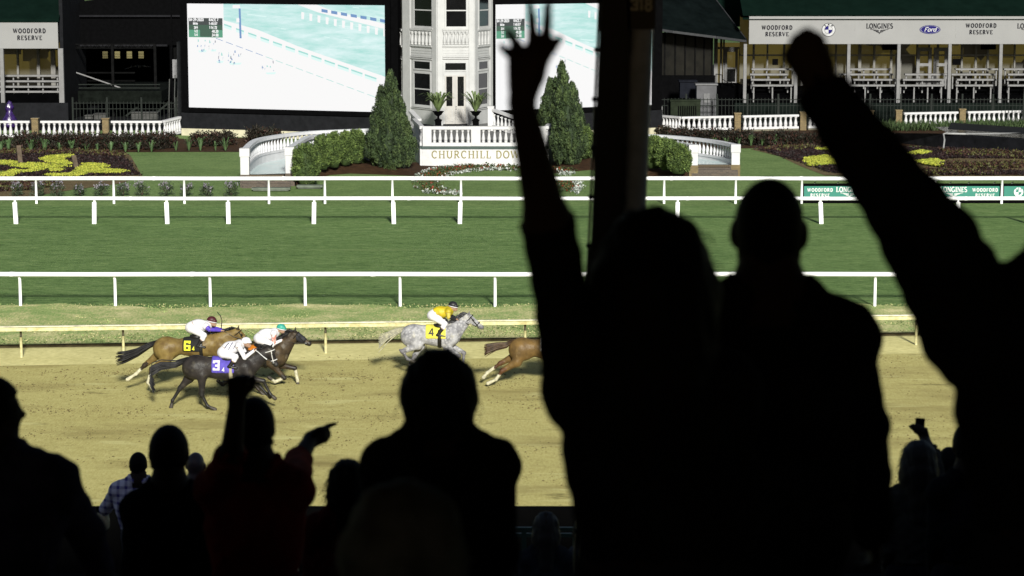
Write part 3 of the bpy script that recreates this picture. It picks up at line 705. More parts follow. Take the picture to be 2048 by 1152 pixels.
# floral wreath in front of the terrace: white border, red filling
def wreath():
    outer, inner = [], []
    pts_out = [(1035, 333), (990, 330), (930, 332), (880, 337), (845, 346), (828, 360), (828, 372), (845, 384), (880, 388), (915, 389)]
    pts_in = [(1035, 341), (990, 339), (940, 342), (905, 348), (880, 357), (872, 366), (880, 376), (900, 384), (918, 388)]
    def band(pts, w):
        n = len(pts); up = [(u, v - w * 0.5) for u, v in pts]; dn = [(u + (6 * w / 8 if 0 < i < n - 1 else 0), v + w * 0.5) for i, (u, v) in enumerate(pts)]
        return up + dn[::-1]
    WH = [mat("white_flower", (0.42, 0.44, 0.42), 0.7, 0.15, 6), mat("silver_leaf", (0.20, 0.23, 0.20), 0.7, 0.2, 6)]
    REDF = [mat("red_flower", (0.22, 0.030, 0.015), 0.7, 0.3, 6), mat("salvia_leaf", (0.035, 0.055, 0.018), 0.7, 0.3, 6), RUST[1]]
    bed("red_flowers", "red salvia and green leaves filling the curved flower band before the terrace", [pts_out[0:10] + pts_in[::-1], [(1098, 360), (1150, 360), (1160, 375), (1140, 384), (1100, 384)], [(1096, 334), (1150, 340), (1140, 346), (1096, 345)]], REDF, 20, 0.12, 0.12, "flowers", w=[0.16, 0.56, 0.28])
    bed("white_flowers", "white flower edging of the curved band before the terrace", [band(pts_out[2:], 3), band(pts_in, 3), [(1094, 362), (1106, 362), (1112, 374), (1104, 388), (1094, 388)], [(1146, 360), (1160, 362), (1164, 376), (1152, 388), (1142, 386), (1152, 374)], [(1118, 344), (1150, 346), (1145, 351), (1118, 350)]], WH, 26, 0.11, 0.12, "flowers")
wreath()

# ------------------------------------------------------------------ leaning clock hands in the left bed
STAKE = mat("weathered_timber", (0.085, 0.062, 0.042), 0.85, 0.2, 5, 0.4, 14)
for (u0, v0, u1, v1, lab) in [(37, 291, 41, 328, "brown timber pointer standing in the far left of the flower bed"), (147, 311, 153, 338, "brown timber pointer leaning in the yellow flower pattern")]:
    b = gp(u1, v1, ZT); t = at(u0, v0, b.y + 0.3)
    mb = MB(); mb.bar(b, t, 0.25, 0.12); mb.build("timber_pointer", STAKE, label=lab, cat="post", bevel=0.01)

# ------------------------------------------------------------------ lavender bushes along the lawn edge
def leafy(name, base, h, r, label, cat, group, mats, n, size, w=None, top_mats=None, spiky=0.7, aspect=2.4, stems=True):
    root = empty(name, base, label, cat, group)
    C, D = [], []
    for i in range(n):
        a = random.random() * 6.283; q = random.random() ** 0.5; t = random.random() ** 0.8
        C.append((base.x + r * q * math.cos(a), base.y + r * q * math.sin(a), base.z + 0.05 + t * h * (1.0 - 0.35 * q))); D.append((math.cos(a) * q, math.sin(a) * q, spiky))
    V, Fc, cid = leaf_cloud(C, D, size, size * 0.6, 9, aspect)
    link("foliage", np_mesh("foliage", V, Fc, mats, pick_mats(cid, len(mats), w)), root)
    if top_mats:
        C = [(base.x + r * 0.9 * random.uniform(-1, 1), base.y + r * 0.8 * random.uniform(-1, 1), base.z + h * random.uniform(0.55, 1.05)) for i in range(n // 3)]
        V, Fc, cid = leaf_cloud(C, [(0, 0, 1)] * len(C), size * 0.9, size * 0.5, 6, 1.6)
        link("blossom", np_mesh("blossom", V, Fc, top_mats, pick_mats(cid, len(top_mats))), root)
    if stems:
        mb = MB()
        for i in range(5):
            a = i * 1.26; mb.tube([base, base + Vector((r * .5 * math.cos(a), r * .5 * math.sin(a), h * .6))], 0.012, 5)
        mb.build("stem", BARK, root)
    return root
LAVL = [mat("grey_green_leaf", (0.055, 0.075, 0.042), 0.8, 0.25, 5), mat("dull_leaf", (0.032, 0.050, 0.022), 0.8, 0.25, 5)]
LAVF = [mat("pale_lilac", (0.24, 0.215, 0.25), 0.8, 0.15, 5), mat("lilac_grey", (0.15, 0.135, 0.165), 0.8, 0.15, 5)]
for i, u in enumerate((34, 76, 115, 160, 203, 246, 284, 333, 373, 414, 463)):
    b = gp(u, 391, ZT); leafy("lavender_bush", b, 0.62 * random.uniform(0.85, 1.12), 0.30 * random.uniform(0.85, 1.15), "%s pale lilac bush from the left along the lawn behind the white rails" % ORD[i], "bush", "lilac bushes along the lawn edge", LAVL, 46, 0.10, top_mats=LAVF)

# ------------------------------------------------------------------ dark shrubs before the balustrades and strap-leaved plants
DKS = [mat("bronze_leaf", (0.017, 0.012, 0.007), 0.7, 0.3, 4), mat("dark_shrub_leaf", (0.014, 0.015, 0.007), 0.7, 0.3, 4), mat("reddish_tip", (0.045, 0.018, 0.012), 0.7, 0.3, 4)]
k = 0
for i, (u, vb, vt) in enumerate([(5, 297, 271), (50, 297, 264), (72, 298, 266), (98, 297, 268), (124, 298, 265), (152, 297, 262), (178, 298, 266), (203, 297, 269), (228, 297, 267), (254, 298, 266), (280, 297, 266), (306, 298, 264), (332, 296, 262), (400, 292, 264), (425, 291, 263), (452, 289, 261), (512, 283, 252), (545, 281, 258)]):
    b, h = gt(u + random.uniform(-2, 2), vb, vt)
    leafy("bronze_shrub", b, h, 0.62, "%s dark bronze shrub from the left in the row beside the left balustrade" % ORD[i], "shrub", "dark shrubs beside the left balustrade", DKS, 150, 0.17, [0.5, 0.35, 0.15], spiky=0.9)
for i, (u, vb, vt) in enumerate([(1325, 268, 256), (1362, 280, 256), (1395, 282, 258), (1432, 286, 256), (1462, 287, 260), (1494, 289, 259), (1530, 290, 264), (1562, 290, 257), (1592, 291, 264), (1622, 291, 266), (1652, 290, 265), (1740, 290, 268), (1765, 288, 270)]):
    b, h = gt(u + random.uniform(-2, 2), vb, vt)
    leafy("bronze_shrub", b, h, 0.62, "%s dark bronze shrub from the column in the row beside the right balustrade" % ORD[i], "shrub", "dark shrubs beside the right balustrade", DKS, 150, 0.17, [0.5, 0.35, 0.15], spiky=0.9)
STRAP = mat("strap_leaf_green", (0.055, 0.10, 0.035), 0.6, 0.2, 3)
def strap_plant(b, h, label, group, n=11, m=STRAP, name="strap_leaf_plant", cat="plant", wide=1.0):
    mb = MB()
    for i in range(n):
        a = random.random() * 6.283; l = h * random.uniform(0.7, 1.1); out = random.uniform(0.25, 0.62) * h * wide
        d = Vector((math.cos(a), math.sin(a), 0)); s = Vector((-d.y, d.x, 0)) * 0.03 * (h / 0.6)
        p = [b + d * 0.03, b + d * out * 0.45 + Vector((0, 0, l * 0.7)), b + d * out * 0.85 + Vector((0, 0, l)), b + d * out * 1.25 + Vector((0, 0, l * 0.86))]
        vs = [p[0] - s * .6, p[0] + s * .6, p[1] - s, p[1] + s, p[2] - s * .8, p[2] + s * .8, p[3]]
        mb.add(vs, [(0, 1, 3, 2), (2, 3, 5, 4), (4, 5, 6)])
    return mb.build(name, m, label=label, cat=cat, group=group)
for i, u in enumerate((2, 17, 62, 89, 120, 144, 173, 195, 222, 251, 277, 303, 352, 378, 401, 431, 451)):
    b = gp(u, 304 if u < 330 else 301, ZT); strap_plant(b, random.uniform(0.45, 0.8), "%s green strap-leaved plant from the left at the foot of the dark shrubs" % ORD[i], "strap-leaved plants before the left shrubs")
for i, u in enumerate((1428, 1452, 1478, 1502, 1524, 1550, 1574, 1598, 1622, 1650)):
    b = gp(u, 291, ZT); strap_plant(b, random.uniform(0.45, 0.7), "%s green strap-leaved plant from the column before the right shrubs" % ORD[i], "strap-leaved plants before the right shrubs")
ROSEF = [mat("rose_yellow", (0.45, 0.45, 0.06), 0.6, 0.1, 5), mat("rose_cream", (0.5, 0.48, 0.3), 0.6, 0.1, 5)]
for i, (u, v) in enumerate([(647, 343), (672, 341), (697, 338), (729, 337), (757, 340), (783, 343), (1147, 330), (1168, 328)]):
    b = gp(u, v, ZT); leafy("rose_bush", b, 0.62, 0.22, "%s small yellow-flowered rose from the left in the mulch beds by the terrace" % ORD[i], "rose", "roses in the mulch beds", [BOX[1], EVG[2]], 22, 0.10, top_mats=ROSEF if i % 2 == 0 or i > 5 else None)

# ================================================================== balustrades
BRICK = None
def brick_mat(name, c1, c2, mortar, sc=6.0):
    m = bpy.data.materials.new(name); m.use_nodes = True; nt = m.node_tree; b = nt.nodes["Principled BSDF"]; b.inputs["Roughness"].default_value = 0.85
    tc = nd(nt, "ShaderNodeTexCoord"); sx = nd(nt, "ShaderNodeSeparateXYZ"); nt.links.new(tc.outputs["Object"], sx.inputs[0])
    ad = nd(nt, "ShaderNodeMath", operation='ADD'); nt.links.new(sx.outputs[0], ad.inputs[0]); nt.links.new(sx.outputs[1], ad.inputs[1])
    cx = nd(nt, "ShaderNodeCombineXYZ"); nt.links.new(ad.outputs[0], cx.inputs[0]); nt.links.new(sx.outputs[2], cx.inputs[1])
    br = nd(nt, "ShaderNodeTexBrick"); br.inputs["Scale"].default_value = sc; br.inputs["Color1"].default_value = (*c1, 1); br.inputs["Color2"].default_value = (*c2, 1); br.inputs["Mortar"].default_value = (*mortar, 1)
    br.inputs["Mortar Size"].default_value = 0.03; br.inputs["Brick Width"].default_value = 1.2; br.inputs["Row Height"].default_value = 0.5
    nt.links.new(cx.outputs[0], br.inputs["Vector"]); nt.links.new(br.outputs[0], b.inputs["Base Color"])
    bp = nd(nt, "ShaderNodeBump"); bp.inputs["Strength"].default_value = 0.6; bp.inputs["Distance"].default_value = 0.02; bp.invert = True
    nt.links.new(br.outputs["Fac"], bp.inputs["Height"]); nt.links.new(bp.outputs[0], b.inputs["Normal"])
    return m
BRICK = brick_mat("tan_brick", (0.16, 0.115, 0.05), (0.11, 0.078, 0.034), (0.085, 0.078, 0.058))
BRICKD = brick_mat("wet_dark_brick", (0.075, 0.055, 0.040), (0.045, 0.034, 0.027), (0.12, 0.11, 0.095))
def baluster_mesh(h, r, m):
    pr = [(1.0, 0), (1.0, .06), (.72, .09), (.9, .13), (1.0, .22), (.95, .34), (.7, .52), (.5, .70), (.46, .80), (.75, .84), (.5, .87), (.95, .93), (.95, 1.0)]
    mb = MB(); mb.lathe((0, 0, 0), [(a * r, b * h) for a, b in pr], 10)
    return mb.build("baluster", m, me_only=True, smooth=True)
def run_balustrade(root, path, z0, z1, m, bal_mesh, spacing, rail_h=0.13, wid=0.30, skip=(), piers=(), bottom_h=0.14, zfun=None):
    """top and bottom rails along a plan path, balusters between them"""
    zf = zfun or (lambda t: 0.0)
    pts = [Vector((p[0], p[1])) for p in path]
    L = [0.0]
    for a, b in zip(pts, pts[1:]): L.append(L[-1] + (b - a).length)
    tot = L[-1]
    def where(s):
        for i in range(len(pts) - 1):
            if s <= L[i + 1] or i == len(pts) - 2:
                t = (s - L[i]) / max(1e-6, L[i + 1] - L[i]); return pts[i].lerp(pts[i + 1], t)
    def strip(name, za, zb, w):
        mb = MB(); n = len(pts); ring = []
        for i in range(n):
            d = (pts[min(i + 1, n - 1)] - pts[max(i - 1, 0)]).normalized(); nn = Vector((-d.y, d.x)) * w / 2
            dz = zf(L[i] / tot)
            ring.append([(pts[i].x + nn.x, pts[i].y + nn.y, za + dz), (pts[i].x - nn.x, pts[i].y - nn.y, za + dz), (pts[i].x - nn.x, pts[i].y - nn.y, zb + dz), (pts[i].x + nn.x, pts[i].y + nn.y, zb + dz)])
        vs = [p for r_ in ring for p in r_]; fs = [(0, 1, 2, 3), tuple(4 * (n - 1) + k for k in (3, 2, 1, 0))]
        for i in range(n - 1):
            for k in range(4): fs.append((4 * i + k, 4 * i + 4 + k, 4 * i + 4 + (k + 1) % 4, 4 * i + (k + 1) % 4))
        mb.add(vs, fs); mb.build(name, m, root)
    strip("top_rail", z1 - rail_h, z1, wid); strip("bottom_rail", z0, z0 + bottom_h, wid * 0.92)
    n = max(1, int(round(tot / spacing)))
    for i in range(n):
        s = (i + 0.5) * tot / n; p = where(s); dz = zf(s / tot)
        if any(abs(s - q) < 0.30 for q in piers): continue
        o = link("baluster", bal_mesh, root); o.location = (p.x, p.y, z0 + bottom_h + dz)
    return where, tot
def pier(root, x, y, z0, z1, w, m, cap=True, capm=None):
    mb = MB(); mb.box(x - w / 2, x + w / 2, y - w / 2, y + w / 2, z0, z1); mb.build("pier", m, root)
    if cap:
        c = MB(); c.box(x - w * .6, x + w * .6, y - w * .6, y + w * .6, z1, z1 + 0.09); c.build("pier_cap", capm or m, root, bevel=0.015)
# left balustrade: Y about 152, corner at 323 then receding to 361
YL = gp(150, 273, ZT).y
def left_balustrade():
    z0, z1 = at(150, 275, YL).z, at(150, 241.5, YL).z
    root = empty("left_balustrade", (at(150, 270, YL).x, YL, ZT), "white balustrade with brick piers in front of the left pavilion and dark stage", "balustrade")
    bal = baluster_mesh(z1 - z0 - 0.27, 0.125, W_PAINT)
    xs = [at(u, 258, YL).x for u in (-140, 71, 212, 323)]
    for a, b in zip(xs, xs[1:]):
        pad = 0.34
        run_balustrade(root, [(a + (pad if a != xs[0] else 0), YL), (b - (pad if b != xs[-1] else -0.06), YL)], z0, z1, W_PAINT, bal, 0.352)
    e = at(361, 250, YL + 1.7)
    run_balustrade(root, [(xs[-1] + 0.1, YL + 0.2), (e.x, YL + 1.7)], z0, z1, W_PAINT, bal, 0.26, zfun=lambda t: 0.16 * t)
    for x in xs[1:3]: pier(root, x, YL, ZT - 0.04, z1 + 0.10, 0.40, BRICK)
    mb = MB(); mb.box(xs[0], xs[-1] + 0.06, YL - 0.12, YL + 0.14, ZT - 0.04, z0); mb.build("plinth", BRICK, root)
left_balustrade()
def right_balustrade():
    Y0 = gp(1480, 262, ZT).y
    root = empty("right_balustrade", (at(1480, 262, Y0).x, Y0, ZT), "white balustrade with brick piers in front of the right pavilion", "balustrade")
    bal = None
    us = [1240, 1362, 1475, 1606, 1740, 1797, 1924, 2060, 2190]
    Yf = lambda u: Y0 + (3.5 * (1362 - u) / 122 if u < 1362 else (u - 1480) * 0.0085)
    ztop = at(1480, 231, Y0).z; zbot = at(1480, 259, Y0).z
    bal = baluster_mesh(ztop - zbot - 0.27, 0.125, W_PAINT)
    P = [(at(u, 245, Yf(u)).x, Yf(u)) for u in us]
    for i, (a, b) in enumerate(zip(P, P[1:])):
        if i == 4: continue
        d = (Vector(b) - Vector(a)).normalized(); pa = 0.34 if i > 1 else 0.0; pb = 0.34 if i > 0 else 0.0
        run_balustrade(root, [Vector(a) + d * pa, Vector(b) - d * pb], zbot, ztop, W_PAINT, bal, 0.342 if i > 0 else 0.30)
        pl = MB(); a2, b2 = Vector(a) + d * pa, Vector(b) - d * pb
        pl.obox((a2.x, a2.y), (d.x, d.y), 0, (b2 - a2).length, ZT - 0.04, zbot, -0.13, 0.12); pl.build("plinth", mat("stone_plinth", (0.13, 0.12, 0.085), 0.8, 0.2, 3), root)
    for p in P[2:]: pier(root, p[0], p[1], ZT - 0.04, ztop + 0.10, 0.40, BRICK)
right_balustrade()

# ================================================================== curved water channels with balustrades
WATER = mat("pool_water", (0.40, 0.52, 0.53), 0.25, 0.3, 1.6, 0.25, 3.0, spec=0.5, col2=(0.55, 0.60, 0.60))
W_ARC = mat("curved_balustrade_paint", (0.50, 0.50, 0.52), 0.5, 0.06, 2.0, 0.06, 25)
def channel(side, label):
    if side < 0:
        PO, PI = gp(490, 374, ZT), gp(580, 371, ZT); zt = at(490, 297, PO.y).z; arcs = ([(512, 125.2), (555, 128.2), (605, 130.3), (655, 131.4), (740, 132.6)], [(600, 124.5), (617, 127.3), (650, 129.0), (700, 129.9), (745, 130.4)])
    else:
        PO, PI = gp(1471, 353, ZT), gp(1387, 354, ZT); zt = at(1471, 289, PO.y).z; arcs = ([(1437, 127.5), (1398, 129.2), (1359, 130.5), (1320, 131.4), (1260, 132.2)], [(1372, 125.9), (1345, 127.2), (1300, 128.6), (1255, 129.6)])
    root = empty("water_channel", (PO.x, PO.y, ZT), label, "fountain")
    zb = ZT + 0.36
    w = 0.44
    for P in (PO, PI):
        mb = MB(); mb.box(P.x - w / 2 - .02, P.x + w / 2 + .02, P.y - .02, P.y + w + .02, ZT - 0.04, zb + 0.25); mb.build("brick_base", BRICKD if side < 0 else BRICK, root)
        mb = MB(); mb.box(P.x - w / 2, P.x + w / 2, P.y, P.y + w, zb + 0.25, zt - 0.42); mb.box(P.x - w / 2 - .035, P.x + w / 2 + .035, P.y - .035, P.y + w + .035, zt - 0.42, zt); mb.build("pier", W_PAINT, root, bevel=0.012)
    def smooth(pts, n=18):
        out = []; m = len(pts)
        for i in range(m - 1):
            p0, p1, p2, p3 = pts[max(i - 1, 0)], pts[i], pts[i + 1], pts[min(i + 2, m - 1)]
            for k in range(5):
                t = k / 5.0
                out.append(Vector(((p1[0] + (p2[0] - p0[0]) * .5 * t + (2 * p0[0] - 5 * p1[0] + 4 * p2[0] - p3[0]) * .5 * t * t + (3 * p1[0] - p0[0] - 3 * p2[0] + p3[0]) * .5 * t ** 3),
                                   (p1[1] + (p2[1] - p0[1]) * .5 * t + (2 * p0[1] - 5 * p1[1] + 4 * p2[1] - p3[1]) * .5 * t * t + (3 * p1[1] - p0[1] - 3 * p2[1] + p3[1]) * .5 * t ** 3))))
        out.append(Vector(pts[-1])); return out
    arcO = smooth([(PO.x, PO.y + w)] + [(at(a, 275, b).x, b) for a, b in arcs[0]])
    arcI = smooth([(PI.x, PI.y + w)] + [(at(a, 275, b).x, b) for a, b in arcs[1]])
    bal = baluster_mesh(0.66, 0.10, W_ARC)
    z0 = zt - 0.95
    for arc_ in (arcO, arcI):
        run_balustrade(root, arc_, z0, zt - 0.02, W_ARC, bal, 0.36, wid=0.34, rail_h=0.16, bottom_h=0.12)
        mb = MB()                                          # solid curved wall under the balusters
        n = len(arc_)
        for i in range(n - 1):
            a, b = arc_[i], arc_[i + 1]; d = (b - a).normalized(); mb.obox((a.x, a.y), (d.x, d.y), 0, (b - a).length, ZT - 0.05, z0, -0.12, 0.12)
        mb.build("curved_wall", W_ARC, root)
    # water, brick front and step
    zw = zb + 0.22
    poly = [(p.x, p.y, zw) for p in arcO] + [(p.x, p.y, zw) for p in arcI][::-1]
    mb = MB(); nO, nI = len(arcO), len(arcI)
    m_ = min(nO, nI); idx = lambda arr, k: arr[int(k * (len(arr) - 1) / (m_ - 1))]
    vs = []
    for k in range(m_): vs += [(*idx(arcO, k), zw), (*idx(arcI, k), zw)]
    mb.add(vs, [(2 * k, 2 * k + 2, 2 * k + 3, 2 * k + 1) if side > 0 else (2 * k + 1, 2 * k + 3, 2 * k + 2, 2 * k) for k in range(m_ - 1)])
    mb.build("water", WATER, root)
    x0, x1 = sorted((PO.x, PI.x))
    n = 12
    for zc, zh, yy, mm in ((ZT, 0.20, -0.32, BRICKD), (ZT + 0.20, 0.16, -0.16, BRICKD), (ZT + 0.36, 0.25, 0.02, BRICKD)):
        mb = MB(); mb.box(x0 + w / 2 + .02 if yy > 0 else x0 - .1, x1 - w / 2 - .02 if yy > 0 else x1 + .1, PO.y + yy, PO.y + yy + (0.30 if yy > 0 else 0.16), zc - (0.04 if zc == ZT else 0), zc + zh); mb.build("brick_step", mm, root)
    cm = MB().box(-0.048, 0.048, 0, 0.06, 0, 0.11).build("coping_brick", mat("coping_brick_clay", (0.115, 0.085, 0.055), 0.8, 0.4, 7), me_only=True)
    nb = int((x1 - x0 - w) / 0.108)
    for k in range(nb):
        o = link("coping_brick", cm, root); o.location = (x0 + w / 2 + 0.06 + k * 0.108, PO.y - 0.045, zb + 0.14)
channel(-1, "left curved white water channel with balusters, square piers and brick steps")
channel(1, "right curved white water channel with balusters and brick piers")
BENCHM = mat("grey_green_stone", (0.12, 0.14, 0.11), 0.8, 0.2, 3)
for (u0, v0, u1, v1, lab) in [(503, 376, 580, 382, "grey-green stone slab at the foot of the left water channel steps"), (593, 371, 645, 377, "grey-green stone bench before the largest clipped shrub")]:
    Y = gp(u0, v1, ZT).y; mb = MB(); pbox(mb, u0, v0, u1, v1 - 2, Y, 0.5); pbox(mb, u0 + 3, v1 - 2, u1 - 3, v1, Y + 0.05, 0.4); mb.build("stone_slab", BENCHM, label=lab, cat="slab", bevel=0.01)

# ================================================================== terrace with gilt lettering
YT = gp(900, 331, ZT).y
TZ = at(900, 285, YT).z                      # top of the wall
def terrace():
    xl, xr = at(845, 300, YT).x, at(1092, 300, YT).x
    zt = at(900, 253, YT).z; zfloor = TZ - 0.02
    root = empty("terrace", ((xl + xr) / 2, YT, ZT), "raised white terrace with balustrade and gold lettering in front of the tower", "terrace")
    zg0, zg1 = at(900, 298, YT).z, at(900, 292.5, YT).z
    mb = MB(); mb.box(xl, xr, YT, YT + 0.3, ZT - 0.05, zg0); mb.build("front_wall", W_PAINT, root)
    mb = MB(); mb.box(xl - .05, xr + .05, YT - 0.05, YT + 0.32, zg0, zg1); mb.build("green_band", GREENBAND, root)
    mb = MB(); mb.box(xl + .2, xr - .2, YT + 0.3, YT + 15, ZT - 0.05, zfloor - 0.02); mb.build("floor_slab", CONC, root)
    # left side wall recedes
    p0, p1 = Vector((xl, YT + 0.02)), Vector((at(829, 260, YT + 6.0).x, YT + 6.0)); d = (p1 - p0).normalized()
    for (s0, s1, s_) in ((p0, p1, 1), (Vector((xr, YT + 0.02)), Vector((xr + 0.6, YT + 6.0)), -1)):
        d = (s1 - s0).normalized(); L = (s1 - s0).length
        mb = MB(); mb.obox((s0.x, s0.y), (d.x, d.y), 0.0, L, ZT - .05, zg0 - 0.002, -0.14, 0.14); mb.build("side_wall", W_PAINT, root)
        mb = MB(); mb.obox((s0.x, s0.y), (d.x, d.y), 0.1, L, zg0, zg1, -0.15, 0.15); mb.build("green_band", GREENBAND, root)
    bal = baluster_mesh(zt - zg1 - 0.36, 0.105, W_PAINT)
    px = lambda u: at(u, 270, YT).x
    segs = [(863, 942), (961, 1040), (1059, 1075)]
    for a, b in segs: run_balustrade(root, [(px(a), YT + 0.16), (px(b), YT + 0.16)], zg1, zt, W_PAINT, bal, 0.325, rail_h=0.17, wid=0.30, bottom_h=0.19)
    for a, b in ((845, 863), (942, 961), (1040, 1059), (1075, 1092)):
        mb = MB(); mb.box(px(a) + .001, px(b) - .001, YT - 0.004, YT + 0.33, zg1, zt + 0.003); mb.build("pier", W_PAINT, root, bevel=0.01)
    for (s0, s1) in ((p0, p1), (Vector((xr, YT)), Vector((xr + .6, YT + 6)))):
        d = (s1 - s0).normalized(); s0 = s0 + d * 0.34
        run_balustrade(root, [s0, s1], zg1, zt, W_PAINT, bal, 0.33, rail_h=0.17, wid=0.26, bottom_h=0.19)
    # lettering: gilt, one mesh
    c = at(964.5, 316, YT)
    h = at(900, 302.5, YT).z - at(900, 316.5, YT).z
    lt = MB()
    put_text(lt, "CHURCHILL DOWNS", lambda a, b, dd=0: (c.x + a, YT - 0.012 - dd, c.z + b), h, 0.15, 0.17)
    wid = text_width("CHURCHILL DOWNS", 0.17) * h; want = px(1066) - px(863)
    lt.v = [(c.x + (x - c.x) * want / wid, y, z) for x, y, z in lt.v]
    lt.build("lettering", GOLD, root)
    # steps with white stair balustrade right of the door
    Ys = 139.5
    sb = baluster_mesh(0.62, 0.09, W_PAINT)
    a, b = at(985, 232, Ys), at(1030, 246, Ys - 1.5)
    run_balustrade(root, [(a.x, a.y), (b.x, b.y)], zfloor, zfloor + 1.05, W_PAINT, sb, 0.33, zfun=lambda t: 0.25 - 0.35 * t)
    pier(root, a.x - 0.1, Ys, zfloor, zfloor + 1.35, 0.34, W_PAINT)
    a, b = at(822, 236, Ys), at(838, 250, Ys - 2)
    run_balustrade(root, [(a.x, a.y), (b.x, b.y)], zfloor, zfloor + 0.95, W_PAINT, sb, 0.33, zfun=lambda t: 0.25 - 0.35 * t)
    return zfloor
TFLOOR = terrace()

# ================================================================== tower
YTW = (CAM_H - TFLOOR) / (-ray(905, 250).z / ray(905, 250).y)
def tower():
    pts = [at(u, 150, YTW + dy) for u, dy in ((797, 5.2), (807, 3.0), (875, 0.0), (948, 0.15), (984, 2.6), (990, 5.4))]
    root = empty("tower", (at(910, 150, YTW).x, YTW + 2, TFLOOR), "white faceted tower with sash windows and double doors between the screens", "tower")
    zb, zt = TFLOOR - 0.03, 13.2
    mb = MB(); poly = [(p.x, p.y) for p in pts]; mb.prism(poly[::-1], zb, zt); mb.build("wall", W_TOWER, root)
    rf = MB(); cx, cy = sum(p[0] for p in poly) / 6, YTW + 4
    rf.prism([(cx + (p[0] - cx) * 1.12, cy + (p[1] - cy) * 1.12) for p in poly][::-1], zt, zt + 0.4); rf.build("cornice_roof", W_TOWER, root)
    def facet(i):
        a, b = Vector((pts[i].x, pts[i].y)), Vector((pts[i + 1].x, pts[i + 1].y)); d = (b - a).normalized()
        nrm = Vector((d.y, -d.x))
        def s_of(u):
            r_ = ray(u, 150); k = r_.x / r_.y            # x = k*y
            # a + d*s on the ray
            return (k * a.y - a.x) / (d.x - k * d.y)
        def z_of(v, s):
            y = a.y + d.y * s; r_ = ray(900, v); return CAM_H + r_.z / r_.y * y
        return a, d, s_of, z_of, (b - a).length
    def frame_window(i, u0, u1, v0, v1, split=None, name="window", out=0.05, fr=0.09, sill=True):
        a, d, s_of, z_of, L = facet(i)
        s0, s1 = s_of(u0), s_of(u1); sm = (s0 + s1) / 2; z0, z1 = z_of(v1, sm), z_of(v0, sm)
        g = MB(); g.obox((a.x, a.y), (d.x, d.y), s0, s1, z0, z1, 0.002, 0.012); w = g.build(name, GLASS, root)
        f = MB()
        f.obox((a.x, a.y), (d.x, d.y), s0 - fr, s0, z0 - fr, z1 + fr, 0.0, out); f.obox((a.x, a.y), (d.x, d.y), s1, s1 + fr, z0 - fr, z1 + fr, 0.0, out)
        f.obox((a.x, a.y), (d.x, d.y), s0 + .001, s1 - .001, z1, z1 + fr, 0.0, out - .002); f.obox((a.x, a.y), (d.x, d.y), s0 + .001, s1 - .001, z0 - fr, z0, 0.0, out - .002)
        if split:
            zs = z_of(split, sm); f.obox((a.x, a.y), (d.x, d.y), s0 + .001, s1 - .001, zs - 0.035, zs + 0.035, 0.012, out - 0.01)
        f.build("frame", W_TOWER, w)
        if sill:
            q = MB(); q.obox((a.x, a.y), (d.x, d.y), s0 - fr - .06, s1 + fr + .06, z0 - fr - 0.08, z0 - fr, 0.0, out + 0.06); q.build("sill", W_TOWER, w)
    # pilasters
    for i, us in ((1, (807, 822)), (1, (866, 874.6)), (2, (875.4, 885)), (2, (938, 947.6)), (3, (948.4, 953.5)), (3, (979, 983.6))):
        a, d, s_of, z_of, L = facet(i); g = MB()
        g.obox((a.x, a.y), (d.x, d.y), max(0.01, s_of(us[0])), min(L - .01, s_of(us[1])), zb, zt, 0, 0.07); g.build("pilaster", W_TOWER, root)
    # horizontal mouldings between pilasters
    for i, (ua, ub) in ((1, (822.5, 865.5)), (2, (885.5, 937.5)), (3, (954, 978.5)), (0, (798, 806))):
        a, d, s_of, z_of, L = facet(i); s0, s1 = s_of(ua), s_of(ub); sm = (s0 + s1) / 2
        for (v0, v1, out) in ((57, 60.5, 0.10), (60.5, 63, 0.05), (89.5, 93, 0.10), (93, 95, 0.05), (112, 114.5, 0.06), (116, 118, 0.09), (216, 218, 0.06)):
            if i == 2 and v0 > 200: continue
            g = MB(); g.obox((a.x, a.y), (d.x, d.y), s0, s1, z_of(v1, sm), z_of(v0, sm), 0, out); g.build("moulding", W_TOWER, root)
        for v in (98, 103, 108):
            g = MB(); g.obox((a.x, a.y), (d.x, d.y), s0 + .003, s1 - .003, z_of(v + 3.6, sm), z_of(v, sm), 0, 0.02); g.build("clapboard", W_TOWER, root)
        # relief balusters
        n = 6 if i == 1 else (7 if i == 2 else (4 if i == 3 else 2))
        zl, zh = z_of(89.3, sm), z_of(63.3, sm)
        bm_ = baluster_mesh(zh - zl - 0.004, 0.10 if i in (1, 2) else 0.085, W_TOWER)
        for k in range(n):
            s = s0 + (k + .5) * (s1 - s0) / n; o = link("relief_baluster", bm_, root); nx_, ny_ = d.y, -d.x
            o.location = (a.x + d.x * s + nx_ * 0.05, a.y + d.y * s + ny_ * 0.05, zl + .002)
    frame_window(1, 829, 861, 123, 137.5, sill=False, name="transom")
    frame_window(1, 829, 861, 147, 209.5, split=178)
    frame_window(1, 830, 865, -22, 52, split=20, fr=0.10)
    frame_window(2, 890.5, 931.5, 126, 140, sill=False, name="transom")
    frame_window(2, 893, 932.5, -22, 53, split=21, fr=0.10)
    frame_window(3, 957, 975, 123, 137.5, sill=False, name="transom", fr=0.12)
    frame_window(3, 956, 974.5, 146.5, 208, split=177, fr=0.12)
    frame_window(3, 958, 977, -22, 52, split=20, fr=0.12)
    frame_window(0, 800, 804, 119, 132, sill=False, name="transom", fr=0.2)
    frame_window(0, 800, 804, 141, 182, split=166, fr=0.2)
    # double door
    a, d, s_of, z_of, L = facet(2)
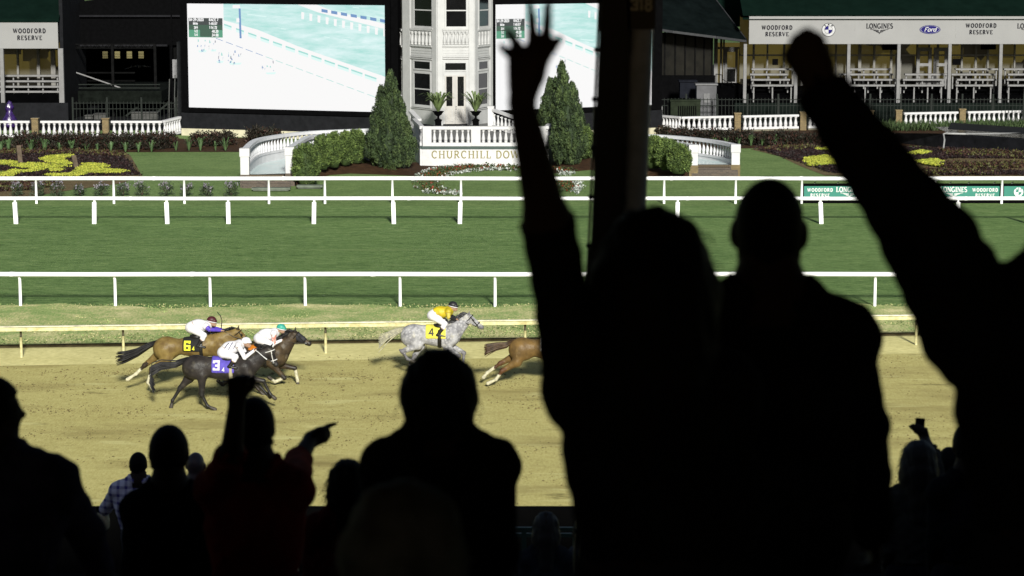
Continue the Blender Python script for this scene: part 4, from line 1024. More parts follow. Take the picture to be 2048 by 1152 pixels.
    for (u0, u1, g0, g1) in ((889.5, 909.4, 892.5, 904.5), (910.4, 931.5, 915, 927.5)):
        s0, s1 = s_of(u0), s_of(u1); sm = (s0 + s1) / 2; z0, z1 = TFLOOR - .01, z_of(151, sm)
        m2 = MB(); m2.obox((a.x, a.y), (d.x, d.y), s0, s1, z0, z1, 0.002, 0.055); dr = m2.build("door", mat("door_cream", (0.33, 0.315, 0.30), 0.45, 0.05, 2), root)
        m2 = MB(); m2.obox((a.x, a.y), (d.x, d.y), s_of(g0), s_of(g1), z_of(212, sm), z_of(153, sm), 0.05, 0.062); m2.build("pane", GLASS, dr)
        m2 = MB(); q0, q1 = s_of(g0), s_of(g1)
        for (c0, c1, e0, e1) in ((q0, q1, 243, 242), (q0, q1, 219, 218), (q0, q0 + .03, 243, 218), (q1 - .03, q1, 243, 218)): m2.obox((a.x, a.y), (d.x, d.y), c0, c1, z_of(e0, sm), z_of(e1, sm), 0.05, 0.07)
        m2.build("panel_moulding", W_TOWER, dr)
        if u0 > 900:
            m2 = MB(); 
            for vv in (212.5, 217): m2.obox((a.x, a.y), (d.x, d.y), s_of(911), s_of(912.6), z_of(vv + 1.4, sm), z_of(vv, sm), 0.05, 0.11)
            m2.build("handle", BLACK, dr)
    for uu in ((886, 889.2), (931.8, 935)):
        m2 = MB(); m2.obox((a.x, a.y), (d.x, d.y), s_of(uu[0]), s_of(uu[1]), TFLOOR, z_of(122, 1), 0, 0.06); m2.build("door_jamb", W_TOWER, root)
    m2 = MB(); m2.obox((a.x, a.y), (d.x, d.y), s_of(886), s_of(934), TFLOOR - .02, TFLOOR + 0.06, 0.06, 0.5); m2.build("threshold", CHAR, root)
tower()

# urns on pedestals
PLANTM = mat("yucca_green", (0.10, 0.14, 0.05), 0.6, 0.25, 3)
for (u, lab, lp) in ((876.5, "black urn on a pedestal left of the tower doors", "spiky green plant in the urn left of the tower doors"), (951.5, "black urn on a pedestal right of the tower doors", "spiky green plant in the urn right of the tower doors")):
    Yu = YTW - 3.4; c = at(u, 252.5, Yu); c.z = TFLOOR
    root = empty("garden_urn", c, lab, "urn", "urns flanking the tower doors")
    s = (at(u, 220, Yu).z - TFLOOR) / 1.0
    mb = MB(); w = 0.22
    mb.box(c.x - w, c.x + w, Yu - w, Yu + w, TFLOOR, TFLOOR + 0.06); mb.box(c.x - w * .84, c.x + w * .84, Yu - w * .84, Yu + w * .84, TFLOOR + .06, TFLOOR + .44 * s); mb.box(c.x - w, c.x + w, Yu - w, Yu + w, TFLOOR + .44 * s, TFLOOR + .50 * s)
    mb.build("pedestal", BLACK, root, bevel=0.01)
    mb = MB(); mb.lathe((c.x, Yu, TFLOOR + .50 * s), [(0.17, 0), (0.16, .03), (.07, .08), (.055, .16 * s), (.10, .2 * s), (.22, .27 * s), (.25, .34 * s), (.31, .40 * s), (.35, .415 * s), (.34, .44 * s), (.27, .43 * s)], 16)
    mb.build("bowl", BLACK, root, smooth=True)
    strap_plant(Vector((c.x, Yu, TFLOOR + .9 * s)), 0.95 * s, lp, "spiky plants in the urns", n=46, m=PLANTM, name="urn_plant", wide=1.7)

# ================================================================== video screens
SCRW = emit("screen_white", (1.0, 0.995, 1.0), 0.88)
def screen_turf():
    """washed-out turf on the video board: soft uneven aqua light"""
    if "screen_turf" in MATS: return MATS["screen_turf"]
    m = emit("screen_turf", (1, 1, 1), 1.0); nt = m.node_tree; b = nt.nodes["Principled BSDF"]
    tc = nd(nt, "ShaderNodeTexCoord"); mp = nd(nt, "ShaderNodeMapping"); mp.inputs["Rotation"].default_value = (0, R(-14), 0); mp.inputs["Scale"].default_value = (0.28, 0.28, 1.5); nt.links.new(tc.outputs["Object"], mp.inputs[0])
    n = nd(nt, "ShaderNodeTexNoise"); n.inputs["Scale"].default_value = 1.6; n.inputs["Detail"].default_value = 8; n.inputs["Roughness"].default_value = 0.7; nt.links.new(mp.outputs[0], n.inputs["Vector"])
    rp = nd(nt, "ShaderNodeValToRGB"); rp.color_ramp.elements[0].position = 0.34; rp.color_ramp.elements[0].color = (*srgb(160, 216, 209), 1); rp.color_ramp.elements[1].position = 0.68; rp.color_ramp.elements[1].color = (*srgb(218, 240, 241), 1)
    nt.links.new(n.outputs[0], rp.inputs[0]); nt.links.new(rp.outputs[0], b.inputs["Emission Color"])
    return m
def screen(name, label, c00, c10, gap_ratio, Y0, Y1, vt0, vb0, vt1, vb1, mirror_to=1.0):
    """c00,c10: pixel u of left and right edge; Y0,Y1 distances of those edges"""
    A0, A1 = at(c00, vb0, Y0), at(c00, vt0, Y0); B0, B1 = at(c10, vb1, Y1), at(c10, vt1, Y1)
    ctr = (A0 + B0) / 2
    root = empty(name, (ctr.x, ctr.y, ZT), label, "screen")
    d = Vector((B0.x - A0.x, B0.y - A0.y, 0)); L = d.length; d.normalize(); n = Vector((d.y, -d.x, 0))
    zb, zt = (A0.z + B0.z) / 2, (A1.z + B1.z) / 2
    mb = MB(); mb.obox((A0.x, A0.y), (d.x, d.y), -0.55, L + 0.8, zb - 0.35, zt + 0.5, -1.6, -0.06); mb.build("cabinet", BLACK, root)
    fr = MB()
    for (s0, s1, z0, z1) in ((-0.30, 0, zb - .3, zt + .3), (L, L + .35, zb - .3, zt + .3), (0.001, L - .001, zb - .3, zb), (0.001, L - .001, zt, zt + .3)): fr.obox((A0.x, A0.y), (d.x, d.y), s0, s1, z0, z1, -0.05, 0.10)
    fr.build("frame", BLACK, root)
    ba = MB(); ba.obox((A0.x, A0.y), (d.x, d.y), -0.55, L + 0.8, ZT - .05, zb - 0.35, -1.5, 0.02); ba.build("base_wall", CHAR, root)
    pl = MB(); pl.obox((A0.x, A0.y), (d.x, d.y), -0.5, L + 0.75, ZT - .05, ZT + 0.42, 0.02, 0.14); pl.build("plinth", mat("cream_plinth", (0.42, 0.39, 0.28), 0.6, 0.1, 2), root)
    g = MB(); g.obox((A0.x, A0.y), (d.x, d.y), 0, L, zb, zt, -0.05, 0.0); g.build("panel", SCRW, root)
    H = zt - zb
    # the broadcast picture, in picture fractions (0..1, 0..1 from the bottom left)
    AQ = screen_turf(); AQ2 = emit("screen_aqua_deep", srgb(150, 212, 205), 1.0); BLU = emit("screen_blue", srgb(96, 138, 190), 1.0)
    DK = emit("screen_dark", srgb(20, 34, 40), 1.0); GR = emit("screen_green", srgb(70, 150, 118), 1.0); GR2 = emit("screen_green_dark", srgb(22, 74, 54), 1.0); PALE = emit("screen_pale_aqua", srgb(215, 243, 240), 1.0); NV = emit("screen_navy", srgb(60, 70, 110), 1.0)
    mats = [SCRW, AQ, AQ2, BLU, DK, GR, GR2, PALE, NV, emit("screen_aqua_mid", srgb(176, 222, 217), 1.0)]
    pic = MB()
    W_, H_ = 394.0, 211.0
    def P(x, y, lay): # source picture pixels of the left screen (378..772 wide, 5..216 high, deskewed)
        s = max(0.0, min(1.0, (x - 378) / W_)) * L; z = zt - max(0.0, min(1.0, (y - 5) / H_)) * H
        q = Vector((A0.x, A0.y, 0)) + d * s + n * (0.004 + 0.004 * lay); return (q.x, q.y, z)
    def poly(pts, mi, lay):
        # clip to the picture on the right and the top
        pic.add([P(x, y, lay) for x, y in pts], [tuple(range(len(pts)))[::-1]], mi)
    poly([(452, 5), (452, 44), (520, 62), (600, 94), (700, 130), (772, 154), (772, 5)], 1, 0)
    # turf streaks
    for k in range(24):
        x, y = random.uniform(456, 766), random.uniform(8, 140)
        if y > 34 + (x - 452) * 0.33: continue
        l = random.uniform(8, 40); poly([(x, y), (min(x + l, 771), y + l * .12), (min(x + l, 771), y + l * .12 + 1.6), (x, y + 1.4)], 7 if k % 3 else 9, 1)
    poly([(600, 5), (640, 20), (772, 52), (772, 42), (660, 14), (640, 5)], 0, 2)                        # far rail
    for k, x in enumerate(range(560, 772, 16)):
        y = 4 + (x - 560) * 0.20 + 6
        if x > 600: poly([(x, y), (x + 6, y + 1), (x + 5, y + 15), (x, y + 14)], 0, 3)
    for k, x in enumerate(range(648, 766, 19)):
        y = 12 + (x - 640) * 0.16; poly([(x, y), (x + 12, y + 2), (x + 12, y + 8), (x, y + 6)], 3, 3)
    poly([(452, 38), (520, 56), (600, 88), (700, 122), (772, 146), (772, 158), (700, 134), (600, 99), (520, 66), (452, 46)], 0, 2)   # near rail
    for k in range(14):
        x = 453 + k * 24 + k * k * 0.12
        if x > 745: break
        y = 45 + (x - 453) * 0.345; w = 15 + k * 0.7; poly([(x, y), (min(x + w, 771), y + w * .33), (min(x + w, 771), y + w * .33 + 3), (x, y + 3)], 2, 3)
        poly([(x, y + 3.2), (min(x + w, 771), y + w * .33 + 3.2), (min(x + w, 771), y + w * .33 + 8), (x, y + 8)], 7, 3)
    for k in range(18):
        x = 436 + k * 20
        if x > 750: break
        y = 74 + (x - 436) * 0.355; w = 14; poly([(x, y), (x + w, y + w * .36), (x + w, y + w * .36 + 1.1), (x, y + 1.1)], 2 if k > 4 else 3, 3)
    poly([(483, 14), (487, 14), (488, 74), (484, 74)], 3, 4); poly([(478, 34), (484, 33), (484, 42), (478, 42)], 0, 5); poly([(471, 7), (486, 7), (486, 14), (471, 14)], 0, 5)
    # tiny racing figures
    rs = random.Random(3)
    for (cx, cy, w, h, nn) in ((404, 88, 12, 12, 9), (428, 88, 8, 10, 7), (468, 110, 18, 14, 16), (440, 112, 10, 9, 6), (541, 130, 14, 12, 8)):
        for k in range(nn):
            x, y = cx + rs.uniform(-w, w), cy + rs.uniform(-h, h); a = rs.uniform(2, 6); b = rs.uniform(0.6, 1.6)
            poly([(x, y), (x + b, y - .6), (x + b + rs.uniform(-2, 2), y + a), (x - .5, y + a)], rs.choice([3, 3, 8, 2]), 3)
        poly([(cx - w * .4, cy + h), (cx + w * 1.1, cy + h - 1), (cx + w * .9, cy + h + 3), (cx - w * .2, cy + h + 3.5)], 7, 3)
    # results panel
    poly([(381, 34), (450, 34), (450, 48), (381, 48)], 4, 6); poly([(381, 48), (450, 48), (450, 58), (381, 58)], 6, 6); poly([(381, 58), (450, 58), (450, 73), (381, 73)], 5, 6)
    poly([(381, 5), (452, 5), (452, 33.8), (381, 33.8)], 0, 6); poly([(404, 48.5), (436, 48.5), (436, 72), (404, 72)], 6, 7)
    mats_n = len(mats)
    for (txt, x, y, hpx) in (("04-29-2023", 397, 40, 5.0), ("RACE 7", 432, 40, 5.0), ("Mile", 395, 47.5, 4.6), ("1:40.07", 431, 47.5, 4.8), ("3/4", 396, 55.5, 4.6), ("1:14.72", 431, 55.5, 4.8), ("1/2", 396, 63, 4.6), ("48.20", 435, 63, 4.8), ("1/4", 396, 70.5, 4.6), ("24.08", 435, 70.5, 4.8)):
        tm = text_width(txt, .12)
        put_text(pic, txt.replace("C", "C"), lambda a, b, dd=0, x=x, y=y: P(x + a, y - b, 8 + dd * 400), hpx, 0.30, 0.12, serif=False, mi=0, squash=0.86)
    pic.build("picture", mats, root)
screen("video_screen", "large video board showing the race, left of the tower", 378, 772, 1, 152.0, 147.6, 6, 213, 11.5, 226)
screen("video_screen", "narrower video board showing the race, half hidden behind the raised hand", 990, 1303, 1, 147.4, 152.5, 13.5, 227, 0.5, 204)
mb = MB(); pbox(mb, 778, 95, 797, 262, 153.5, 1.2); mb.build("equipment_wall", CHAR, label="narrow charcoal wall between the large screen and the tower", cat="wall")
mb = MB(); pbox(mb, 760, -40, 800, 95, 154, 1.2); mb.build("equipment_wall", BLACK, label="black wall above the narrow charcoal wall beside the tower", cat="wall")

# ================================================================== pavilions
def zat(v, Y): return at(1024, v, Y).z
def xat(u, Y, v=150): return at(u, v, Y).x
def table(u0, u1, v, Y, legs_v, label, group):
    """white counter: slab top, legs, stretcher"""
    a, b = xat(u0, Y), xat(u1, Y); z = zat(v, Y); zl = zat(legs_v, Y)
    root = empty("white_counter", ((a + b) / 2, Y, zl), label, "counter", group)
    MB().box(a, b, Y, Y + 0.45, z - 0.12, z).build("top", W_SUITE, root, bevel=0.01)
    n = max(2, int((b - a) / 0.95) + 1); lm = MB().box(-0.045, 0.045, 0, 0.09, zl, z - 0.12).build("leg", W_SUITE, me_only=True)
    for i in range(n):
        o = link("leg", lm, root); o.location = (a + 0.12 + (b - a - 0.24) * i / (n - 1), Y + 0.18, 0)
    return root
def pavilion_right():
    Y = 165.0
    root = empty("right_pavilion", (xat(1750, Y), Y, ZT), "right viewing pavilion with white sign fascia, posts and warmly lit glazed back wall", "pavilion")
    x0, x1 = xat(1490, Y), xat(2190, Y)
    zs0, zs1 = zat(88, Y), zat(32, Y)
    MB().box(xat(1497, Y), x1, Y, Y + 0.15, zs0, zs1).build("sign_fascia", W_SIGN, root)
    for u in (1708, 1909): MB().box(xat(u, Y) - .012, xat(u, Y) + .012, Y - 0.006, Y, zs0, zs1).build("fascia_joint", mat("joint_grey", (0.2, 0.2, 0.2), 0.6), root)
    xr = xat(1380, Y + 8); mb = MB(); mb.add([(x0 - .2, Y - .1, zs1 + .02), (x1, Y - .1, zs1 + .02), (x1, Y + 14, zs1 + 6.5), (x0 - .2, Y + 14, zs1 + 6.5), (xr, Y + 7.5, zs1 - 1), (xr, Y + 14, zs1 + 6.5), (x0 + 2, Y + 7.5, zs1 - 1), (x0 + 2, Y + 14, zs1 + 6.48)], [(0, 1, 2, 3), (4, 6, 7, 5)]); 
    mb.add([(x0 - .2, Y - .1, zs1 - .25), (x1, Y - .1, zs1 - .25), (x1, Y + 14, zs1 + 6.2), (x0 - .2, Y + 14, zs1 + 6.2)], [(3, 2, 1, 0)]); mb.build("roof", GREENDARK, root)
    # logos
    lg = MB()
    word_woodford(lg, face_place(1554, 62, Y), 0.36, 0); word_longines(lg, face_place(1759, 57, Y), 0.34, 0); word_woodford(lg, face_place(1962, 58, Y), 0.36, 0); word_longines(lg, face_place(2061, 57, Y), 0.34, 0)
    roundel(lg, face_place(1657, 59.5, Y), 0.47, 0, 1, 2); oval_script(lg, face_place(1860, 59, Y), 0.72, 1, 2)
    lg.build("fascia_logos", [INK, INKBLUE, mat("logo_pale", (0.36, 0.36, 0.37), 0.5)], root)
    # posts
    for u in (1490, 1592, 1697, 1797, 1899, 2001, 2103):
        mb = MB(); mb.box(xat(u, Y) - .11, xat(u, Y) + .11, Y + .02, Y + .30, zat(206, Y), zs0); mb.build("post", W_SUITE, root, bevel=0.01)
    # deck, stepped back
    for k, (dy, v) in enumerate(((0.35, 208), (1.0, 190), (1.6, 184), (2.2, 178), (2.8, 172))):
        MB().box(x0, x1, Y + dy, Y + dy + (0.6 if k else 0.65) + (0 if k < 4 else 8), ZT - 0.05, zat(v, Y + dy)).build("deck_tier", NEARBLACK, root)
    # glazed back wall
    Yb = Y + 3.2; z0, z1 = zat(172, Yb), zat(60, Yb)
    MB().box(x0, x1, Yb + 0.8, Yb + 1.0, z0, z1 + 1).build("room_wall", [lit_room()], root)
    MB().box(x0, x1, Yb - 2.5, Yb + 1.0, z1 + .9, z1 + 1.1).build("room_ceiling", NEARBLACK, root)
    MULL = mat("mullion_white", (0.16, 0.155, 0.148), 0.7, 0.1, 3, spec=0.05)
    rs = random.Random(5)
    u = 1505
    while u < 2160:
        w = rs.choice([3, 4, 4, 6]); mb = MB(); mb.box(xat(u, Yb), xat(u + w, Yb), Yb, Yb + .2, z0, z1 + .9); mb.build("mullion", MULL, root); u += w + rs.choice([14, 20, 24, 30])
    MB().box(x0, x1, Yb + .02, Yb + .18, zat(112, Yb), zat(109, Yb)).build("transom_bar", MULL, root)
    MB().box(x0, x1, Yb + .02, Yb + .22, z0 - .2, zat(158, Yb)).build("dado_panel", mat("dado_dark", (0.010, 0.009, 0.007), 0.8, spec=0.01), root)
    for k, (u0, v0, u1, v1) in enumerate([(1765, 88, 1795, 100), (1962, 88, 1992, 99), (1545, 118, 1556, 130), (1905, 118, 1922, 130), (2090, 90, 2110, 100)]):
        mb = MB(); pbox(mb, u0, v0, u1, v1, Yb - 1.2, 0.12); mb.build("monitor", BLACK, root)
    for (u0, u1) in ((1832, 1862), (1866, 1894)):
        mb = MB(); a, b = xat(u0, Yb), xat(u1, Yb); zc = zat(95, Yb)
        for (p, q, r_, s) in ((a, a + .22, z0, zc), (b - .22, b, z0, zc), (a + .22, b - .22, zc - .25, zc), (a + .22, b - .22, z0, z0 + .5), (a + .22, b - .22, z0 + 1.4, z0 + 1.6)): mb.box(p, q, Yb - .14, Yb - .02, r_, s)
        mb.build("glazed_door", W_SUITE, root)
    # counters: four rising rows in bays
    bays = [(1502, 1588), (1672, 1696), (1700, 1794), (1802, 1896), (1904, 1996), (2006, 2098)]
    names = ["bay beside the double doors", "bay right of the raised fist", "bay below the winged logo", "bay below the blue oval", "bay at the right picture edge", "outermost bay"]
    rs = random.Random(9)
    for bi, (a, b) in enumerate(bays):
        for ri, (v, dy, lv) in enumerate(((169.5, 0.4, 205), (158, 1.0, 186), (147.5, 1.6, 178), (137, 2.2, 172))):
            if (bi, ri) in ((1, 3), (3, 3)): continue
            j0, j1 = rs.randint(-4, 10), rs.randint(-12, 4)
            table(a + j0, b + j1, v, Y + dy, lv, "%s-row white counter in the %s of the right pavilion" % (["front", "second", "third", "back"][ri], names[bi]), "white counters of the right pavilion")
def lit_room():
    """warm lit room seen through glazing: blocks of wall, pictures and shade"""
    if "lit_room_blocks" in MATS: return MATS["lit_room_blocks"]
    m = bpy.data.materials.new("lit_room_blocks"); m.use_nodes = True; nt = m.node_tree; b = nt.nodes["Principled BSDF"]
    tc = nd(nt, "ShaderNodeTexCoord"); mp = nd(nt, "ShaderNodeMapping"); mp.inputs["Scale"].default_value = (0.62, 0.0, 0.55); nt.links.new(tc.outputs["Object"], mp.inputs[0])
    vo = nd(nt, "ShaderNodeTexVoronoi", distance='CHEBYCHEV'); vo.inputs["Scale"].default_value = 1.0; nt.links.new(mp.outputs[0], vo.inputs["Vector"])
    rp = nd(nt, "ShaderNodeValToRGB"); rp.color_ramp.interpolation = 'CONSTANT'
    els = rp.color_ramp.elements; els[0].color = (*srgb(24, 20, 12), 1); els[1].position = 0.25; els[1].color = (*srgb(74, 64, 26), 1)
    for p, c in ((0.48, srgb(112, 98, 44)), (0.70, srgb(92, 80, 34)), (0.86, srgb(40, 34, 18)), (0.95, srgb(190, 174, 110))):
        e = els.new(p); e.color = (*c, 1)
    nt.links.new(vo.outputs["Color"], rp.inputs[0])
    b.inputs["Base Color"].default_value = (0.02, 0.018, 0.01, 1)
    nt.links.new(rp.outputs[0], b.inputs["Emission Color"]); b.inputs["Emission Strength"].default_value = 0.42 / 2 ** EXPO  # the wall itself glows, room light and shade put into its colour
    MATS["lit_room_blocks"] = m
    return m
pavilion_right()

def pavilion_left():
    Y = 163.0
    root = empty("left_pavilion", (xat(20, Y), Y, ZT), "left viewing pavilion with white sign fascia, white counters and glazed back wall", "pavilion")
    x0, x1 = xat(-130, Y), xat(121, Y)
    zs0, zs1 = zat(97, Y), zat(38, Y)
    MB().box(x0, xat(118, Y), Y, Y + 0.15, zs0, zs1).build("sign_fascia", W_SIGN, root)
    lg = MB(); word_woodford(lg, face_place(59, 69, Y), 0.38, 0); lg.build("fascia_logos", INK, root)
    mb = MB(); mb.add([(x0, Y - .1, zs1 + .02), (x1, Y - .1, zs1 + .02), (x1, Y + 10, zs1 + 5), (x0, Y + 10, zs1 + 5), (x0, Y - .1, zs1 - .2), (x1, Y - .1, zs1 - .2), (x1, Y + 10, zs1 + 4.8), (x0, Y + 10, zs1 + 4.8)], [(0, 1, 2, 3), (7, 6, 5, 4), (1, 5, 6, 2), (0, 4, 5, 1)]); mb.build("roof", GREENDARK, root)
    for u in (4, 122, -110):
        w = .13 if u != 122 else .17
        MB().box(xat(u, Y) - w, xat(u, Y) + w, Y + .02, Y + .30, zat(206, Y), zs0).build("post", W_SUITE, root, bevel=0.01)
    Yb = Y + 3.4
    MB().box(x0, xat(119, Yb), Yb + .8, Yb + 1, zat(180, Yb), zat(60, Yb)).build("room_wall", lit_room(), root)
    for u, w in ((-60, 6), (-20, 5), (34, 4), (74, 6), (102, 9)): MB().box(xat(u, Yb), xat(u + w, Yb), Yb, Yb + .2, zat(180, Yb), zat(60, Yb)).build("mullion", mat("mullion_white", (0.20, 0.195, 0.185)), root)
    MB().box(x0, xat(119, Yb), Yb + .03, Yb + .2, zat(185, Yb), zat(152, Yb)).build("dado_panel", mat("dado_dark", (0.03, 0.026, 0.02)), root)
    MB().box(xat(119, Y) , xat(126, Y), Y + .4, Y + 9, ZT, zs1 + 2).build("end_wall", CHAR, root)
    MB().box(x0, xat(141, Y), Y - 1.2, Y - .9, ZT - .05, zat(206, Y - 1.2)).build("base_wall", CHAR, root)
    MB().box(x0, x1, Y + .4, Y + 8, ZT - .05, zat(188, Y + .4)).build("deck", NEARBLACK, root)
    for ri, (v, dy, lv) in enumerate(((182, 0.5, 206), (172, 1.1, 188), (161, 1.7, 182), (150, 2.3, 178))):
        table(-125, 117, v, Y + dy, lv, "%s-row white counter of the left pavilion under the sign" % ["front", "second", "third", "back"][ri], "white counters of the left pavilion")
pavilion_left()
# purple wrapped figure
def wrapped():
    Yp = 158.5; c = at(20, 246, Yp); z0 = ZT; H = zat(201, Yp) - z0
    mb = MB(); mb.lathe((c.x, Yp, z0), [(0.50, 0), (0.52, .1 * H), (.46, .3 * H), (.36, .42 * H), (.24, .52 * H), (.20, .6 * H), (.27, .68 * H), (.27, .78 * H), (.16, .88 * H), (.10, .95 * H), (.02, H)], 14)
    mb.v = [(x + random.uniform(-.05, .05), y + random.uniform(-.05, .05), z + random.uniform(-.03, .03)) for x, y, z in mb.v]
    mb.build("wrapped_statue", mat("purple_plastic_wrap", (0.030, 0.012, 0.085), 0.25, 0.3, 5, 0.6, 9, spec=0.6), label="statue wrapped in shiny purple plastic beside the left pavilion", cat="statue", smooth=True)
wrapped()

# ================================================================== iron fences
def iron_fence(name, u0, u1, vt, Y, label, spacing=0.30, post_every=2.9, h=None):
    z1 = zat(vt, Y); x0, x1 = xat(u0, Y), xat(u1, Y)
    root = empty(name, ((x0 + x1) / 2, Y, ZT), label, "fence")
    H = z1 - ZT
    for k, z in enumerate((ZT + 0.25, ZT + H * 0.72, ZT + H * 0.93)): MB().box(x0, x1, Y - .02, Y + .02, z, z + 0.045).build("rail", IRON, root)
    pm = MB().box(-.016, .016, -.016, .016, ZT - .04, z1).build("picket", IRON, me_only=True); qm = MB().box(-.055, .055, -.055, .055, ZT - .04, z1 + .28).build("post", IRON, me_only=True)
    n = int((x1 - x0) / spacing)
    for i in range(n + 1):
        o = link("picket", pm, root); o.location = (x0 + i * spacing, Y - .04, 0)
    x = x0
    while x <= x1: o = link("post", qm, root); o.location = (x, Y, 0); x += post_every
iron_fence("iron_fence", 144, 362, 203, 157.0, "dark iron picket fence before the black stage", 0.24, 2.26)
iron_fence("iron_fence", 1250, 2150, 196, 159.5, "dark green iron picket fence before the right pavilion", 0.24, 2.05)
mb = MB(); mb.box(xat(1470, 162), xat(2190, 162), 162, 162.1, ZT, zat(206, 162)); mb.build("wind_screen", mat("dark_green_mesh", (0.0048, 0.0075, 0.0062), 0.9, 0.15, 2, spec=0.03), label="dark green mesh screen behind the right iron fence", cat="screen")

# ================================================================== dark covered stage on the left
DSTEEL = mat("dull_steel", (0.0055, 0.0055, 0.0057), 0.9, 0.2, 3, spec=0.01)
def stage():
    Y = 172.0
    root = empty("dark_stage", (xat(250, Y), Y, ZT), "unlit black covered stage with roof truss between the left pavilion and the large screen", "stage")
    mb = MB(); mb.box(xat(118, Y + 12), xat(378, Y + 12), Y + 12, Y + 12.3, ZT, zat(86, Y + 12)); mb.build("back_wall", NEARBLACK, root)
    mb = MB(); zl, zr = zat(9, Y), zat(-8, Y)
    mb.add([(xat(120, Y), Y - 2, zat(88, Y)), (xat(378, Y), Y - 2, zat(88, Y)), (xat(378, Y), Y - 2, zat(-40, Y)), (xat(200, Y), Y - 2, zat(-2, Y)), (xat(120, Y), Y - 2, zat(10, Y))], [(0, 1, 2, 3, 4)])
    mb.add([(xat(120, Y), Y + 13, zat(88, Y)), (xat(378, Y), Y + 13, zat(88, Y)), (xat(378, Y), Y + 13, zat(-40, Y)), (xat(200, Y), Y + 13, zat(-2, Y)), (xat(120, Y), Y + 13, zat(10, Y))], [(4, 3, 2, 1, 0)])
    mb.add([(xat(120, Y), Y - 2, zat(10, Y)), (xat(200, Y), Y - 2, zat(-2, Y)), (xat(378, Y), Y - 2, zat(-40, Y)), (xat(120, Y), Y + 13, zat(10, Y)), (xat(200, Y), Y + 13, zat(-2, Y)), (xat(378, Y), Y + 13, zat(-40, Y))], [(0, 1, 4, 3), (1, 2, 5, 4)])
    mb.build("roof_canopy", BLACK, root)
    for v, t in ((30, 3.6), (88, 3.6)):
        MB().box(xat(125, Y), xat(376 if v == 30 else 345, Y), Y - 2.3, Y - 2.02, zat(v + t / 2, Y), zat(v - t / 2, Y)).build("beam", mat("grey_beam", (0.013, 0.013, 0.015), 0.8, spec=0.01), root)
    # truss
    zt, zb = zat(88.5, Y - 4), zat(96, Y - 4); xa, xb = xat(148, Y - 4), xat(312, Y - 4)
    MB().bar((xa, Y - 4, zt), (xb, Y - 4, zt), .07).build("truss_chord", DSTEEL, root); MB().bar((xa, Y - 4, zb), (xb, Y - 4, zb), .07).build("truss_chord", DSTEEL, root)
    n = 14
    for i in range(n + 1):
        x = xa + (xb - xa) * i / n; MB().bar((x, Y - 4, zb), (x, Y - 4, zt), .05).build("truss_web", DSTEEL, root)
        if i < n: MB().bar((x, Y - 4, zb if i % 2 else zt), (xa + (xb - xa) * (i + 1) / n, Y - 4, zt if i % 2 else zb), .04).build("truss_web", DSTEEL, root)
    for u in (148, 226, 311, 343): MB().box(xat(u, Y - 4) - .09, xat(u, Y - 4) + .09, Y - 4.1, Y - 3.9, ZT, zt).build("column", DSTEEL if u != 343 else BLACK, root)
    # four lit windows far behind
    for i, (u, lv) in enumerate(((210, 0.55), (234.5, 1.0), (258.5, 1.0), (282, 0.8))):
        m = emit("lit_window_%d" % i, srgb(150, 140, 96), lv); w = MB(); pbox(w, u - 5, 103, u + 5, 116.5, Y + 11.8, .1); wo = w.build("lit_window", m, root)
        b = MB()
        for vv in (106, 109, 112, 114): pbox(b, u - 5, vv, u + 5, vv + .7, Y + 11.72, .06)
        b.build("blind_slats", NEARBLACK, wo)
    # deck and guard rail
    MB().box(xat(155, Y - 6), xat(322, Y - 6), Y - 6, Y + 6, zat(205, Y - 6), zat(182, Y - 6)).build("deck", mat("stage_green_skirt", (0.0055, 0.0070, 0.0058), 0.9, 0.3, 2, spec=0.03), root)
    for v in (168, 175): MB().box(xat(157, Y - 6), xat(320, Y - 6), Y - 6.1, Y - 6.02, zat(v + 1.6, Y - 6), zat(v, Y - 6)).build("guard_rail", IRON, root)
    for v, u0, u1 in ((144, 160, 270), (160, 160, 270)): MB().box(xat(u0, Y + 2), xat(u1, Y + 2), Y + 2, Y + 2.1, zat(v + 3, Y + 2), zat(v, Y + 2)).build("back_counter", DSTEEL, root)
    MB().box(xat(120, Y + 8), xat(375, Y + 8), Y + 8, Y + 8.2, ZT, zat(140, Y + 8)).build("mid_wall", NEARBLACK, root)
    for u in (268, 320): MB().bar(at(u + 18, 205, Y - 5), at(u - 16, 232, Y - 5), .12).build("brace", IRON, root)
stage()
mb = MB(); Yp = 168; mb.tube([at(140, 141, Yp), at(216, 167, Yp), at(241, 176, Yp)], 0.05, 8); mb.build("white_pole", W_SUITE, label="thin white pole slanting down across the dark stage", cat="pole")
mb = MB()
for a, b in (((249, 138), (275, 131)), ((262, 133), (282, 134)), ((275, 131), (301, 134)), ((270, 134), (290, 131))): mb.bar(at(*a, 176), at(*b, 176), .08, .05)
mb.build("tangled_frame", mat("grey_metal", (0.10, 0.10, 0.10), 0.5), label="pale tangled metal frame lying under the dark stage roof", cat="frame")
mb = MB(); pbox(mb, 345, 119, 354, 156, 160, .3); pbox(mb, 347, 95, 355, 119, 160.1, .3, 1); mb.build("cable_box", [mat("pale_grey_box", (0.16, 0.16, 0.17), 0.5), DSTEEL], label="pale grey electrical box on the mast left of the large screen", cat="box")
mb = MB(); pbox(mb, 342.5, -30, 345, 240, 160.6, .12); mb.build("mast", BLACK, label="slim black mast left of the large screen", cat="mast")
for i, (u, w, v0) in enumerate(((338, 1.6, 158), (349, 2.2, 150), (355, 2.6, 158))):
    mb = MB(); mb.tube([at(u + 1, v0, 159), at(u, (v0 + 238) / 2, 159), at(u + .5, 240, 159)], .035, 6); mb.build("conduit", mat("conduit_grey", (0.05, 0.052, 0.05), 0.5), label="%s upright grey conduit left of the large screen" % ORD[i], cat="pipe")
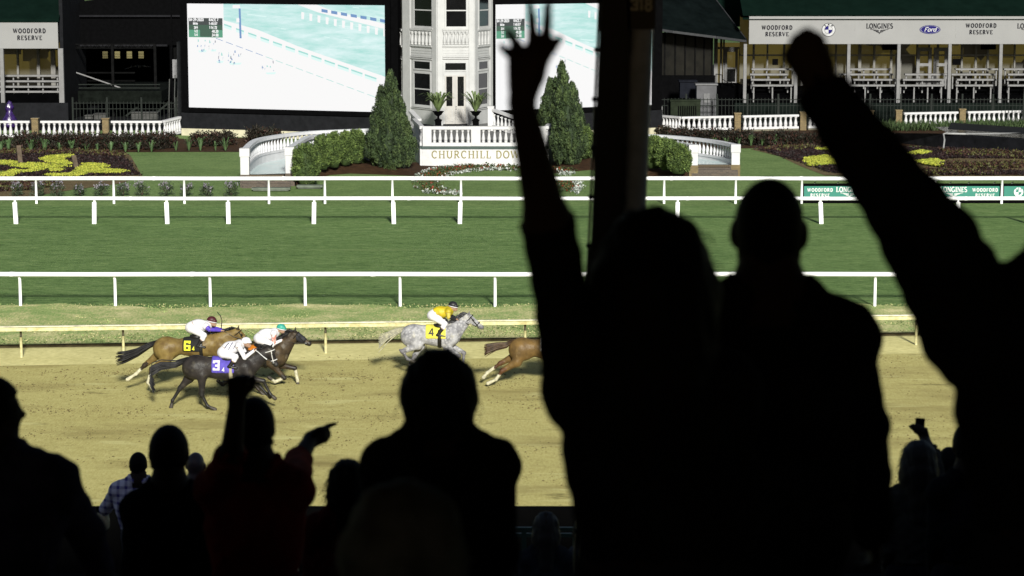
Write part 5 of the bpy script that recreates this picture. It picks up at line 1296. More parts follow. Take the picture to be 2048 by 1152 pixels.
mb = MB(); pbox(mb, 355, 84, 377, 262, 156, 1.0); mb.build("side_wall", mat("grey_clad", (0.013, 0.0138, 0.0152), 0.8, 0.15, 2, 0.1, 12, spec=0.03), label="charcoal ribbed wall at the left end of the large screen", cat="wall")
for i, (u0, u1, v0, v1) in enumerate(((170, 185, 232, 238), (188, 212, 229, 239), (262, 315, 226, 239))):
    mb = MB(); pbox(mb, u0, v0, u1, v1, 161 + i * .2, .8); pbox(mb, u0 - 1, v0 - 1.5, u1 + 1, v0, 160.9 + i * .2, 1.0); mb.build("stored_crate", mat("crate_grey", (0.05, 0.05, 0.048), 0.7, 0.3, 2), label="%s low grey crate from the left behind the stage fence" % ORD[i], cat="crate")

# ================================================================== dark glass hall with green tent roof, right of the column
def hall():
    Y = 166.0
    root = empty("glass_hall", (xat(1370, Y), Y, ZT), "unlit glass hall with dark green tent roof between column and right pavilion", "building")
    e = [at(1230, 44, Y), at(1345, 62, Y - 1), at(1432, 73, Y - 1), at(1493, 81, Y - .2)]
    r_ = [at(1230, -60, Y + 6), at(1345, -40, Y + 6), at(1428, -4, Y + 6)]
    mb = MB(); vs = e + r_; mb.add(vs, [(0, 1, 5, 4), (1, 2, 6, 5), (2, 3, 6)])
    mb.add([v + Vector((0, 0.1, -.15)) for v in vs], [(4, 5, 1, 0), (5, 6, 2, 1), (6, 3, 2)]); mb.build("tent_roof", mat("tent_green", (0.0038, 0.0058, 0.0060), 1.0, 0.2, 1.0, spec=0.0), root)
    g = mat("gutter_grey", (0.030, 0.031, 0.034), 0.5, spec=0.1)
    for a, b in zip(e, e[1:]): MB().bar(a + Vector((0, -.06, -.05)), b + Vector((0, -.06, -.05)), .16, .16).build("gutter", g, root)
    MB().bar(r_[2] + Vector((0, -.05, .05)), e[3] + Vector((0, -.05, .05)), .07).build("ridge_cable", g, root)
    MB().box(xat(1230, Y), xat(1428, Y), Y + 1, Y + 1.2, ZT, zat(66, Y)).build("glass_wall", mat("unlit_glass", (0.0075, 0.0068, 0.0052), 0.3, 0.5, 0.7, col2=(0.0018, 0.0018, 0.0016), spec=0.08), root)
    for u in (1250, 1282, 1308, 1331, 1352, 1372, 1392, 1410, 1426): MB().box(xat(u, Y) - .05, xat(u, Y) + .05, Y + .9, Y + .998, ZT, zat(58, Y)).build("mullion", DSTEEL, root)
    MB().box(xat(1230, Y), xat(1432, Y), Y + .6, Y + .98, ZT, zat(152, Y)).build("dwarf_wall", BLACK, root)
    # entrance with white framed double doors
    Yd = Y + 4
    MB().box(xat(1430, Yd), xat(1500, Yd), Yd + .5, Yd + .7, ZT, zat(86, Yd)).build("entrance_wall", emit("entrance_wall_glow", srgb(92, 80, 38), 0.8), root)  # no lamp here: the wall glows to look like a lit interior
    for u, w in ((1428, 7), (1440, 4), (1446, 3)): MB().box(xat(u, Yd), xat(u + w, Yd), Yd, Yd + .3, ZT, zat(72, Yd)).build("entrance_post", W_SUITE, root)
    for (u0, u1) in ((1449, 1475), (1477, 1503)):
        a, b = xat(u0, Yd), xat(u1, Yd); z0, z1 = zat(172, Yd), zat(98, Yd); mb = MB()
        for (p, q, s, t) in ((a, a + .17, z0, z1), (b - .17, b, z0, z1), (a + .17, b - .17, z1 - .2, z1), (a + .17, b - .17, z0, z0 + .3), (a + .17, b - .17, zat(138, Yd), zat(135, Yd))): mb.box(p, q, Yd - .1, Yd + .05, s, t)
        dr = mb.build("door", W_SUITE, root)
        MB().box(a + .17, b - .17, Yd - .02, Yd, z0 + .3, zat(138, Yd)).build("lower_pane", GLASS, dr)
    MB().box(xat(1432, Yd), xat(1505, Yd), Yd - .12, Yd + .1, zat(98, Yd), zat(94, Yd)).build("door_head", W_SUITE, root)
    MB().box(xat(1432, Y), xat(1500, Y), Y + 1.2, Y + 4, ZT, zat(170, Y + 1.2)).build("landing", NEARBLACK, root)
    hr = MB(); 
    for a, b in (((1432, 148), (1444, 150)), ((1444, 158), (1460, 168)), ((1444, 150), (1444, 172)), ((1460, 162), (1470, 172)), ((1432, 148), (1432, 172))): hr.bar(at(*a, Y + .8), at(*b, Y + .8), .05)
    hr.build("handrail", BLACK, root)
hall()
mb = MB(); Yc = 160.8; pbox(mb, 1393, 171, 1433, 241, Yc, 1.0); pbox(mb, 1391, 167.5, 1436, 171, Yc - .08, 1.2, 1); pbox(mb, 1407, 187, 1420, 206, Yc - .05, .05, 1)
mb.build("utility_kiosk", [mat("kiosk_grey", (0.065, 0.065, 0.072), 0.6, 0.15, 1.5), mat("kiosk_cap", (0.10, 0.10, 0.105), 0.5)], label="pale grey utility kiosk behind the iron fence right of the column", cat="kiosk", bevel=0.02)
mb = MB(); pbox(mb, 1360, 164, 1393, 196, 163, 1.0); pbox(mb, 1358, 161, 1395, 164, 162.9, 1.2); mb.build("roof_unit", mat("roof_unit_dark", (0.009, 0.010, 0.014), 0.8, spec=0.01), label="dark low plant unit behind the grey kiosk", cat="unit")
def generator():
    Yg = 158.8; root = empty("generator", at(1371, 241, Yg), "olive green generator cabinet behind the iron fence", "generator")
    m = mat("olive_cabinet", (0.014, 0.019, 0.011), 0.7, 0.2, 2, spec=0.05)
    mb = MB(); pbox(mb, 1341, 203, 1401, 241, Yg, 1.2); mb.build("housing", m, root, bevel=0.03)
    mb = MB(); pbox(mb, 1340, 200, 1402, 203, Yg - .05, 1.3); mb.build("lid", m, root)
    for k in range(9):
        b = MB(); pbox(b, 1356 + k * 4.3, 212, 1358.2 + k * 4.3, 240, Yg - .04, .04); b.build("louvre", BLACK, root)
generator()
mb = MB(); pbox(mb, 1290, 213, 1325, 231, 158.2, .1)
for k in range(7): pbox(mb, 1292 + k * 5, 214, 1292.8 + k * 5, 230, 158.16, .04, 1)
mb.build("white_hoarding", [mat("hoarding_white", (0.13, 0.13, 0.13), 0.6), DSTEEL], label="small pale hoarding panel behind the balustrade beside the column", cat="panel")

# ================================================================== dark pond wall at the right
def pond():
    root = empty("pond_basin", gp(1960, 303, ZT), "dark lined pond basin with pipe edging at the right of the garden", "pond")
    m = mat("pond_liner", (0.0045, 0.0047, 0.006), 0.5, 0.3, 1.5, spec=0.05)
    a, b, c, d_ = gp(1890, 296, ZT), gp(2190, 306, ZT), at(2190, 288, gp(2190, 306, ZT).y), at(1890, 268, gp(1890, 296, ZT).y)
    mb = MB(); mb.add([a, b, c, d_], [(0, 1, 2, 3)]); mb.add([d_, c, c + Vector((2, 9, 0)), d_ + Vector((2, 9, 0))], [(0, 1, 2, 3)]); mb.build("liner_wall", m, root)
    w = MB(); p = d_ + Vector((.3, .3, .02)); q = c + Vector((.3, .3, .02)); w.add([p, q, q + Vector((0, 12, 0)), p + Vector((0, 5, 0))], [(0, 1, 2, 3)]); w.build("water", mat("pond_water", (0.008, 0.009, 0.010), 0.1, 0.4, 1.5, 0.5, 3, spec=0.5), root)
    e = mat("edging_pipe", (0.22, 0.22, 0.22), 0.5)
    MB().tube([at(1893, 267, 142), at(1930, 268, 142), at(2190, 266, 150)], .06, 8).build("edging_pipe", e, root)
    MB().tube([at(1887, 296, 139), at(1889, 280, 139.5), at(1887, 268, 140), at(1895, 266, 140)], .05, 8).build("down_pipe", e, root)
    mb = MB(); s = gp(1800, 286, ZT); t = gp(1888, 296, ZT); mb.add([s, t, at(1888, 267, t.y), at(1780, 266, s.y)], [(0, 1, 2, 3)]); mb.build("side_wall", mat("pond_side", (0.010, 0.010, 0.0115), 0.7, 0.3, 2, spec=0.05), root)
pond()

# ================================================================== advertising boards behind the garden rail
GREENB = mat("board_green", (0.020, 0.155, 0.115), 0.5, 0.05, 1.5)
WLET = mat("board_white", (0.55, 0.56, 0.55), 0.5, 0.05, 5)
for i, (u0, u1, items, lab) in enumerate([(1608, 1735, [("w", 1640), ("l", 1699)], "first green advertising board right of the bald head"), (1742, 1868, [], "green advertising board hidden by the raised arm"),
        (1875, 2000, [("l", 1907), ("w", 1970)], "green advertising board right of the raised arm"), (2008, 2134, [("b", 2037)], "green advertising board cut by the right picture edge")]):
    Yb = Y_BR + 0.16
    root = empty("advertising_board", at((u0 + u1) / 2, 404, Yb), lab, "board", "green advertising boards behind the rail")
    mb = MB(); pbox(mb, u0 - 2, 368, u1 + 2, 407, Yb + .03, .3); mb.build("frame", BLACK, root)
    mb = MB(); pbox(mb, u0, 372.5, u1, 396, Yb, .028); mb.build("panel", GREENB, root)
    lt = MB()
    for kd, u in items:
        if kd == "w": word_woodford(lt, face_place(u, 385.5, Yb), 0.205)
        elif kd == "l": word_longines(lt, face_place(u, 384, Yb), 0.235)
        else: roundel(lt, face_place(u, 384, Yb), 0.24, 1, 1, 0)
    if lt.f: lt.build("lettering", [WLET, GREENB], root)
    for k in range(3):
        u = u0 + 15 + 45 * k + random.uniform(0, 10); mb = MB(); p = at(u, 368, Yb + .2); mb.tube([p, p + Vector((0, 0, .06)), p + Vector((.08, 0, .10))], .02, 6); mb.build("clip", W_SUITE, root)

# ================================================================== bodies: blended distance fields meshed as one surface
def cap(a, b, ra, rb, t=0, k=0.03, sq=1.0): return ('c', Vector(a), Vector(b), ra, rb, t, k, sq)
def ell(c, r, t=0, k=0.03, rot=None): return ('e', Vector(c), Vector(r), rot, None, t, k, 1.0)
def sdf_mesh(prims, res):
    """returns verts (n,3), quads (m,4), vertex tags (n)"""
    lo, hi = np.full(3, 1e9), np.full(3, -1e9); boxes = []
    for p in prims:
        if p[0] == 'c':
            a, b = np.array(p[1]), np.array(p[2]); r = max(p[3], p[4]); l, h = np.minimum(a, b) - r, np.maximum(a, b) + r
        else:
            c = np.array(p[1]); r = max(p[2]) if p[3] is not None else np.array(p[2]); l, h = c - r, c + r
        boxes.append((l, h)); lo, hi = np.minimum(lo, l), np.maximum(hi, h)
    lo -= 3 * res; hi += 3 * res
    n = np.ceil((hi - lo) / res).astype(int) + 1
    D = np.full(n, 1e3, np.float32); Tg = np.zeros(n, np.int16)
    ax = [lo[i] + res * np.arange(n[i]) for i in range(3)]
    for p, (l, h) in zip(prims, boxes):
        k = p[6]; m = k + 2 * res
        i0 = np.maximum(0, np.floor((l - m - lo) / res).astype(int)); i1 = np.minimum(n, np.ceil((h + m - lo) / res).astype(int) + 1)
        sl = tuple(slice(i0[i], i1[i]) for i in range(3))
        X, Y, Z = np.meshgrid(ax[0][sl[0]], ax[1][sl[1]], ax[2][sl[2]], indexing='ij')
        if p[0] == 'c':
            a, b = p[1], p[2]; d = b - a; sq = p[7]
            L2 = max(d.length_squared, 1e-9)
            px, py, pz = X - a.x, Y - a.y, Z - a.z
            t = np.clip((px * d.x + py * d.y + pz * d.z) / L2, 0, 1)
            dist = np.sqrt((px - t * d.x) ** 2 + ((py - t * d.y) * sq) ** 2 + (pz - t * d.z) ** 2) - (p[3] + (p[4] - p[3]) * t)
        else:
            c, r = p[1], p[2]; px, py, pz = X - c.x, Y - c.y, Z - c.z
            if p[3] is not None:
                M = p[3]; qx = M[0][0] * px + M[0][1] * py + M[0][2] * pz; qy = M[1][0] * px + M[1][1] * py + M[1][2] * pz; qz = M[2][0] * px + M[2][1] * py + M[2][2] * pz
                px, py, pz = qx, qy, qz
            k0 = np.sqrt((px / r.x) ** 2 + (py / r.y) ** 2 + (pz / r.z) ** 2); k1 = np.sqrt((px / r.x ** 2) ** 2 + (py / r.y ** 2) ** 2 + (pz / r.z ** 2) ** 2) + 1e-9
            dist = k0 * (k0 - 1) / k1
        old = D[sl]
        Tg[sl] = np.where(dist < old, p[5], Tg[sl])
        hh = np.maximum(k - np.abs(old - dist), 0) / k
        D[sl] = np.minimum(old, dist) - hh * hh * k * 0.25
    S = D < 0
    cs = tuple(s - 1 for s in n)
    acc = np.zeros(cs + (3,), np.float32); cnt = np.zeros(cs, np.float32); quads = []
    idx = np.full(cs, -1, np.int64)
    edges = []
    for axis in range(3):
        s0 = [slice(None)] * 3; s1 = [slice(None)] * 3; s0[axis] = slice(0, -1); s1[axis] = slice(1, None)
        ch = S[tuple(s0)] != S[tuple(s1)]
        e = np.argwhere(ch); edges.append(e)
        d0 = D[tuple(s0)][ch]; d1 = D[tuple(s1)][ch]; t = d0 / (d0 - d1)
        pos = e.astype(np.float32); pos[:, axis] += t
        o1, o2 = [a for a in range(3) if a != axis]
        for da in (0, -1):
            for db in (0, -1):
                c = e.copy(); c[:, o1] += da; c[:, o2] += db
                ok = np.all((c >= 0) & (c < np.array(cs)), 1); cc = c[ok]
                np.add.at(acc, (cc[:, 0], cc[:, 1], cc[:, 2]), pos[ok]); np.add.at(cnt, (cc[:, 0], cc[:, 1], cc[:, 2]), 1)
    act = np.argwhere(cnt > 0); idx[act[:, 0], act[:, 1], act[:, 2]] = np.arange(len(act))
    P = acc[act[:, 0], act[:, 1], act[:, 2]] / cnt[act[:, 0], act[:, 1], act[:, 2]][:, None]
    V = lo[None] + P * res
    near = np.clip(np.round(P).astype(int), 0, np.array(n) - 1); vt = Tg[near[:, 0], near[:, 1], near[:, 2]]
    for axis in range(3):
        e = edges[axis]; o1, o2 = (axis + 1) % 3, (axis + 2) % 3
        ok = (e[:, o1] > 0) & (e[:, o2] > 0) & (e[:, o1] < cs[o1]) & (e[:, o2] < cs[o2]); e = e[ok]
        if not len(e): continue
        c = []
        for da, db in ((-1, -1), (0, -1), (0, 0), (-1, 0)):
            q = e.copy(); q[:, o1] += da; q[:, o2] += db; c.append(idx[q[:, 0], q[:, 1], q[:, 2]])
        q = np.stack(c, 1); ins = S[e[:, 0], e[:, 1], e[:, 2]]
        q[~ins] = q[~ins][:, ::-1]
        quads.append(q)
    return V, np.concatenate(quads), vt
def vnormals(V, Q):
    fn = np.cross(V[Q[:, 2]] - V[Q[:, 0]], V[Q[:, 3]] - V[Q[:, 1]]); N = np.zeros_like(V)
    for i in range(4): np.add.at(N, Q[:, i], fn)
    return N / (np.linalg.norm(N, axis=1)[:, None] + 1e-12)
def shell(name, V, Q, N, mask, off, m, parent, folds=0.0):
    """clothing: the masked faces of a body pushed outwards, closed at the hems by tucking the rim back in"""
    q = Q[mask]
    if not len(q): return None
    used, inv = np.unique(q, return_inverse=True); q2 = inv.reshape(q.shape)
    edge = np.concatenate([q2[:, [0, 1]], q2[:, [1, 2]], q2[:, [2, 3]], q2[:, [3, 0]]]); key = np.sort(edge, 1)
    u, c = np.unique(key, axis=0, return_counts=True); rim = np.unique(u[c == 1])
    o = np.full(len(used), off)
    if folds:
        X = V[used]; o = o + folds * (np.sin(X[:, 2] * 46 + 9 * np.sin(X[:, 0] * 11) + X[:, 1] * 17) + 0.7 * np.sin(X[:, 2] * 83 - X[:, 0] * 61 + 3) + 0.5 * np.sin(X[:, 0] * 120 + X[:, 2] * 33))
    o[rim] = -0.002
    return link(name, np_mesh(name, V[used] + N[used] * o[:, None], q2, [m], smooth=True), parent)
def curl_hand(w, d, nrm, s, curls, t=0, sc=1.0, thumb=0.4, spread=0.0):
    """palm, four fingers bent at three joints, thumb from the side of the palm"""
    w, d, nrm, s = Vector(w), Vector(d).normalized(), Vector(nrm).normalized(), Vector(s).normalized(); out = []
    lens = (0.074, 0.082, 0.076, 0.060)
    for i in range(4):
        kn = w + d * (0.088 - 0.004 * abs(i - 1)) * sc + s * (0.034 - 0.0225 * i) * sc
        out.append(cap(w + s * (0.016 - 0.011 * i) * sc, kn, 0.018 * sc, 0.0125 * sc, t, 0.014))
        p, a = kn, 0.0; sp = spread * (1.5 - i)
        for j, fr in enumerate((0.45, 0.30, 0.25)):
            a += curls[i] * (0.9 if j else 1.0)
            dd = (d * math.cos(a) + nrm * math.sin(a) + s * sp * math.cos(a)).normalized(); q = p + dd * lens[i] * fr * sc
            out.append(cap(p, q, (0.0100 - .0006 * j) * sc, (0.0092 - .0006 * j) * sc, t, 0.004)); p = q
    b = w + d * 0.022 * sc + s * 0.026 * sc; p = b
    for j, l in enumerate((0.045, 0.034, 0.028)):
        dd = (d * (0.75 + .1 * j) + s * (0.75 - thumb * 0.7 * j) + nrm * (0.25 + thumb * 0.8 * j)).normalized(); q = p + dd * l * sc
        out.append(cap(p, q, (0.0145 - .0018 * j) * sc, (0.0125 - .0018 * j) * sc, t, 0.006)); p = q
    return out

# ================================================================== horses
def coat_mat(name, base, dark, light=None, dapple=False, dust=(0.20, 0.17, 0.09), rough=0.45, pos=0.5):
    m = bpy.data.materials.new(name); m.use_nodes = True; nt = m.node_tree; b = nt.nodes["Principled BSDF"]
    b.inputs["Roughness"].default_value = rough; b.inputs["Specular IOR Level"].default_value = 0.14
    tc = nd(nt, "ShaderNodeTexCoord"); n1 = nd(nt, "ShaderNodeTexNoise"); n1.inputs["Scale"].default_value = 4.6; n1.inputs["Detail"].default_value = 6
    nt.links.new(tc.outputs["Object"], n1.inputs["Vector"]); rp = nd(nt, "ShaderNodeValToRGB")
    rp.color_ramp.elements[0].position = 0.34; rp.color_ramp.elements[0].color = (*dark, 1); rp.color_ramp.elements[1].position = 0.66; rp.color_ramp.elements[1].color = (*base, 1)
    nt.links.new(n1.outputs[0], rp.inputs[0]); col = rp.outputs[0]
    if dapple:
        vo = nd(nt, "ShaderNodeTexVoronoi"); vo.inputs["Scale"].default_value = 13.0; nt.links.new(tc.outputs["Object"], vo.inputs["Vector"])
        mr = nd(nt, "ShaderNodeMapRange"); mr.inputs[1].default_value = 0.15; mr.inputs[2].default_value = 0.55; mr.inputs[3].default_value = 0.75; mr.inputs[4].default_value = 0.0; nt.links.new(vo.outputs["Distance"], mr.inputs[0])
        mx = nd(nt, "ShaderNodeMix", data_type='RGBA'); mx.inputs["B"].default_value = (*light, 1); nt.links.new(mr.outputs[0], mx.inputs["Factor"]); nt.links.new(col, mx.inputs["A"]); col = mx.outputs["Result"]
    n2 = nd(nt, "ShaderNodeTexNoise"); n2.inputs["Scale"].default_value = 5.5; n2.inputs["Detail"].default_value = 8; nt.links.new(tc.outputs["Object"], n2.inputs["Vector"])
    mr = nd(nt, "ShaderNodeMapRange"); mr.inputs[1].default_value = 0.58; mr.inputs[2].default_value = 0.80; mr.inputs[4].default_value = 0.55; nt.links.new(n2.outputs[0], mr.inputs[0])
    mx = nd(nt, "ShaderNodeMix", data_type='RGBA'); mx.inputs["B"].default_value = (*dust, 1); nt.links.new(mr.outputs[0], mx.inputs["Factor"]); nt.links.new(col, mx.inputs["A"])
    nt.links.new(mx.outputs["Result"], b.inputs["Base Color"])
    bp = nd(nt, "ShaderNodeBump"); bp.inputs["Strength"].default_value = 0.5; bp.inputs["Distance"].default_value = 0.06; nt.links.new(n1.outputs[0], bp.inputs["Height"]); nt.links.new(bp.outputs[0], b.inputs["Normal"])
    return m
HOOF = mat("hoof_horn", (0.05, 0.042, 0.032), 0.6, 0.3, 9)
SOCK = mat("white_leg_wrap", (0.46, 0.43, 0.30), 0.8, 0.2, 12)
LEATHER = mat("black_leather", (0.012, 0.011, 0.010), 0.4, 0.2, 10)
STEEL = mat("bit_steel", (0.35, 0.35, 0.36), 0.3, 0.1, 10, metal=0.8)
def horse(label, Y, L, coat, points, mane_m, sock=(), tail_pts=None, tail_m=None, cloth=None, bridle=LEATHER, blinkers=None):
    """L: photo landmarks of a galloping thoroughbred seen from its right side"""
    Pt = {k: at(*v, Y) for k, v in L.items() if isinstance(v, tuple) and len(v) == 2 and not isinstance(v[0], tuple)}
    B, C, Ln, W, G, Be, Ch, Po, Mu, Th = (Pt[k] for k in ('butt', 'croup', 'loin', 'withers', 'girth', 'belly', 'chest', 'poll', 'muzzle', 'throat'))
    root = empty("racehorse", (W.x, Y, 0.0), label, "horse", "racehorses galloping on the dirt")
    pr = []
    pr.append(ell((max(B.x + 0.33, C.x - 0.06), Y, C.z - 0.33), (0.37, 0.26, 0.335), 0, 0.10))
    pr.append(ell((B.x + 0.20, Y, C.z - 0.36), (0.22, 0.22, 0.26), 0, 0.10))
    def barrel(x, zt, zb, rx, ry): pr.append(ell((x, Y, (zt + zb) / 2), (rx, ry, (zt - zb) / 2), 0, 0.12))
    barrel(Ln.x, Ln.z, Be.z + 0.05, 0.36, 0.245); barrel((Ln.x + W.x) / 2, (Ln.z + W.z) / 2 - .01, (Be.z + G.z) / 2 - 0.01, 0.42, 0.275)
    barrel(W.x - 0.06, W.z - 0.03, G.z, 0.36, 0.265)
    pr.append(ell((Ch.x - 0.27, Y, (W.z + Ch.z) / 2 - 0.10), (0.28, 0.22, 0.34), 0, 0.10))
    pr.append(cap((Ch.x - 0.14, Y - .10, Ch.z - 0.02), (Ch.x - 0.14, Y + .10, Ch.z - 0.02), 0.13, 0.13, 0, 0.08))
    nk0 = Vector((W.x + 0.12, Y, W.z - 0.24)); pr.append(cap(nk0, Po + Vector((-0.04, 0, -0.10)), 0.24, 0.115, 0, 0.10, 1.45))
    pr.append(cap((Ch.x - 0.12, Y, Ch.z + 0.10), (Po + Th) / 2, 0.19, 0.11, 0, 0.08, 1.4))
    # head
    hd = (Mu - Po); hl = hd.length; hd.normalize(); hn = Vector((hd.z, 0, -hd.x))
    if hn.z > 0 : hn = -hn                                        # towards the jaw
    a0, a1 = Po + hd * 0.05 + hn * 0.05, Mu - hd * 0.05 + hn * -0.005
    pr.append(cap(a0, a1, 0.105, 0.058, 0, 0.04, 1.35)); pr.append(cap(Po + hd * 0.12 + hn * 0.09, Po + hd * 0.34 + hn * 0.06, 0.085, 0.055, 0, 0.04, 1.5))
    pr.append(ell(Mu - hd * 0.05, (0.068, 0.056, 0.066), 1, 0.03)); pr.append(ell(Mu - hd * 0.10 + hn * 0.05, (0.055, 0.045, 0.04), 1, 0.02))
    for s in (-1, 1):
        e0 = Po + hd * 0.02 + Vector((0, s * 0.055, 0.02)); e1 = at(*L['ear'], Y) + Vector((0, s * 0.075, 0)); pr.append(cap(e0, e1, 0.034, 0.008, 1, 0.015))
        pr.append(ell(Po + hd * 0.20 + hn * 0.0 + Vector((0, s * 0.072, 0)), (0.03, 0.02, 0.024), 1, 0.02))
    # legs
    def leg(pts, hind, s, white):
        off = Vector((0, s * 0.155, 0)); P_ = [at(*p, Y + s * 0.155) for p in pts]
        tg = 3 if white else 1
        if hind:
            st, hk, ft, to = P_; hip = Vector((max(B.x + 0.30, C.x - 0.10), Y + s * 0.12, C.z - 0.36))
            pr.append(cap(hip, st, 0.20, 0.135, 0, 0.09, 1.35)); pr.append(cap(st, hk, 0.125, 0.062, 0, 0.06, 1.15)); pr.append(cap(st.lerp(hk, 0.75), hk, 0.07, 0.062, 1, 0.03))
            hb = hk + (hk - ft).normalized() * 0.05 + Vector((-0.045, 0, 0.0)); pr.append(cap(hk, hb, 0.05, 0.034, 1, 0.03))
            pr.append(cap(hk, ft, 0.050, 0.040, 1, 0.03))
            if white: pr.append(cap(hk.lerp(ft, 0.45), ft, 0.047, 0.044, 3, 0.01))
        else:
            el, kn, ft, to = P_; sh = Vector((Ch.x - 0.22, Y + s * 0.13, Ch.z + 0.18))
            pr.append(cap(sh, el, 0.165, 0.11, 0, 0.09, 1.3)); pr.append(cap(el, kn, 0.098, 0.053, 0, 0.05, 1.1)); pr.append(cap(el.lerp(kn, .7), kn, 0.058, 0.055, 1, 0.03)); pr.append(ell(kn, (0.056, 0.05, 0.06), 1, 0.02))
            pr.append(cap(kn, ft, 0.042, 0.038, 1, 0.03))
            if white: pr.append(cap(kn.lerp(ft, 0.2), ft, 0.048, 0.045, 3, 0.01))
        pr.append(ell(ft, (0.05, 0.045, 0.05), tg, 0.02))
        hm = ft.lerp(to, 0.55); pr.append(cap(ft, hm, 0.040, 0.040, tg, 0.02)); pr.append(cap(hm, to, 0.046, 0.056, 3 if white and hind else 2, 0.012))
    for key, hind, s in (('hn', True, -1), ('hf', True, 1), ('fn', False, -1), ('ff', False, 1)): leg(L[key], hind, s, key in sock)
    V, Q, vt = sdf_mesh(pr, 0.02); N = vnormals(V, Q); ft_ = vt[Q[:, 0]]
    body = link("body", np_mesh("body", V, Q, [coat, points, HOOF, SOCK], ft_, smooth=True), root)
    bvh = BVHTree.FromPolygons([tuple(v) for v in V], [tuple(q) for q in Q])
    fc = V[Q].mean(1)
    # saddle cloth, saddle, girth
    if cloth:
        x0, x1 = at(cloth['u'][0], 700, Y).x, at(cloth['u'][1], 700, Y).x; z0 = at(cloth['u'][0], cloth['v'], Y).z
        mk = (fc[:, 0] > x0) & (fc[:, 0] < x1) & (fc[:, 2] > z0) & (vt[Q].max(1) == 0)
        shell("saddle_cloth", V, Q, N, mk, 0.016, cloth['m'], root)
        gx = at(cloth['g'], 700, Y).x; mk = (np.abs(fc[:, 0] - gx) < 0.055) & (fc[:, 2] < z0 + 0.25) & (fc[:, 2] > G.z - 0.2) & (vt[Q].max(1) == 0)
        shell("girth", V, Q, N, mk, 0.022, cloth.get('gm', LEATHER), root)
        sx = (x0 + x1) / 2 + 0.12; q = MB()
        hit = bvh.ray_cast(Vector((sx, Y, 4)), Vector((0, 0, -1)))[0]; sz = hit.z if hit else W.z
        q.lathe((sx, Y, sz - 0.08), [(0.16, 0), (0.21, .06), (.19, .11), (.12, .125), (.02, .13)], 14); q.build("saddle", LEATHER, root, smooth=True)
        if cloth.get('num'):
            s_, u, v, hpx, m_ = cloth['num']; c = at(u, v, Y); h = hpx / FPX * Y; d_ = MB()
            for kk, qd in text_polys(s_, cloth.get('wt', 0.30), 0.1, False, sub=7):
                wd = text_width(s_, 0.1); vs = []
                for p in qd:
                    x, z = c.x + (p[0] - wd / 2) * h * 1.05, c.z + p[1] * h
                    hit = bvh.ray_cast(Vector((x, Y - 3, z)), Vector((0, 1, 0)))[0]
                    vs.append((x, (hit.y if hit else Y - 0.3) - 0.030 - 0.001 * (kk % 5), z))
                d_.add(vs, [(3, 2, 1, 0)])
            d_.build("number", m_, root)
        if cloth.get('num2'):
            s_, u, v, hpx, m_ = cloth['num2']; c = at(u, v, Y); h = hpx / FPX * Y; d_ = MB()
            for kk, qd in text_polys(s_, 0.26, 0.1, False, sub=4):
                vs = []
                for p in qd:
                    x, z = c.x + p[0] * h, c.z + p[1] * h; hit = bvh.ray_cast(Vector((x, Y - 3, z)), Vector((0, 1, 0)))[0]
                    vs.append((x, (hit.y if hit else Y - 0.3) - 0.032 - 0.001 * (kk % 5), z))
                d_.add(vs, [(3, 2, 1, 0)])
            d_.build("small_number", m_, root)
    # bridle rings about the head
    br = MB()
    for f, rr in ((0.10, 0.125), (0.70, 0.088)):
        c = a0.lerp(a1, f); pts = []
        tilt = hn * 1.0
        for k in range(17):
            a = 2 * math.pi * k / 16; pts.append(c + hn * (0.03 if f < .3 else 0.01) + tilt * math.cos(a) * rr * (1.25 if f < .3 else 1.05) + Vector((0, math.sin(a) * rr * 0.84, 0)))
        br.tube(pts, 0.013, 6, caps=False)
    for s in (-1, 1): br.tube([a0.lerp(a1, 0.05) + Vector((0, s * .085, 0)) - hn * 0.05, a0.lerp(a1, 0.45) + Vector((0, s * .088, 0)), a0.lerp(a1, 0.80) + Vector((0, s * .062, 0)) + hn * 0.03], 0.012, 6)
    br.build("bridle", bridle, root)
    for s in (-1, 1): MB().lathe((a0.lerp(a1, 0.82) + Vector((0, s * .07, 0)) + hn * 0.03)[:], [(0.03, -0.02), (0.034, 0), (0.03, 0.02)], 8).build("bit_ring", STEEL, root)
    for s in (-1, 1):
        c = Po + hd * 0.20 + Vector((0, s * 0.086, 0)); MB().lathe((c.x, c.y, c.z - .017), [(.004, 0), (.014, .006), (.018, .017), (.014, .028), (.004, .034)], 8).build("eye", mat("horse_eye", (0.004, 0.003, 0.003), 0.1), root, smooth=True)
    if blinkers:
        mk = (np.linalg.norm(fc - np.array(Po + hd * 0.24), axis=1) < 0.16); shell("blinker_hood", V, Q, N, mk, 0.014, blinkers, root)
    # mane: locks streaming back along the crest
    mm = MB()
    for i in range(46):
        f = i / 45; c = nk0.lerp(Po, f) ; hit = bvh.ray_cast(Vector((c.x - 0.02, Y, c.z + 1.2)), Vector((0, 0, -1)))[0]
        z = hit.z if hit else c.z + .1; p = Vector((c.x - .02, Y + random.uniform(-.02, .02), z - 0.02)); l = random.uniform(.12, .2); sd = random.uniform(-0.10, 0.03)
        q = p + Vector((-l * .75, sd * .5, .05)); r_ = p + Vector((-l * 1.25, sd, -.03)); w = Vector((.035, 0, 0))
        mm.tube([p, q, r_], [0.022, 0.018, 0.004], 5)
    mm.build("mane", mane_m, root, smooth=True)
    tl = MB(); tp = [at(*p, Y) for p in tail_pts]; ln = len(tp)
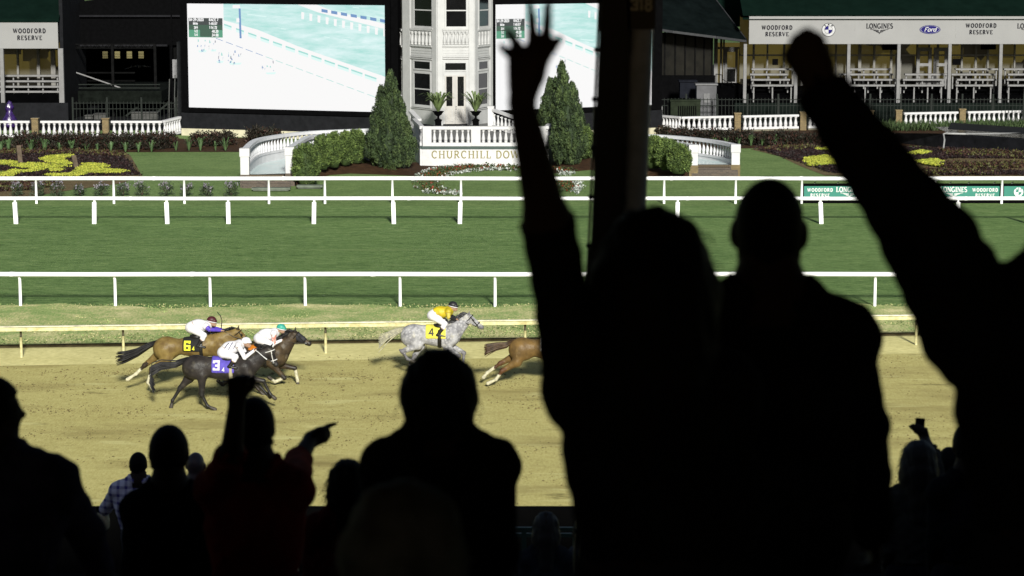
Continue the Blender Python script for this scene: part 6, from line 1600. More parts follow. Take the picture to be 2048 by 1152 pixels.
    for i in range(70):
        jit = random.gauss(0, 1), random.gauss(0, 1); e = random.uniform(.72, 1.0); pts = []
        for j, p in enumerate(tp):
            f = j / (ln - 1); s = 0.018 + 0.085 * f ** 1.1
            pts.append(Vector((p.x, p.y, p.z)) + Vector((random.gauss(0, .01), jit[0] * s * .7, jit[1] * s)))
        pts = pts[:-1] + [pts[-2].lerp(pts[-1], e)]
        tl.tube(pts, [0.024, 0.020] + [0.014] * (ln - 3) + [0.004], 5)
    tl.build("tail", tail_m or mane_m, root, smooth=True)
    return dict(root=root, bvh=bvh, bit=a0.lerp(a1, 0.82) + hn * 0.03, Y=Y)

BLKH = mat("black_mane", (0.010, 0.009, 0.009), 0.5, 0.3, 10)
H = {}
H['bay'] = horse("bay racehorse with white socks and black cloth numbered 6", 64.9, dict(butt=(309.5, 703), croup=(338, 673), loin=(366, 677), withers=(414, 668), girth=(404, 713), belly=(366, 712), chest=(458, 704),
    poll=(475, 658), muzzle=(496, 684), throat=(468, 683), ear=(478, 650),
    hn=((335, 716), (303, 739), (296, 765), (305, 777)), hf=((318, 708), (289, 731), (272, 748), (255, 759)), fn=((450, 722), (497, 757), (517, 779), (529, 791)), ff=((448, 722), (476, 748), (461, 762), (450, 766))),
    coat_mat("bay_coat", (0.160, 0.112, 0.036), (0.090, 0.058, 0.020), dust=(0.19, 0.15, 0.065)), mat("bay_points", (0.030, 0.020, 0.012), 0.5, 0.3, 5), BLKH, sock=('hn', 'hf'),
    tail_pts=[(320, 682), (300, 690), (275, 704), (252, 713), (232, 717)],
    cloth=dict(u=(367.5, 404), v=700.5, m=mat("black_cloth", (0.008, 0.008, 0.008), 0.8), g=404, num=("6", 377, 698, 19.5, mat("number_yellow", (0.62, 0.60, 0.03), 0.6)), wt=0.20, num2=("4", 387.5, 697, 7, MATS.get("number_yellow") or mat("number_yellow", (0.62, 0.60, 0.03), 0.6))))
H['black'] = horse("near-black racehorse with blue cloth numbered 3 and white bridle", 62.7, dict(butt=(368, 738), croup=(397, 710), loin=(424, 713), withers=(474, 716), girth=(465, 760), belly=(430, 759), chest=(508, 746),
    poll=(541, 694), muzzle=(553, 733), throat=(528, 722), ear=(546, 686),
    hn=((404, 752), (403.5, 790), (415, 812), (430, 819)), hf=((378, 756), (360, 777), (345, 801), (342, 815)), fn=((496, 756), (527, 762), (541, 789), (550, 797)), ff=((492, 758), (515, 768), (534, 788), (540, 794))),
    coat_mat("black_coat", (0.026, 0.022, 0.020), (0.012, 0.0105, 0.0105), dust=(0.085, 0.075, 0.05)), mat("black_points", (0.012, 0.011, 0.0105), 0.5, 0.3, 5), BLKH,
    tail_pts=[(376, 719), (352, 729), (322, 731), (303, 741), (301, 760), (309, 774)], tail_m=mat("black_tail", (0.016, 0.0155, 0.017), 0.5, 0.3, 10),
    cloth=dict(u=(424, 470), v=743, m=mat("blue_cloth", (0.075, 0.055, 0.33), 0.75, 0.15, 6), g=463, gm=mat("pale_girth", (0.30, 0.27, 0.17), 0.7), num=("3", 435, 737, 19.5, mat("number_white", (0.55, 0.54, 0.55), 0.6)), wt=0.20, num2=("4", 447, 739, 7.5, MATS.get("number_white") or mat("number_white", (0.55, 0.54, 0.55), 0.6))),
    bridle=mat("white_bridle", (0.5, 0.49, 0.47), 0.6))
H['brown'] = horse("dark brown racehorse with orange cloth, head stretched in front of its group", 66.2, dict(butt=(452, 712), croup=(478, 690), loin=(502, 691), withers=(549, 687), girth=(531, 734), belly=(500, 733), chest=(572, 718),
    poll=(589, 663), muzzle=(621, 690), throat=(585, 686), ear=(591.5, 653),
    hn=((470, 727), (448, 744), (436, 762), (446, 770)), hf=((478, 730), (462, 750), (449, 764), (441, 772)), fn=((546, 731), (569, 756), (550, 763.5), (538, 755)), ff=((560, 730), (590, 736.5), (595, 760), (596, 771))),
    coat_mat("brown_coat", (0.055, 0.038, 0.020), (0.018, 0.013, 0.010), dust=(0.17, 0.15, 0.11)), mat("brown_points", (0.018, 0.014, 0.011), 0.5, 0.3, 5), BLKH, sock=('fn', 'ff'),
    tail_pts=[(458, 698), (446, 706), (434, 718), (426, 728)],
    cloth=dict(u=(497, 530), v=698, m=mat("orange_cloth", (0.42, 0.13, 0.008), 0.7, 0.15, 6), g=531), blinkers=mat("blinker_mesh", (0.016, 0.016, 0.02), 0.7))
H['grey'] = horse("dapple grey racehorse with yellow cloth numbered 4", 67.6, dict(butt=(804.5, 669), croup=(829, 648.5), loin=(852, 650), withers=(896, 650), girth=(882, 694), belly=(853, 690), chest=(917, 676),
    poll=(937, 629), muzzle=(965.5, 657), throat=(930, 655), ear=(938.5, 620.5),
    hn=((836, 690), (805, 703), (815, 718), (829, 724)), hf=((840, 692), (829, 713), (820, 728), (832, 734)), fn=((894, 694), (918, 712), (901, 727), (888, 722)), ff=((900, 690), (928, 706), (926, 729), (932, 738))),
    coat_mat("grey_coat", (0.30, 0.297, 0.307), (0.125, 0.123, 0.134), light=(0.36, 0.356, 0.366), dapple=True, dust=(0.40, 0.37, 0.26), rough=0.6), mat("grey_points", (0.13, 0.125, 0.135), 0.6, 0.3, 5), mat("slate_mane", (0.035, 0.034, 0.036), 0.5), sock=(),
    tail_pts=[(808, 658), (792, 664), (775, 674), (764, 682), (757, 688)], tail_m=mat("cream_tail", (0.34, 0.32, 0.22), 0.6, 0.3, 12, col2=(0.14, 0.135, 0.11)),
    cloth=dict(u=(852, 892), v=675, m=mat("yellow_cloth", (0.56, 0.50, 0.06), 0.75, 0.15, 6), g=879.5, num=("4", 863.5, 668, 15, mat("number_black", (0.012, 0.012, 0.012), 0.6)), wt=0.20))
H['chestnut'] = horse("chestnut racehorse with two white hind legs, mostly hidden behind the raised arm", 66.0, dict(butt=(1020.5, 699), croup=(1049, 675), loin=(1076, 678), withers=(1124, 676), girth=(1112, 722), belly=(1078, 717), chest=(1152, 708),
    poll=(1184, 656), muzzle=(1212, 686), throat=(1176, 684), ear=(1187, 648),
    hn=((1034, 724), (1004, 742), (992, 759), (976, 767)), hf=((1030, 712), (1000, 727), (974, 746), (967, 755)), fn=((1140, 724), (1172, 744), (1160, 762), (1148, 758)), ff=((1146, 722), (1184, 740), (1200, 762), (1212, 770))),
    coat_mat("chestnut_coat", (0.130, 0.078, 0.026), (0.075, 0.046, 0.018), dust=(0.19, 0.14, 0.07)), mat("chestnut_points", (0.075, 0.033, 0.014), 0.5, 0.3, 5), mat("chestnut_mane", (0.075, 0.035, 0.014), 0.5), sock=('hn', 'hf'),
    tail_pts=[(1027, 681), (1012, 690), (992, 693), (976, 698), (968, 701)], tail_m=mat("chestnut_tail", (0.065, 0.038, 0.02), 0.5, 0.3, 10),
    cloth=dict(u=(1080, 1116), v=700, m=mat("white_cloth", (0.5, 0.49, 0.47), 0.75), g=1113))

# ================================================================== riders
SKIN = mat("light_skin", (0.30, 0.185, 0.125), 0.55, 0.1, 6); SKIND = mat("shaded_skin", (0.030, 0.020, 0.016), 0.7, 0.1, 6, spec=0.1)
WSILK = mat("white_silk", (0.56, 0.545, 0.57), 0.5, 0.06, 7, 0.25, 14); WBREECH = mat("white_breeches", (0.58, 0.57, 0.59), 0.6, 0.05, 6)
def rider(label, hz, hip, sho, head, elb, hand, knee, foot, cols, cap_m, band=True, marks=None, whip=None):
    """crouched over the withers on short stirrups; photo landmarks in the horse's plane"""
    Y = hz['Y']; Hp, Sh, Hd, El, Ha, Kn, Fo = (at(*p, Y) for p in (hip, sho, head, elb, hand, knee, foot))
    root = empty("person", (Hp.x, Y, Fo.z), label, "person", "riders crouched on the racehorses")
    pr = []
    ax_ = (Sh - Hp).normalized(); up = Vector((-ax_.z, 0, ax_.x))
    if up.z < 0: up = -up
    pr.append(ell(Hp - up * .02, (.175, .17, .16), 2, .06)); pr.append(ell(Hp.lerp(Sh, .5) + up * .005, (.20, .15, .14), 1, .06)); pr.append(cap(Hp - up * .02 + ax_ * .08, Hp.lerp(Sh, .55) - up * .05, .15, .145, 1, .06)); pr.append(cap(Hp.lerp(Sh, .5) - up * .05, Sh - up * .10, .15, .13, 1, .06))
    for s in (-1, 1): pr.append(cap(Sh - up * .10, Sh - up * .09 + Vector((0, s * .145, 0)), .11, .085, 1, .05))
    hdv = (Hd - Sh); pr.append(cap(Sh - up * .06 + ax_ * .05, Hd - Vector((0, 0, .03)), .062, .058, 0, .03))
    f = Vector((0.92, 0, -0.30)); pr.append(ell(Hd + f * .02 - Vector((0, 0, .035)), (.090, .072, .105), 0, .02))
    pr.append(cap(Hd + f * .10 - Vector((0, 0, .03)), Hd + f * .125 - Vector((0, 0, .055)), .014, .016, 0, .01)); pr.append(ell(Hd + f * .07 - Vector((0, 0, .10)), (.045, .045, .035), 0, .02))
    capr = ell(Hd + Vector((-.012, 0, .03)), (.122, .098, .098), 4, .01); pr.append(capr); pr.append(cap(Hd + Vector((.08, -.05, .005)), Hd + Vector((.08, .05, .005)), .035, .035, 4, .02)); pr.append(cap(Hd + Vector((.12, -.04, -.01)), Hd + Vector((.12, .04, -.01)), .016, .016, 4, .02))
    for s in (-1, 1):
        o = Vector((0, s * .17, 0)); sh_ = Sh - up * .09 + Vector((0, s * .155, 0)); el_ = El + Vector((0, s * .20, 0)); ha_ = Ha + Vector((0, s * .065, 0))
        pr.append(cap(sh_, el_, .068, .050, 3, .03)); pr.append(cap(el_, ha_, .048, .034, 5, .02))
        d = (ha_ - el_).normalized(); pr += curl_hand(ha_, d, Vector((-d.z * .3, 0, -1)), Vector((0, -s, .25)), (1.1, 1.2, 1.2, 1.2), 0, 1.05)
        hp = Hp + Vector((0.02, s * .10, -.03)); kn_ = Kn + Vector((0, s * .235, 0)); fo_ = Fo + Vector((0, s * .265, 0))
        pr.append(cap(hp, kn_, .115, .075, 2, .05)); pr.append(cap(kn_, kn_.lerp(fo_, .35), .068, .062, 2, .02)); pr.append(cap(kn_.lerp(fo_, .30), fo_ + Vector((-.03, 0, .03)), .060, .042, 6, .02)); pr.append(cap(fo_ + Vector((-.06, 0, .01)), fo_ + Vector((.15, 0, -.02)), .040, .032, 6, .02))
    V, Q, vt = sdf_mesh(pr, 0.0135); N = vnormals(V, Q); ft = vt[Q[:, 0]]
    link("body", np_mesh("body", V, Q, [cols['skin']], smooth=True), root)
    for nm, tg, m, off in (("silks", 1, cols['shirt'], .010), ("upper_sleeve", 3, cols['sleeve'], .010), ("lower_sleeve", 5, cols['cuff'], .008), ("breeches", 2, cols['breech'], .008), ("boots", 6, LEATHER, .006), ("helmet", 4, cap_m, .008)):
        if nm in ("upper_sleeve", "lower_sleeve", "boots"):
            cy = V[Q].mean(1)[:, 1]
            for s in (-1, 1): shell(nm.rstrip('s'), V, Q, N, (ft == tg) & ((cy - Y) * s > 0), off, m, root)
        else: shell(nm, V, Q, N, ft == tg, off, m, root)
    bvh = BVHTree.FromPolygons([tuple(v) for v in V], [tuple(q) for q in Q])
    if band:
        mb = MB(); c = Hd + Vector((-.005, 0, .0)); mb.tube([c + Vector((math.cos(a) * .128, math.sin(a) * .104, -.012 - .03 * math.cos(a))) for a in [2 * math.pi * k / 20 for k in range(21)]], .013, 6, caps=False); mb.build("helmet_band", WSILK, root)
    for s in (-1, 1):
        st = MB()
        fo_ = Fo + Vector((.03, s * .27, -.045)); st.tube([fo_ + Vector((.0, 0, -.01)), fo_ + Vector((.05, -.03 * s, .0)), fo_ + Vector((.02, 0, .12)), Kn + Vector((-.06, s * .22, -.02))], .011, 6)
        st.build("stirrup", mat("stirrup_grey", (0.22, 0.22, 0.22), 0.4), root)
    if marks:
        mm, polys, wpx = marks; d_ = MB()
        for i, pl in enumerate(polys):
            pts = [at(*p, Y) for p in pl]; fine = []
            for a, b in zip(pts, pts[1:]): fine += [a.lerp(b, j / 6) for j in range(6)]
            fine.append(pts[-1]); rb = ribbon([(p.x, p.z) for p in fine], wpx / FPX * Y); vs = []
            for l, r_ in rb:
                for p in (l, r_):
                    h = bvh.ray_cast(Vector((p[0], Y - 2, p[1])), Vector((0, 1, 0)))[0]; vs.append((p[0], (h.y if h else Y) - .022, p[1]))
            d_.add(vs, [(2 * j, 2 * j + 1, 2 * j + 3, 2 * j + 2) for j in range(len(rb) - 1)])
        d_.build("silks_pattern", mm, root)
    for s in (-1, 1):
        rn = MB()
        h_ = Ha + Vector((.05, s * .055, -.01)); b_ = hz['bit'] + Vector((0, s * .07, 0)); rn.tube([h_, h_.lerp(b_, .5) + Vector((0, s * .05, -.03)), b_], .009, 6)
        rn.build("rein", LEATHER, hz['root'])
    if whip:
        w = MB(); w.tube([at(*p, Y - .12) for p in whip[0]], [.012] * (len(whip[0]) - 1) + [.016], 6); tag(w.build("riding_whip", whip[1]), whip[2], "whip")
    return root
NAVYM = mat("navy_stripe", (0.05, 0.055, 0.12), 0.6); 
rider("rider in white silks with blue sleeves and maroon cap on the bay horse", H['bay'], (383, 654), (411, 645), (424, 642), (421, 657), (443, 660), (410, 668), (401, 690),
      dict(skin=SKIN, shirt=WSILK, sleeve=mat("blue_silk", (0.075, 0.045, 0.36), 0.5, 0.1, 7), cuff=MATS.get("blue_silk"), breech=WBREECH), mat("maroon_cap", (0.055, 0.010, 0.014), 0.5),
      whip=([(434.5, 624), (441, 632), (444, 641), (442.5, 656)], LEATHER, "thin black whip held upright by the rider with the maroon cap"))
rider("rider in white silks with navy stripes and white cap on the near-black horse", H['black'], (447, 704), (474, 684), (493, 684), (491, 713), (508, 701), (473, 711), (464, 731),
      dict(skin=SKIN, shirt=WSILK, sleeve=WSILK, cuff=WSILK, breech=WBREECH), WSILK, band=False,
      marks=(NAVYM, [[(450.5, 694.5), (456, 687), (459, 685)], [(458.5, 697), (464.5, 686), (468, 682.5)], [(468, 695), (475, 684), (477, 681.5)]], 1.7),
      whip=([(510, 700), (516, 704), (525, 712), (534, 719)], mat("white_whip", (0.5, 0.5, 0.5), 0.5), "white-handled whip held forward by the rider with navy stripes"))
rider("rider in white silks with red sleeve patch and teal cap on the dark brown horse", H['brown'], (519, 676), (545, 660), (563, 657), (549, 685), (563, 680), (545, 686), (540, 698),
      dict(skin=SKIN, shirt=WSILK, sleeve=mat("red_patch_silk", (0.36, 0.12, 0.085), 0.5, 0.3, 9, col2=(0.54, 0.5, 0.5), sharp=0.6), cuff=WSILK, breech=WBREECH), mat("teal_cap", (0.035, 0.27, 0.21), 0.45))
rider("rider in yellow silks with black cap and white breeches on the dapple grey", H['grey'], (866, 630), (894, 616), (906.5, 612), (898, 632), (912, 637), (890, 645), (879, 668),
      dict(skin=SKIN, shirt=mat("yellow_silk", (0.47, 0.365, 0.016), 0.5, 0.2, 5, 0.3, 12), sleeve=mat("gold_sleeve", (0.44, 0.36, 0.05), 0.5, 0.2, 6), cuff=mat("black_sleeve", (0.014, 0.014, 0.016), 0.5), breech=WBREECH), mat("black_cap", (0.014, 0.014, 0.017), 0.45))
rider("rider on the chestnut horse, hidden behind the raised arm", H['chestnut'], (1093, 662), (1121, 648), (1134, 644), (1126, 664), (1146, 668), (1119, 674), (1110, 698),
      dict(skin=SKIN, shirt=mat("green_silk", (0.03, 0.16, 0.06), 0.5), sleeve=MATS.get("green_silk"), cuff=WSILK, breech=WBREECH), mat("green_cap", (0.03, 0.14, 0.06), 0.5))

# ================================================================== grandstand
PROF = [(-6, 11.6), (0, 10.8), (5.4, 10.1), (10.5, 8.5), (20, 6.3), (27.4, 4.9)]
def floor_at(y):
    for (a, za), (b, zb) in zip(PROF, PROF[1:]):
        if y <= b: return za + (zb - za) * (y - a) / (b - a)
    return PROF[-1][1]
TREAD = 0.9
def step_z(y): return floor_at(-6 + TREAD * math.floor((y + 6) / TREAD) + 0.3)
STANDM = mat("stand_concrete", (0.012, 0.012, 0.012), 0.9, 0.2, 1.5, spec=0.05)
def grandstand():
    root = empty("grandstand", (0, 10, 5), "dark grandstand tiers, roof and front parapet under the crowd", "grandstand")
    y = -6.0
    while y < 27.2:
        z = step_z(y + 0.1); y2 = min(y + TREAD, 27.4)
        MB().box(-40, 40, y + .001, y2 - .001, z - 0.6, z).build("tier", STANDM, root); y += TREAD
    zp = at(1100, 1028, 27.2).z
    MB().box(-40, 40, 27.42, 27.6, 0.0, zp).build("parapet", mat("parapet_black", (0.004, 0.004, 0.004), 0.9, spec=0.02), root)
    MB().box(-40, 40, -14, 10.05, 13.0, 13.5).build("roof_slab", STANDM, root)  # out of view, front edge set so its shade covers the crowd
    MB().box(-40, 40, -6.4, -6.02, 0, 11.7).build("back_wall", STANDM, root)
    g = mat("green_rail", (0.02, 0.045, 0.035), 0.5)
    for k, v in enumerate((1058, 1070)): MB().bar(at(1000, v, 24), at(1180, v, 24), .04).build("hand_rail", g, root)
    for u in (1048, 1150): MB().bar(at(u, 1056, 24), Vector((at(u, 1056, 24).x, 24, step_z(24))), .05).build("rail_post", g, root)
    MB().bar(at(576, 1112, 16), at(594, 1144, 16), .035).build("stair_rail", mat("pale_green_rail", (0.05, 0.16, 0.12), 0.5), root)
grandstand()
def column():
    Yc = 10.0; bot = Vector((at(1226, 430, Yc).x - 0.02, Yc, step_z(Yc))); 
    root = empty("steel_column", bot, "dark laced steel column with grey downpipe and section number sign", "column")
    zt = 12.99
    # leans a touch: measured at the frame top and behind the hair
    X = lambda u0, u1, z: (lambda f: at(u0, 0, Yc).x + (at(u1, 430, Yc).x - at(u0, 0, Yc).x) * f)((at(0, 0, Yc).z - z) / (at(0, 0, Yc).z - at(0, 430, Yc).z))
    zb = step_z(Yc)
    P = lambda u0, u1, z, y=0: Vector((X(u0, u1, z), Yc + y, z))
    m1 = mat("column_black", (0.012, 0.012, 0.012), 0.6); m2 = mat("column_lacing", (0.045, 0.042, 0.038), 0.6); m3 = mat("downpipe_grey", (0.40, 0.43, 0.52), 0.5, 0.12, 9, 0.15, 40)
    MB().bar(P(1232, 1214, zb), P(1232, 1214, zt), .122, .12).build("box_section", m1, root)
    for (a, b) in ((1212, 1197), (1199, 1180)): MB().bar(P(a, b, zb, .01), P(a, b, zt, .01), .008, .07).build("angle_iron", m2, root)
    n = 15; zs = [zb + (zt - zb) * i / n for i in range(n + 1)]
    for i in range(n): MB().bar(P(1211 if i % 2 else 1200, 1196 if i % 2 else 1182, zs[i], .02), P(1200 if i % 2 else 1211, 1182 if i % 2 else 1196, zs[i + 1], .02), .014, .012).build("lacing_bar", m2, root)
    for z in np.arange(zb + .3, zt, 0.205):
        for a, b in ((1197, 1179), (1257, 1240)):
            c = P(a, b, z, -.05); MB().lathe((c.x, c.y, c.z - .012), [(.002, 0), (.010, .004), (.013, .012), (.010, .02), (.002, .024)], 8).build("rivet", m1, root, smooth=True)
    MB().tube([P(1284, 1267, zb, .03), P(1284, 1267, zt, .03)], .054, 20).build("downpipe", m3, root, smooth=True)
    s = MB(); c = P(1282, 1265, at(0, 24, Yc).z, -.05); s.box(c.x - .058, c.x + .058, Yc - .06, Yc - .045, at(0, 58, Yc).z, at(0, 0, Yc).z + .09)
    so = s.build("number_sign", mat("sign_bronze", (0.02, 0.018, 0.014), 0.5), root)
    t = MB(); put_text(t, "318", lambda a, b, d=0: (c.x + a, Yc - .062 - d * .3, at(0, 20, Yc).z + b), .048, .2, .1); t.build("sign_number", mat("sign_number_grey", (0.5, 0.48, 0.4), 0.6), so)
column()

# ================================================================== spectators
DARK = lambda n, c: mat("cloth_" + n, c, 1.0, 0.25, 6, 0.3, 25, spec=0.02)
HAIRB = mat("dark_hair", (0.005, 0.0045, 0.0045), 0.7, 0.3, 12, spec=0.08)
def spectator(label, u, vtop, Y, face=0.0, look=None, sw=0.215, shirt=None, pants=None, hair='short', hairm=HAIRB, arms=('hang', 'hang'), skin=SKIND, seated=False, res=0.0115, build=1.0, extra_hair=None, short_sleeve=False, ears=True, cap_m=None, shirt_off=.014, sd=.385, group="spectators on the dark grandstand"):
    top = at(u, vtop, Y); zt = top.z; fl = step_z(Y); x0 = top.x
    Hh = 1.72 if seated else max(1.5, min(1.86, zt - fl)); s = Hh / 1.75
    root = empty("person", (x0, Y, fl), label, "person", group)
    fr = lambda a: (Vector((math.cos(a), -math.sin(a), 0)), Vector((math.sin(a), math.cos(a), 0)))
    rt, fw = fr(face); hr, hf = fr(face if look is None else look)
    P = lambda r, f, dz: Vector((x0, Y, zt)) + rt * r * s + fw * f * s + Vector((0, 0, -dz * s))
    Hd = lambda r, f, dz: Vector((x0, Y, zt)) + hr * r * s + hf * f * s + Vector((0, 0, -dz * s))
    pr = []
    rotm = Matrix(((hr.x, hr.y, 0), (hf.x, hf.y, 0), (0, 0, 1))); rotb = Matrix(((rt.x, rt.y, 0), (fw.x, fw.y, 0), (0, 0, 1)))
    E = lambda c, r, t, k, M: ell(c, [q * s for q in r], t, k, [list(M[i]) for i in range(3)])
    pr.append(E(Hd(0, -.005, .108), (.077, .098, .106), 4, .02, rotm)); pr.append(E(Hd(0, .030, .150), (.060, .070, .078), 0, .03, rotm)); pr.append(E(Hd(0, .055, .200), (.036, .036, .028), 0, .025, rotm))
    pr.append(cap(Hd(0, .090, .118), Hd(0, .112, .146), .010 * s, .015 * s, 0, .012)); pr.append(cap(Hd(-.022, .092, .170), Hd(.022, .092, .170), .009 * s, .009 * s, 0, .010)); pr.append(cap(Hd(-.035, .084, .098), Hd(.035, .084, .098), .010 * s, .010 * s, 0, .012))
    if ears:
        for q in (-1, 1): pr.append(E(Hd(q * .080, -.004, .128), (.012, .022, .034), 0, .006, rotm)) 
    pr.append(cap(Hd(0, -.015, .17), P(0, -.015, .275), .058 * s, .066 * s, 0, .03))
    b = build; sh = (sw - 0.062) / s
    pr.append(cap(P(-sh, 0, sd), P(sh, 0, sd), .066 * s, .066 * s, 1, .05))
    for q in (-1, 1): pr.append(cap(P(0, -.02, .258), P(q * sh * .95, -.005, sd - .02), .058 * s, .056 * s, 1, .06))
    pr.append(E(P(0, .0, .51), (sh + .03, .125 * b, .17), 1, .05, rotb)); pr.append(E(P(0, .005, .66), ((sh * .72 + .045) * b, .118 * b, .20), 1, .08, rotb)); pr.append(E(P(0, -.005, .82), (.165 * b, .125 * b, .13), 2, .06, rotb))
    for q in (-1, 1):
        hip = P(q * .09, 0, .87)
        if seated: kn = P(q * .11, .42, .92); an = Vector((P(q * .11, .40, 0).x, P(q * .11, .40, 0).y, max(fl - .25, zt - 1.38 * s)))
        else: kn = hip.lerp(Vector((P(q * .10, 0, 0).x, P(0, .0, 0).y, fl + .08)), .48) + fw * .02; an = Vector((P(q * .105, -.02, 0).x, P(q * .105, -.02, 0).y, fl + .08))
        pr.append(cap(hip, kn, .092 * s, .062 * s, 2, .05)); pr.append(cap(kn, an, .060 * s, .042 * s, 2, .03)); pr.append(cap(an + Vector((0, 0, -.03)) - fw * .04, an + fw * .16 + Vector((0, 0, -.045)), .042 * s, .036 * s, 3, .02))
    for q, arm in ((-1, arms[0]), (1, arms[1])):
        S = P(q * sh, 0, sd)
        if arm == 'hang': arm = dict(pts=[S, P(q * (sh + .025), -.02, .66), P(q * (sh + .0), .16, .85)], w=(.052, .042, .028), hand='curl')
        pts = [S] + [p if isinstance(p, Vector) else at(*p) for p in arm['pts'][(0 if arm.get('noS') else 1):]]
        w = [v * s for v in arm['w']]
        pr.append(cap(pts[0], pts[1], w[0], w[1], 1, .035)); pr.append(cap(pts[1], pts[2], w[1], w[2], 0 if short_sleeve or arm.get('bare') else 1, .02))
        d = (pts[2] - pts[1]).normalized(); hd = arm.get('hand')
        if hd == 'curl': pr += curl_hand(pts[2], d, fw * .6 - rt * q, fw * .8 + Vector((0, 0, .2)), (.45, .5, .5, .55), 0, s)
        elif hd == 'fist': pr += curl_hand(pts[2], arm['d'], arm['n'], arm['s'], (1.38, 1.42, 1.42, 1.42), 0, arm.get('sc', 1.0) * s, thumb=0.9)
        elif isinstance(hd, list):
            for (poly, ra, rb) in hd:
                wp = [at(*p) for p in poly]
                for i in range(len(wp) - 1):
                    f0, f1 = i / (len(wp) - 1), (i + 1) / (len(wp) - 1); pr.append(cap(wp[i], wp[i + 1], ra + (rb - ra) * f0, ra + (rb - ra) * f1, 0, .006))
    V, Q, vt = sdf_mesh(pr, res); N = vnormals(V, Q); ft = vt[Q[:, 0]]; fc = V[Q].mean(1)
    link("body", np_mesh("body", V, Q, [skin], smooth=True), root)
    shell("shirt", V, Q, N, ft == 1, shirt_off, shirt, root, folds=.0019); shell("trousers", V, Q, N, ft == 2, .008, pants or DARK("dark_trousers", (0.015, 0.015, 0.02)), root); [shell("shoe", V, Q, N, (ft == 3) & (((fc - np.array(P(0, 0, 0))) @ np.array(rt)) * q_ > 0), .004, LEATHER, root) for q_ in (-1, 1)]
    if hair in ('short', 'buzz'):
        rel = fc - np.array(Hd(0, 0, .12)); f = rel @ np.array(hf); mk = (ft == 4) & ((f < .055 * s) | (rel[:, 2] > .05 * s)); shell("hair", V, Q, N, mk, .012 if hair == 'short' else .004, hairm, root)
    if cap_m:
        mk = (ft == 4) & (fc[:, 2] > zt - .10 * s); shell("cap", V, Q, N, mk, .016, cap_m, root); mb = MB(); a = Hd(0, .10, .085)
        mb.lathe((a.x, a.y, a.z), [(.001, -.006), (.075, -.006), (.075, .006), (.001, .006)], 14); mb.build("cap_brim", cap_m, root)
    if extra_hair:
        hp = [cap(Hd(*a), Hd(*c), ra * s, rb * s, 0, .04, 1.0) for (a, c, ra, rb) in extra_hair]
        hv, hq, ht = sdf_mesh(hp, 0.0125); hn_ = vnormals(hv, hq)
        wob = (np.sin(hv[:, 0] * 95) + np.sin(hv[:, 0] * 210 + hv[:, 2] * 40) * .6 + np.sin(hv[:, 2] * 60 + hv[:, 1] * 80) * .5) * .0028
        ho = link("hair", np_mesh("hair", hv + hn_ * wob[:, None], hq, [hairm], smooth=True), root)
        # loose strands
        st = MB(); pick = rng.choice(len(hv), 260 if hair == 'long' else 24)
        for i in pick:
            p = Vector(hv[i]); n_ = Vector(hn_[i]); l_ = rng.uniform(.5, 1.8); st.tube([p, p + n_ * .012 * l_ + Vector((0, 0, -.012)), p + n_ * .020 * l_ + Vector((rng.normal(0, .008), 0, -.045))], [.0016, .0012, .0004], 4)
        st.build("loose_strands", hairm, root, kind="stuff")
    return root
# --- bald-headed man in a jacket
spectator("person in a dark jacket with closely cropped head, behind the steel column", 1540, 357, 5.4, 0.0, sd=.378, sw=.236, shirt=DARK("black_jacket", (0.012, 0.012, 0.014)), hair='buzz', res=.010, look=0.12, build=1.18, arms=('hang', dict(pts=[None, (1718, 850, 5.42), (1745, 1060, 5.6)], w=(.056, .055, .040), hand='curl')))
# --- long-haired person with an open raised hand
Yh = 4.35
spectator("person with long hair raising an open hand with spread fingers", 1308, 424, 4.6, 0.0, sw=.205, shirt=DARK("black_top", (0.008, 0.008, 0.009)), hair='long', res=.0072, build=.95, shirt_off=.006,
    extra_hair=[((0, -.01, .10), (0, -.03, .16), .113, .126), ((0, -.03, .16), (0, -.055, .36), .126, .122), ((-.05, -.02, .2), (-.06, -.04, .42), .07, .07), ((.05, -.02, .2), (.06, -.04, .42), .07, .07), ((0, -.05, .36), (0, -.06, .50), .11, .09)],
    arms=(dict(pts=[None, (1094, 440, 4.5), (1043, 205, Yh)], w=(.064, .047, .027), bare=True, hand=[
        ([(1043, 205, Yh), (1040, 170, Yh), (1036, 128, Yh)], .0225, .017), ([(1046, 200, Yh), (1060, 150, Yh), (1066, 108, Yh)], .022, .018), ([(1048, 200, Yh), (1070, 150, Yh), (1082, 108, Yh)], .022, .0175), ([(1040, 180, Yh), (1034, 140, Yh), (1030, 118, Yh)], .020, .013),
        ([(1034, 122, Yh), (1024, 110, Yh + .01), (1015, 104, Yh + .02), (1001, 92, Yh + .02)], .0100, .0072), ([(1042, 112, Yh), (1036, 92, Yh + .01), (1028, 80, Yh + .02), (1014, 61, Yh + .02)], .0105, .0074),
        ([(1064, 105, Yh), (1066, 72, Yh), (1064, 42, Yh), (1060, 4, Yh)], .0110, .0076), ([(1084, 105, Yh), (1092, 72, Yh), (1094.5, 42, Yh), (1096, 2, Yh)], .0110, .0076),
        ([(1074, 140, Yh), (1090, 112, Yh - .01), (1103, 96, Yh - .01), (1119, 78, Yh - .01)], .0130, .0080)]), 'hang'))
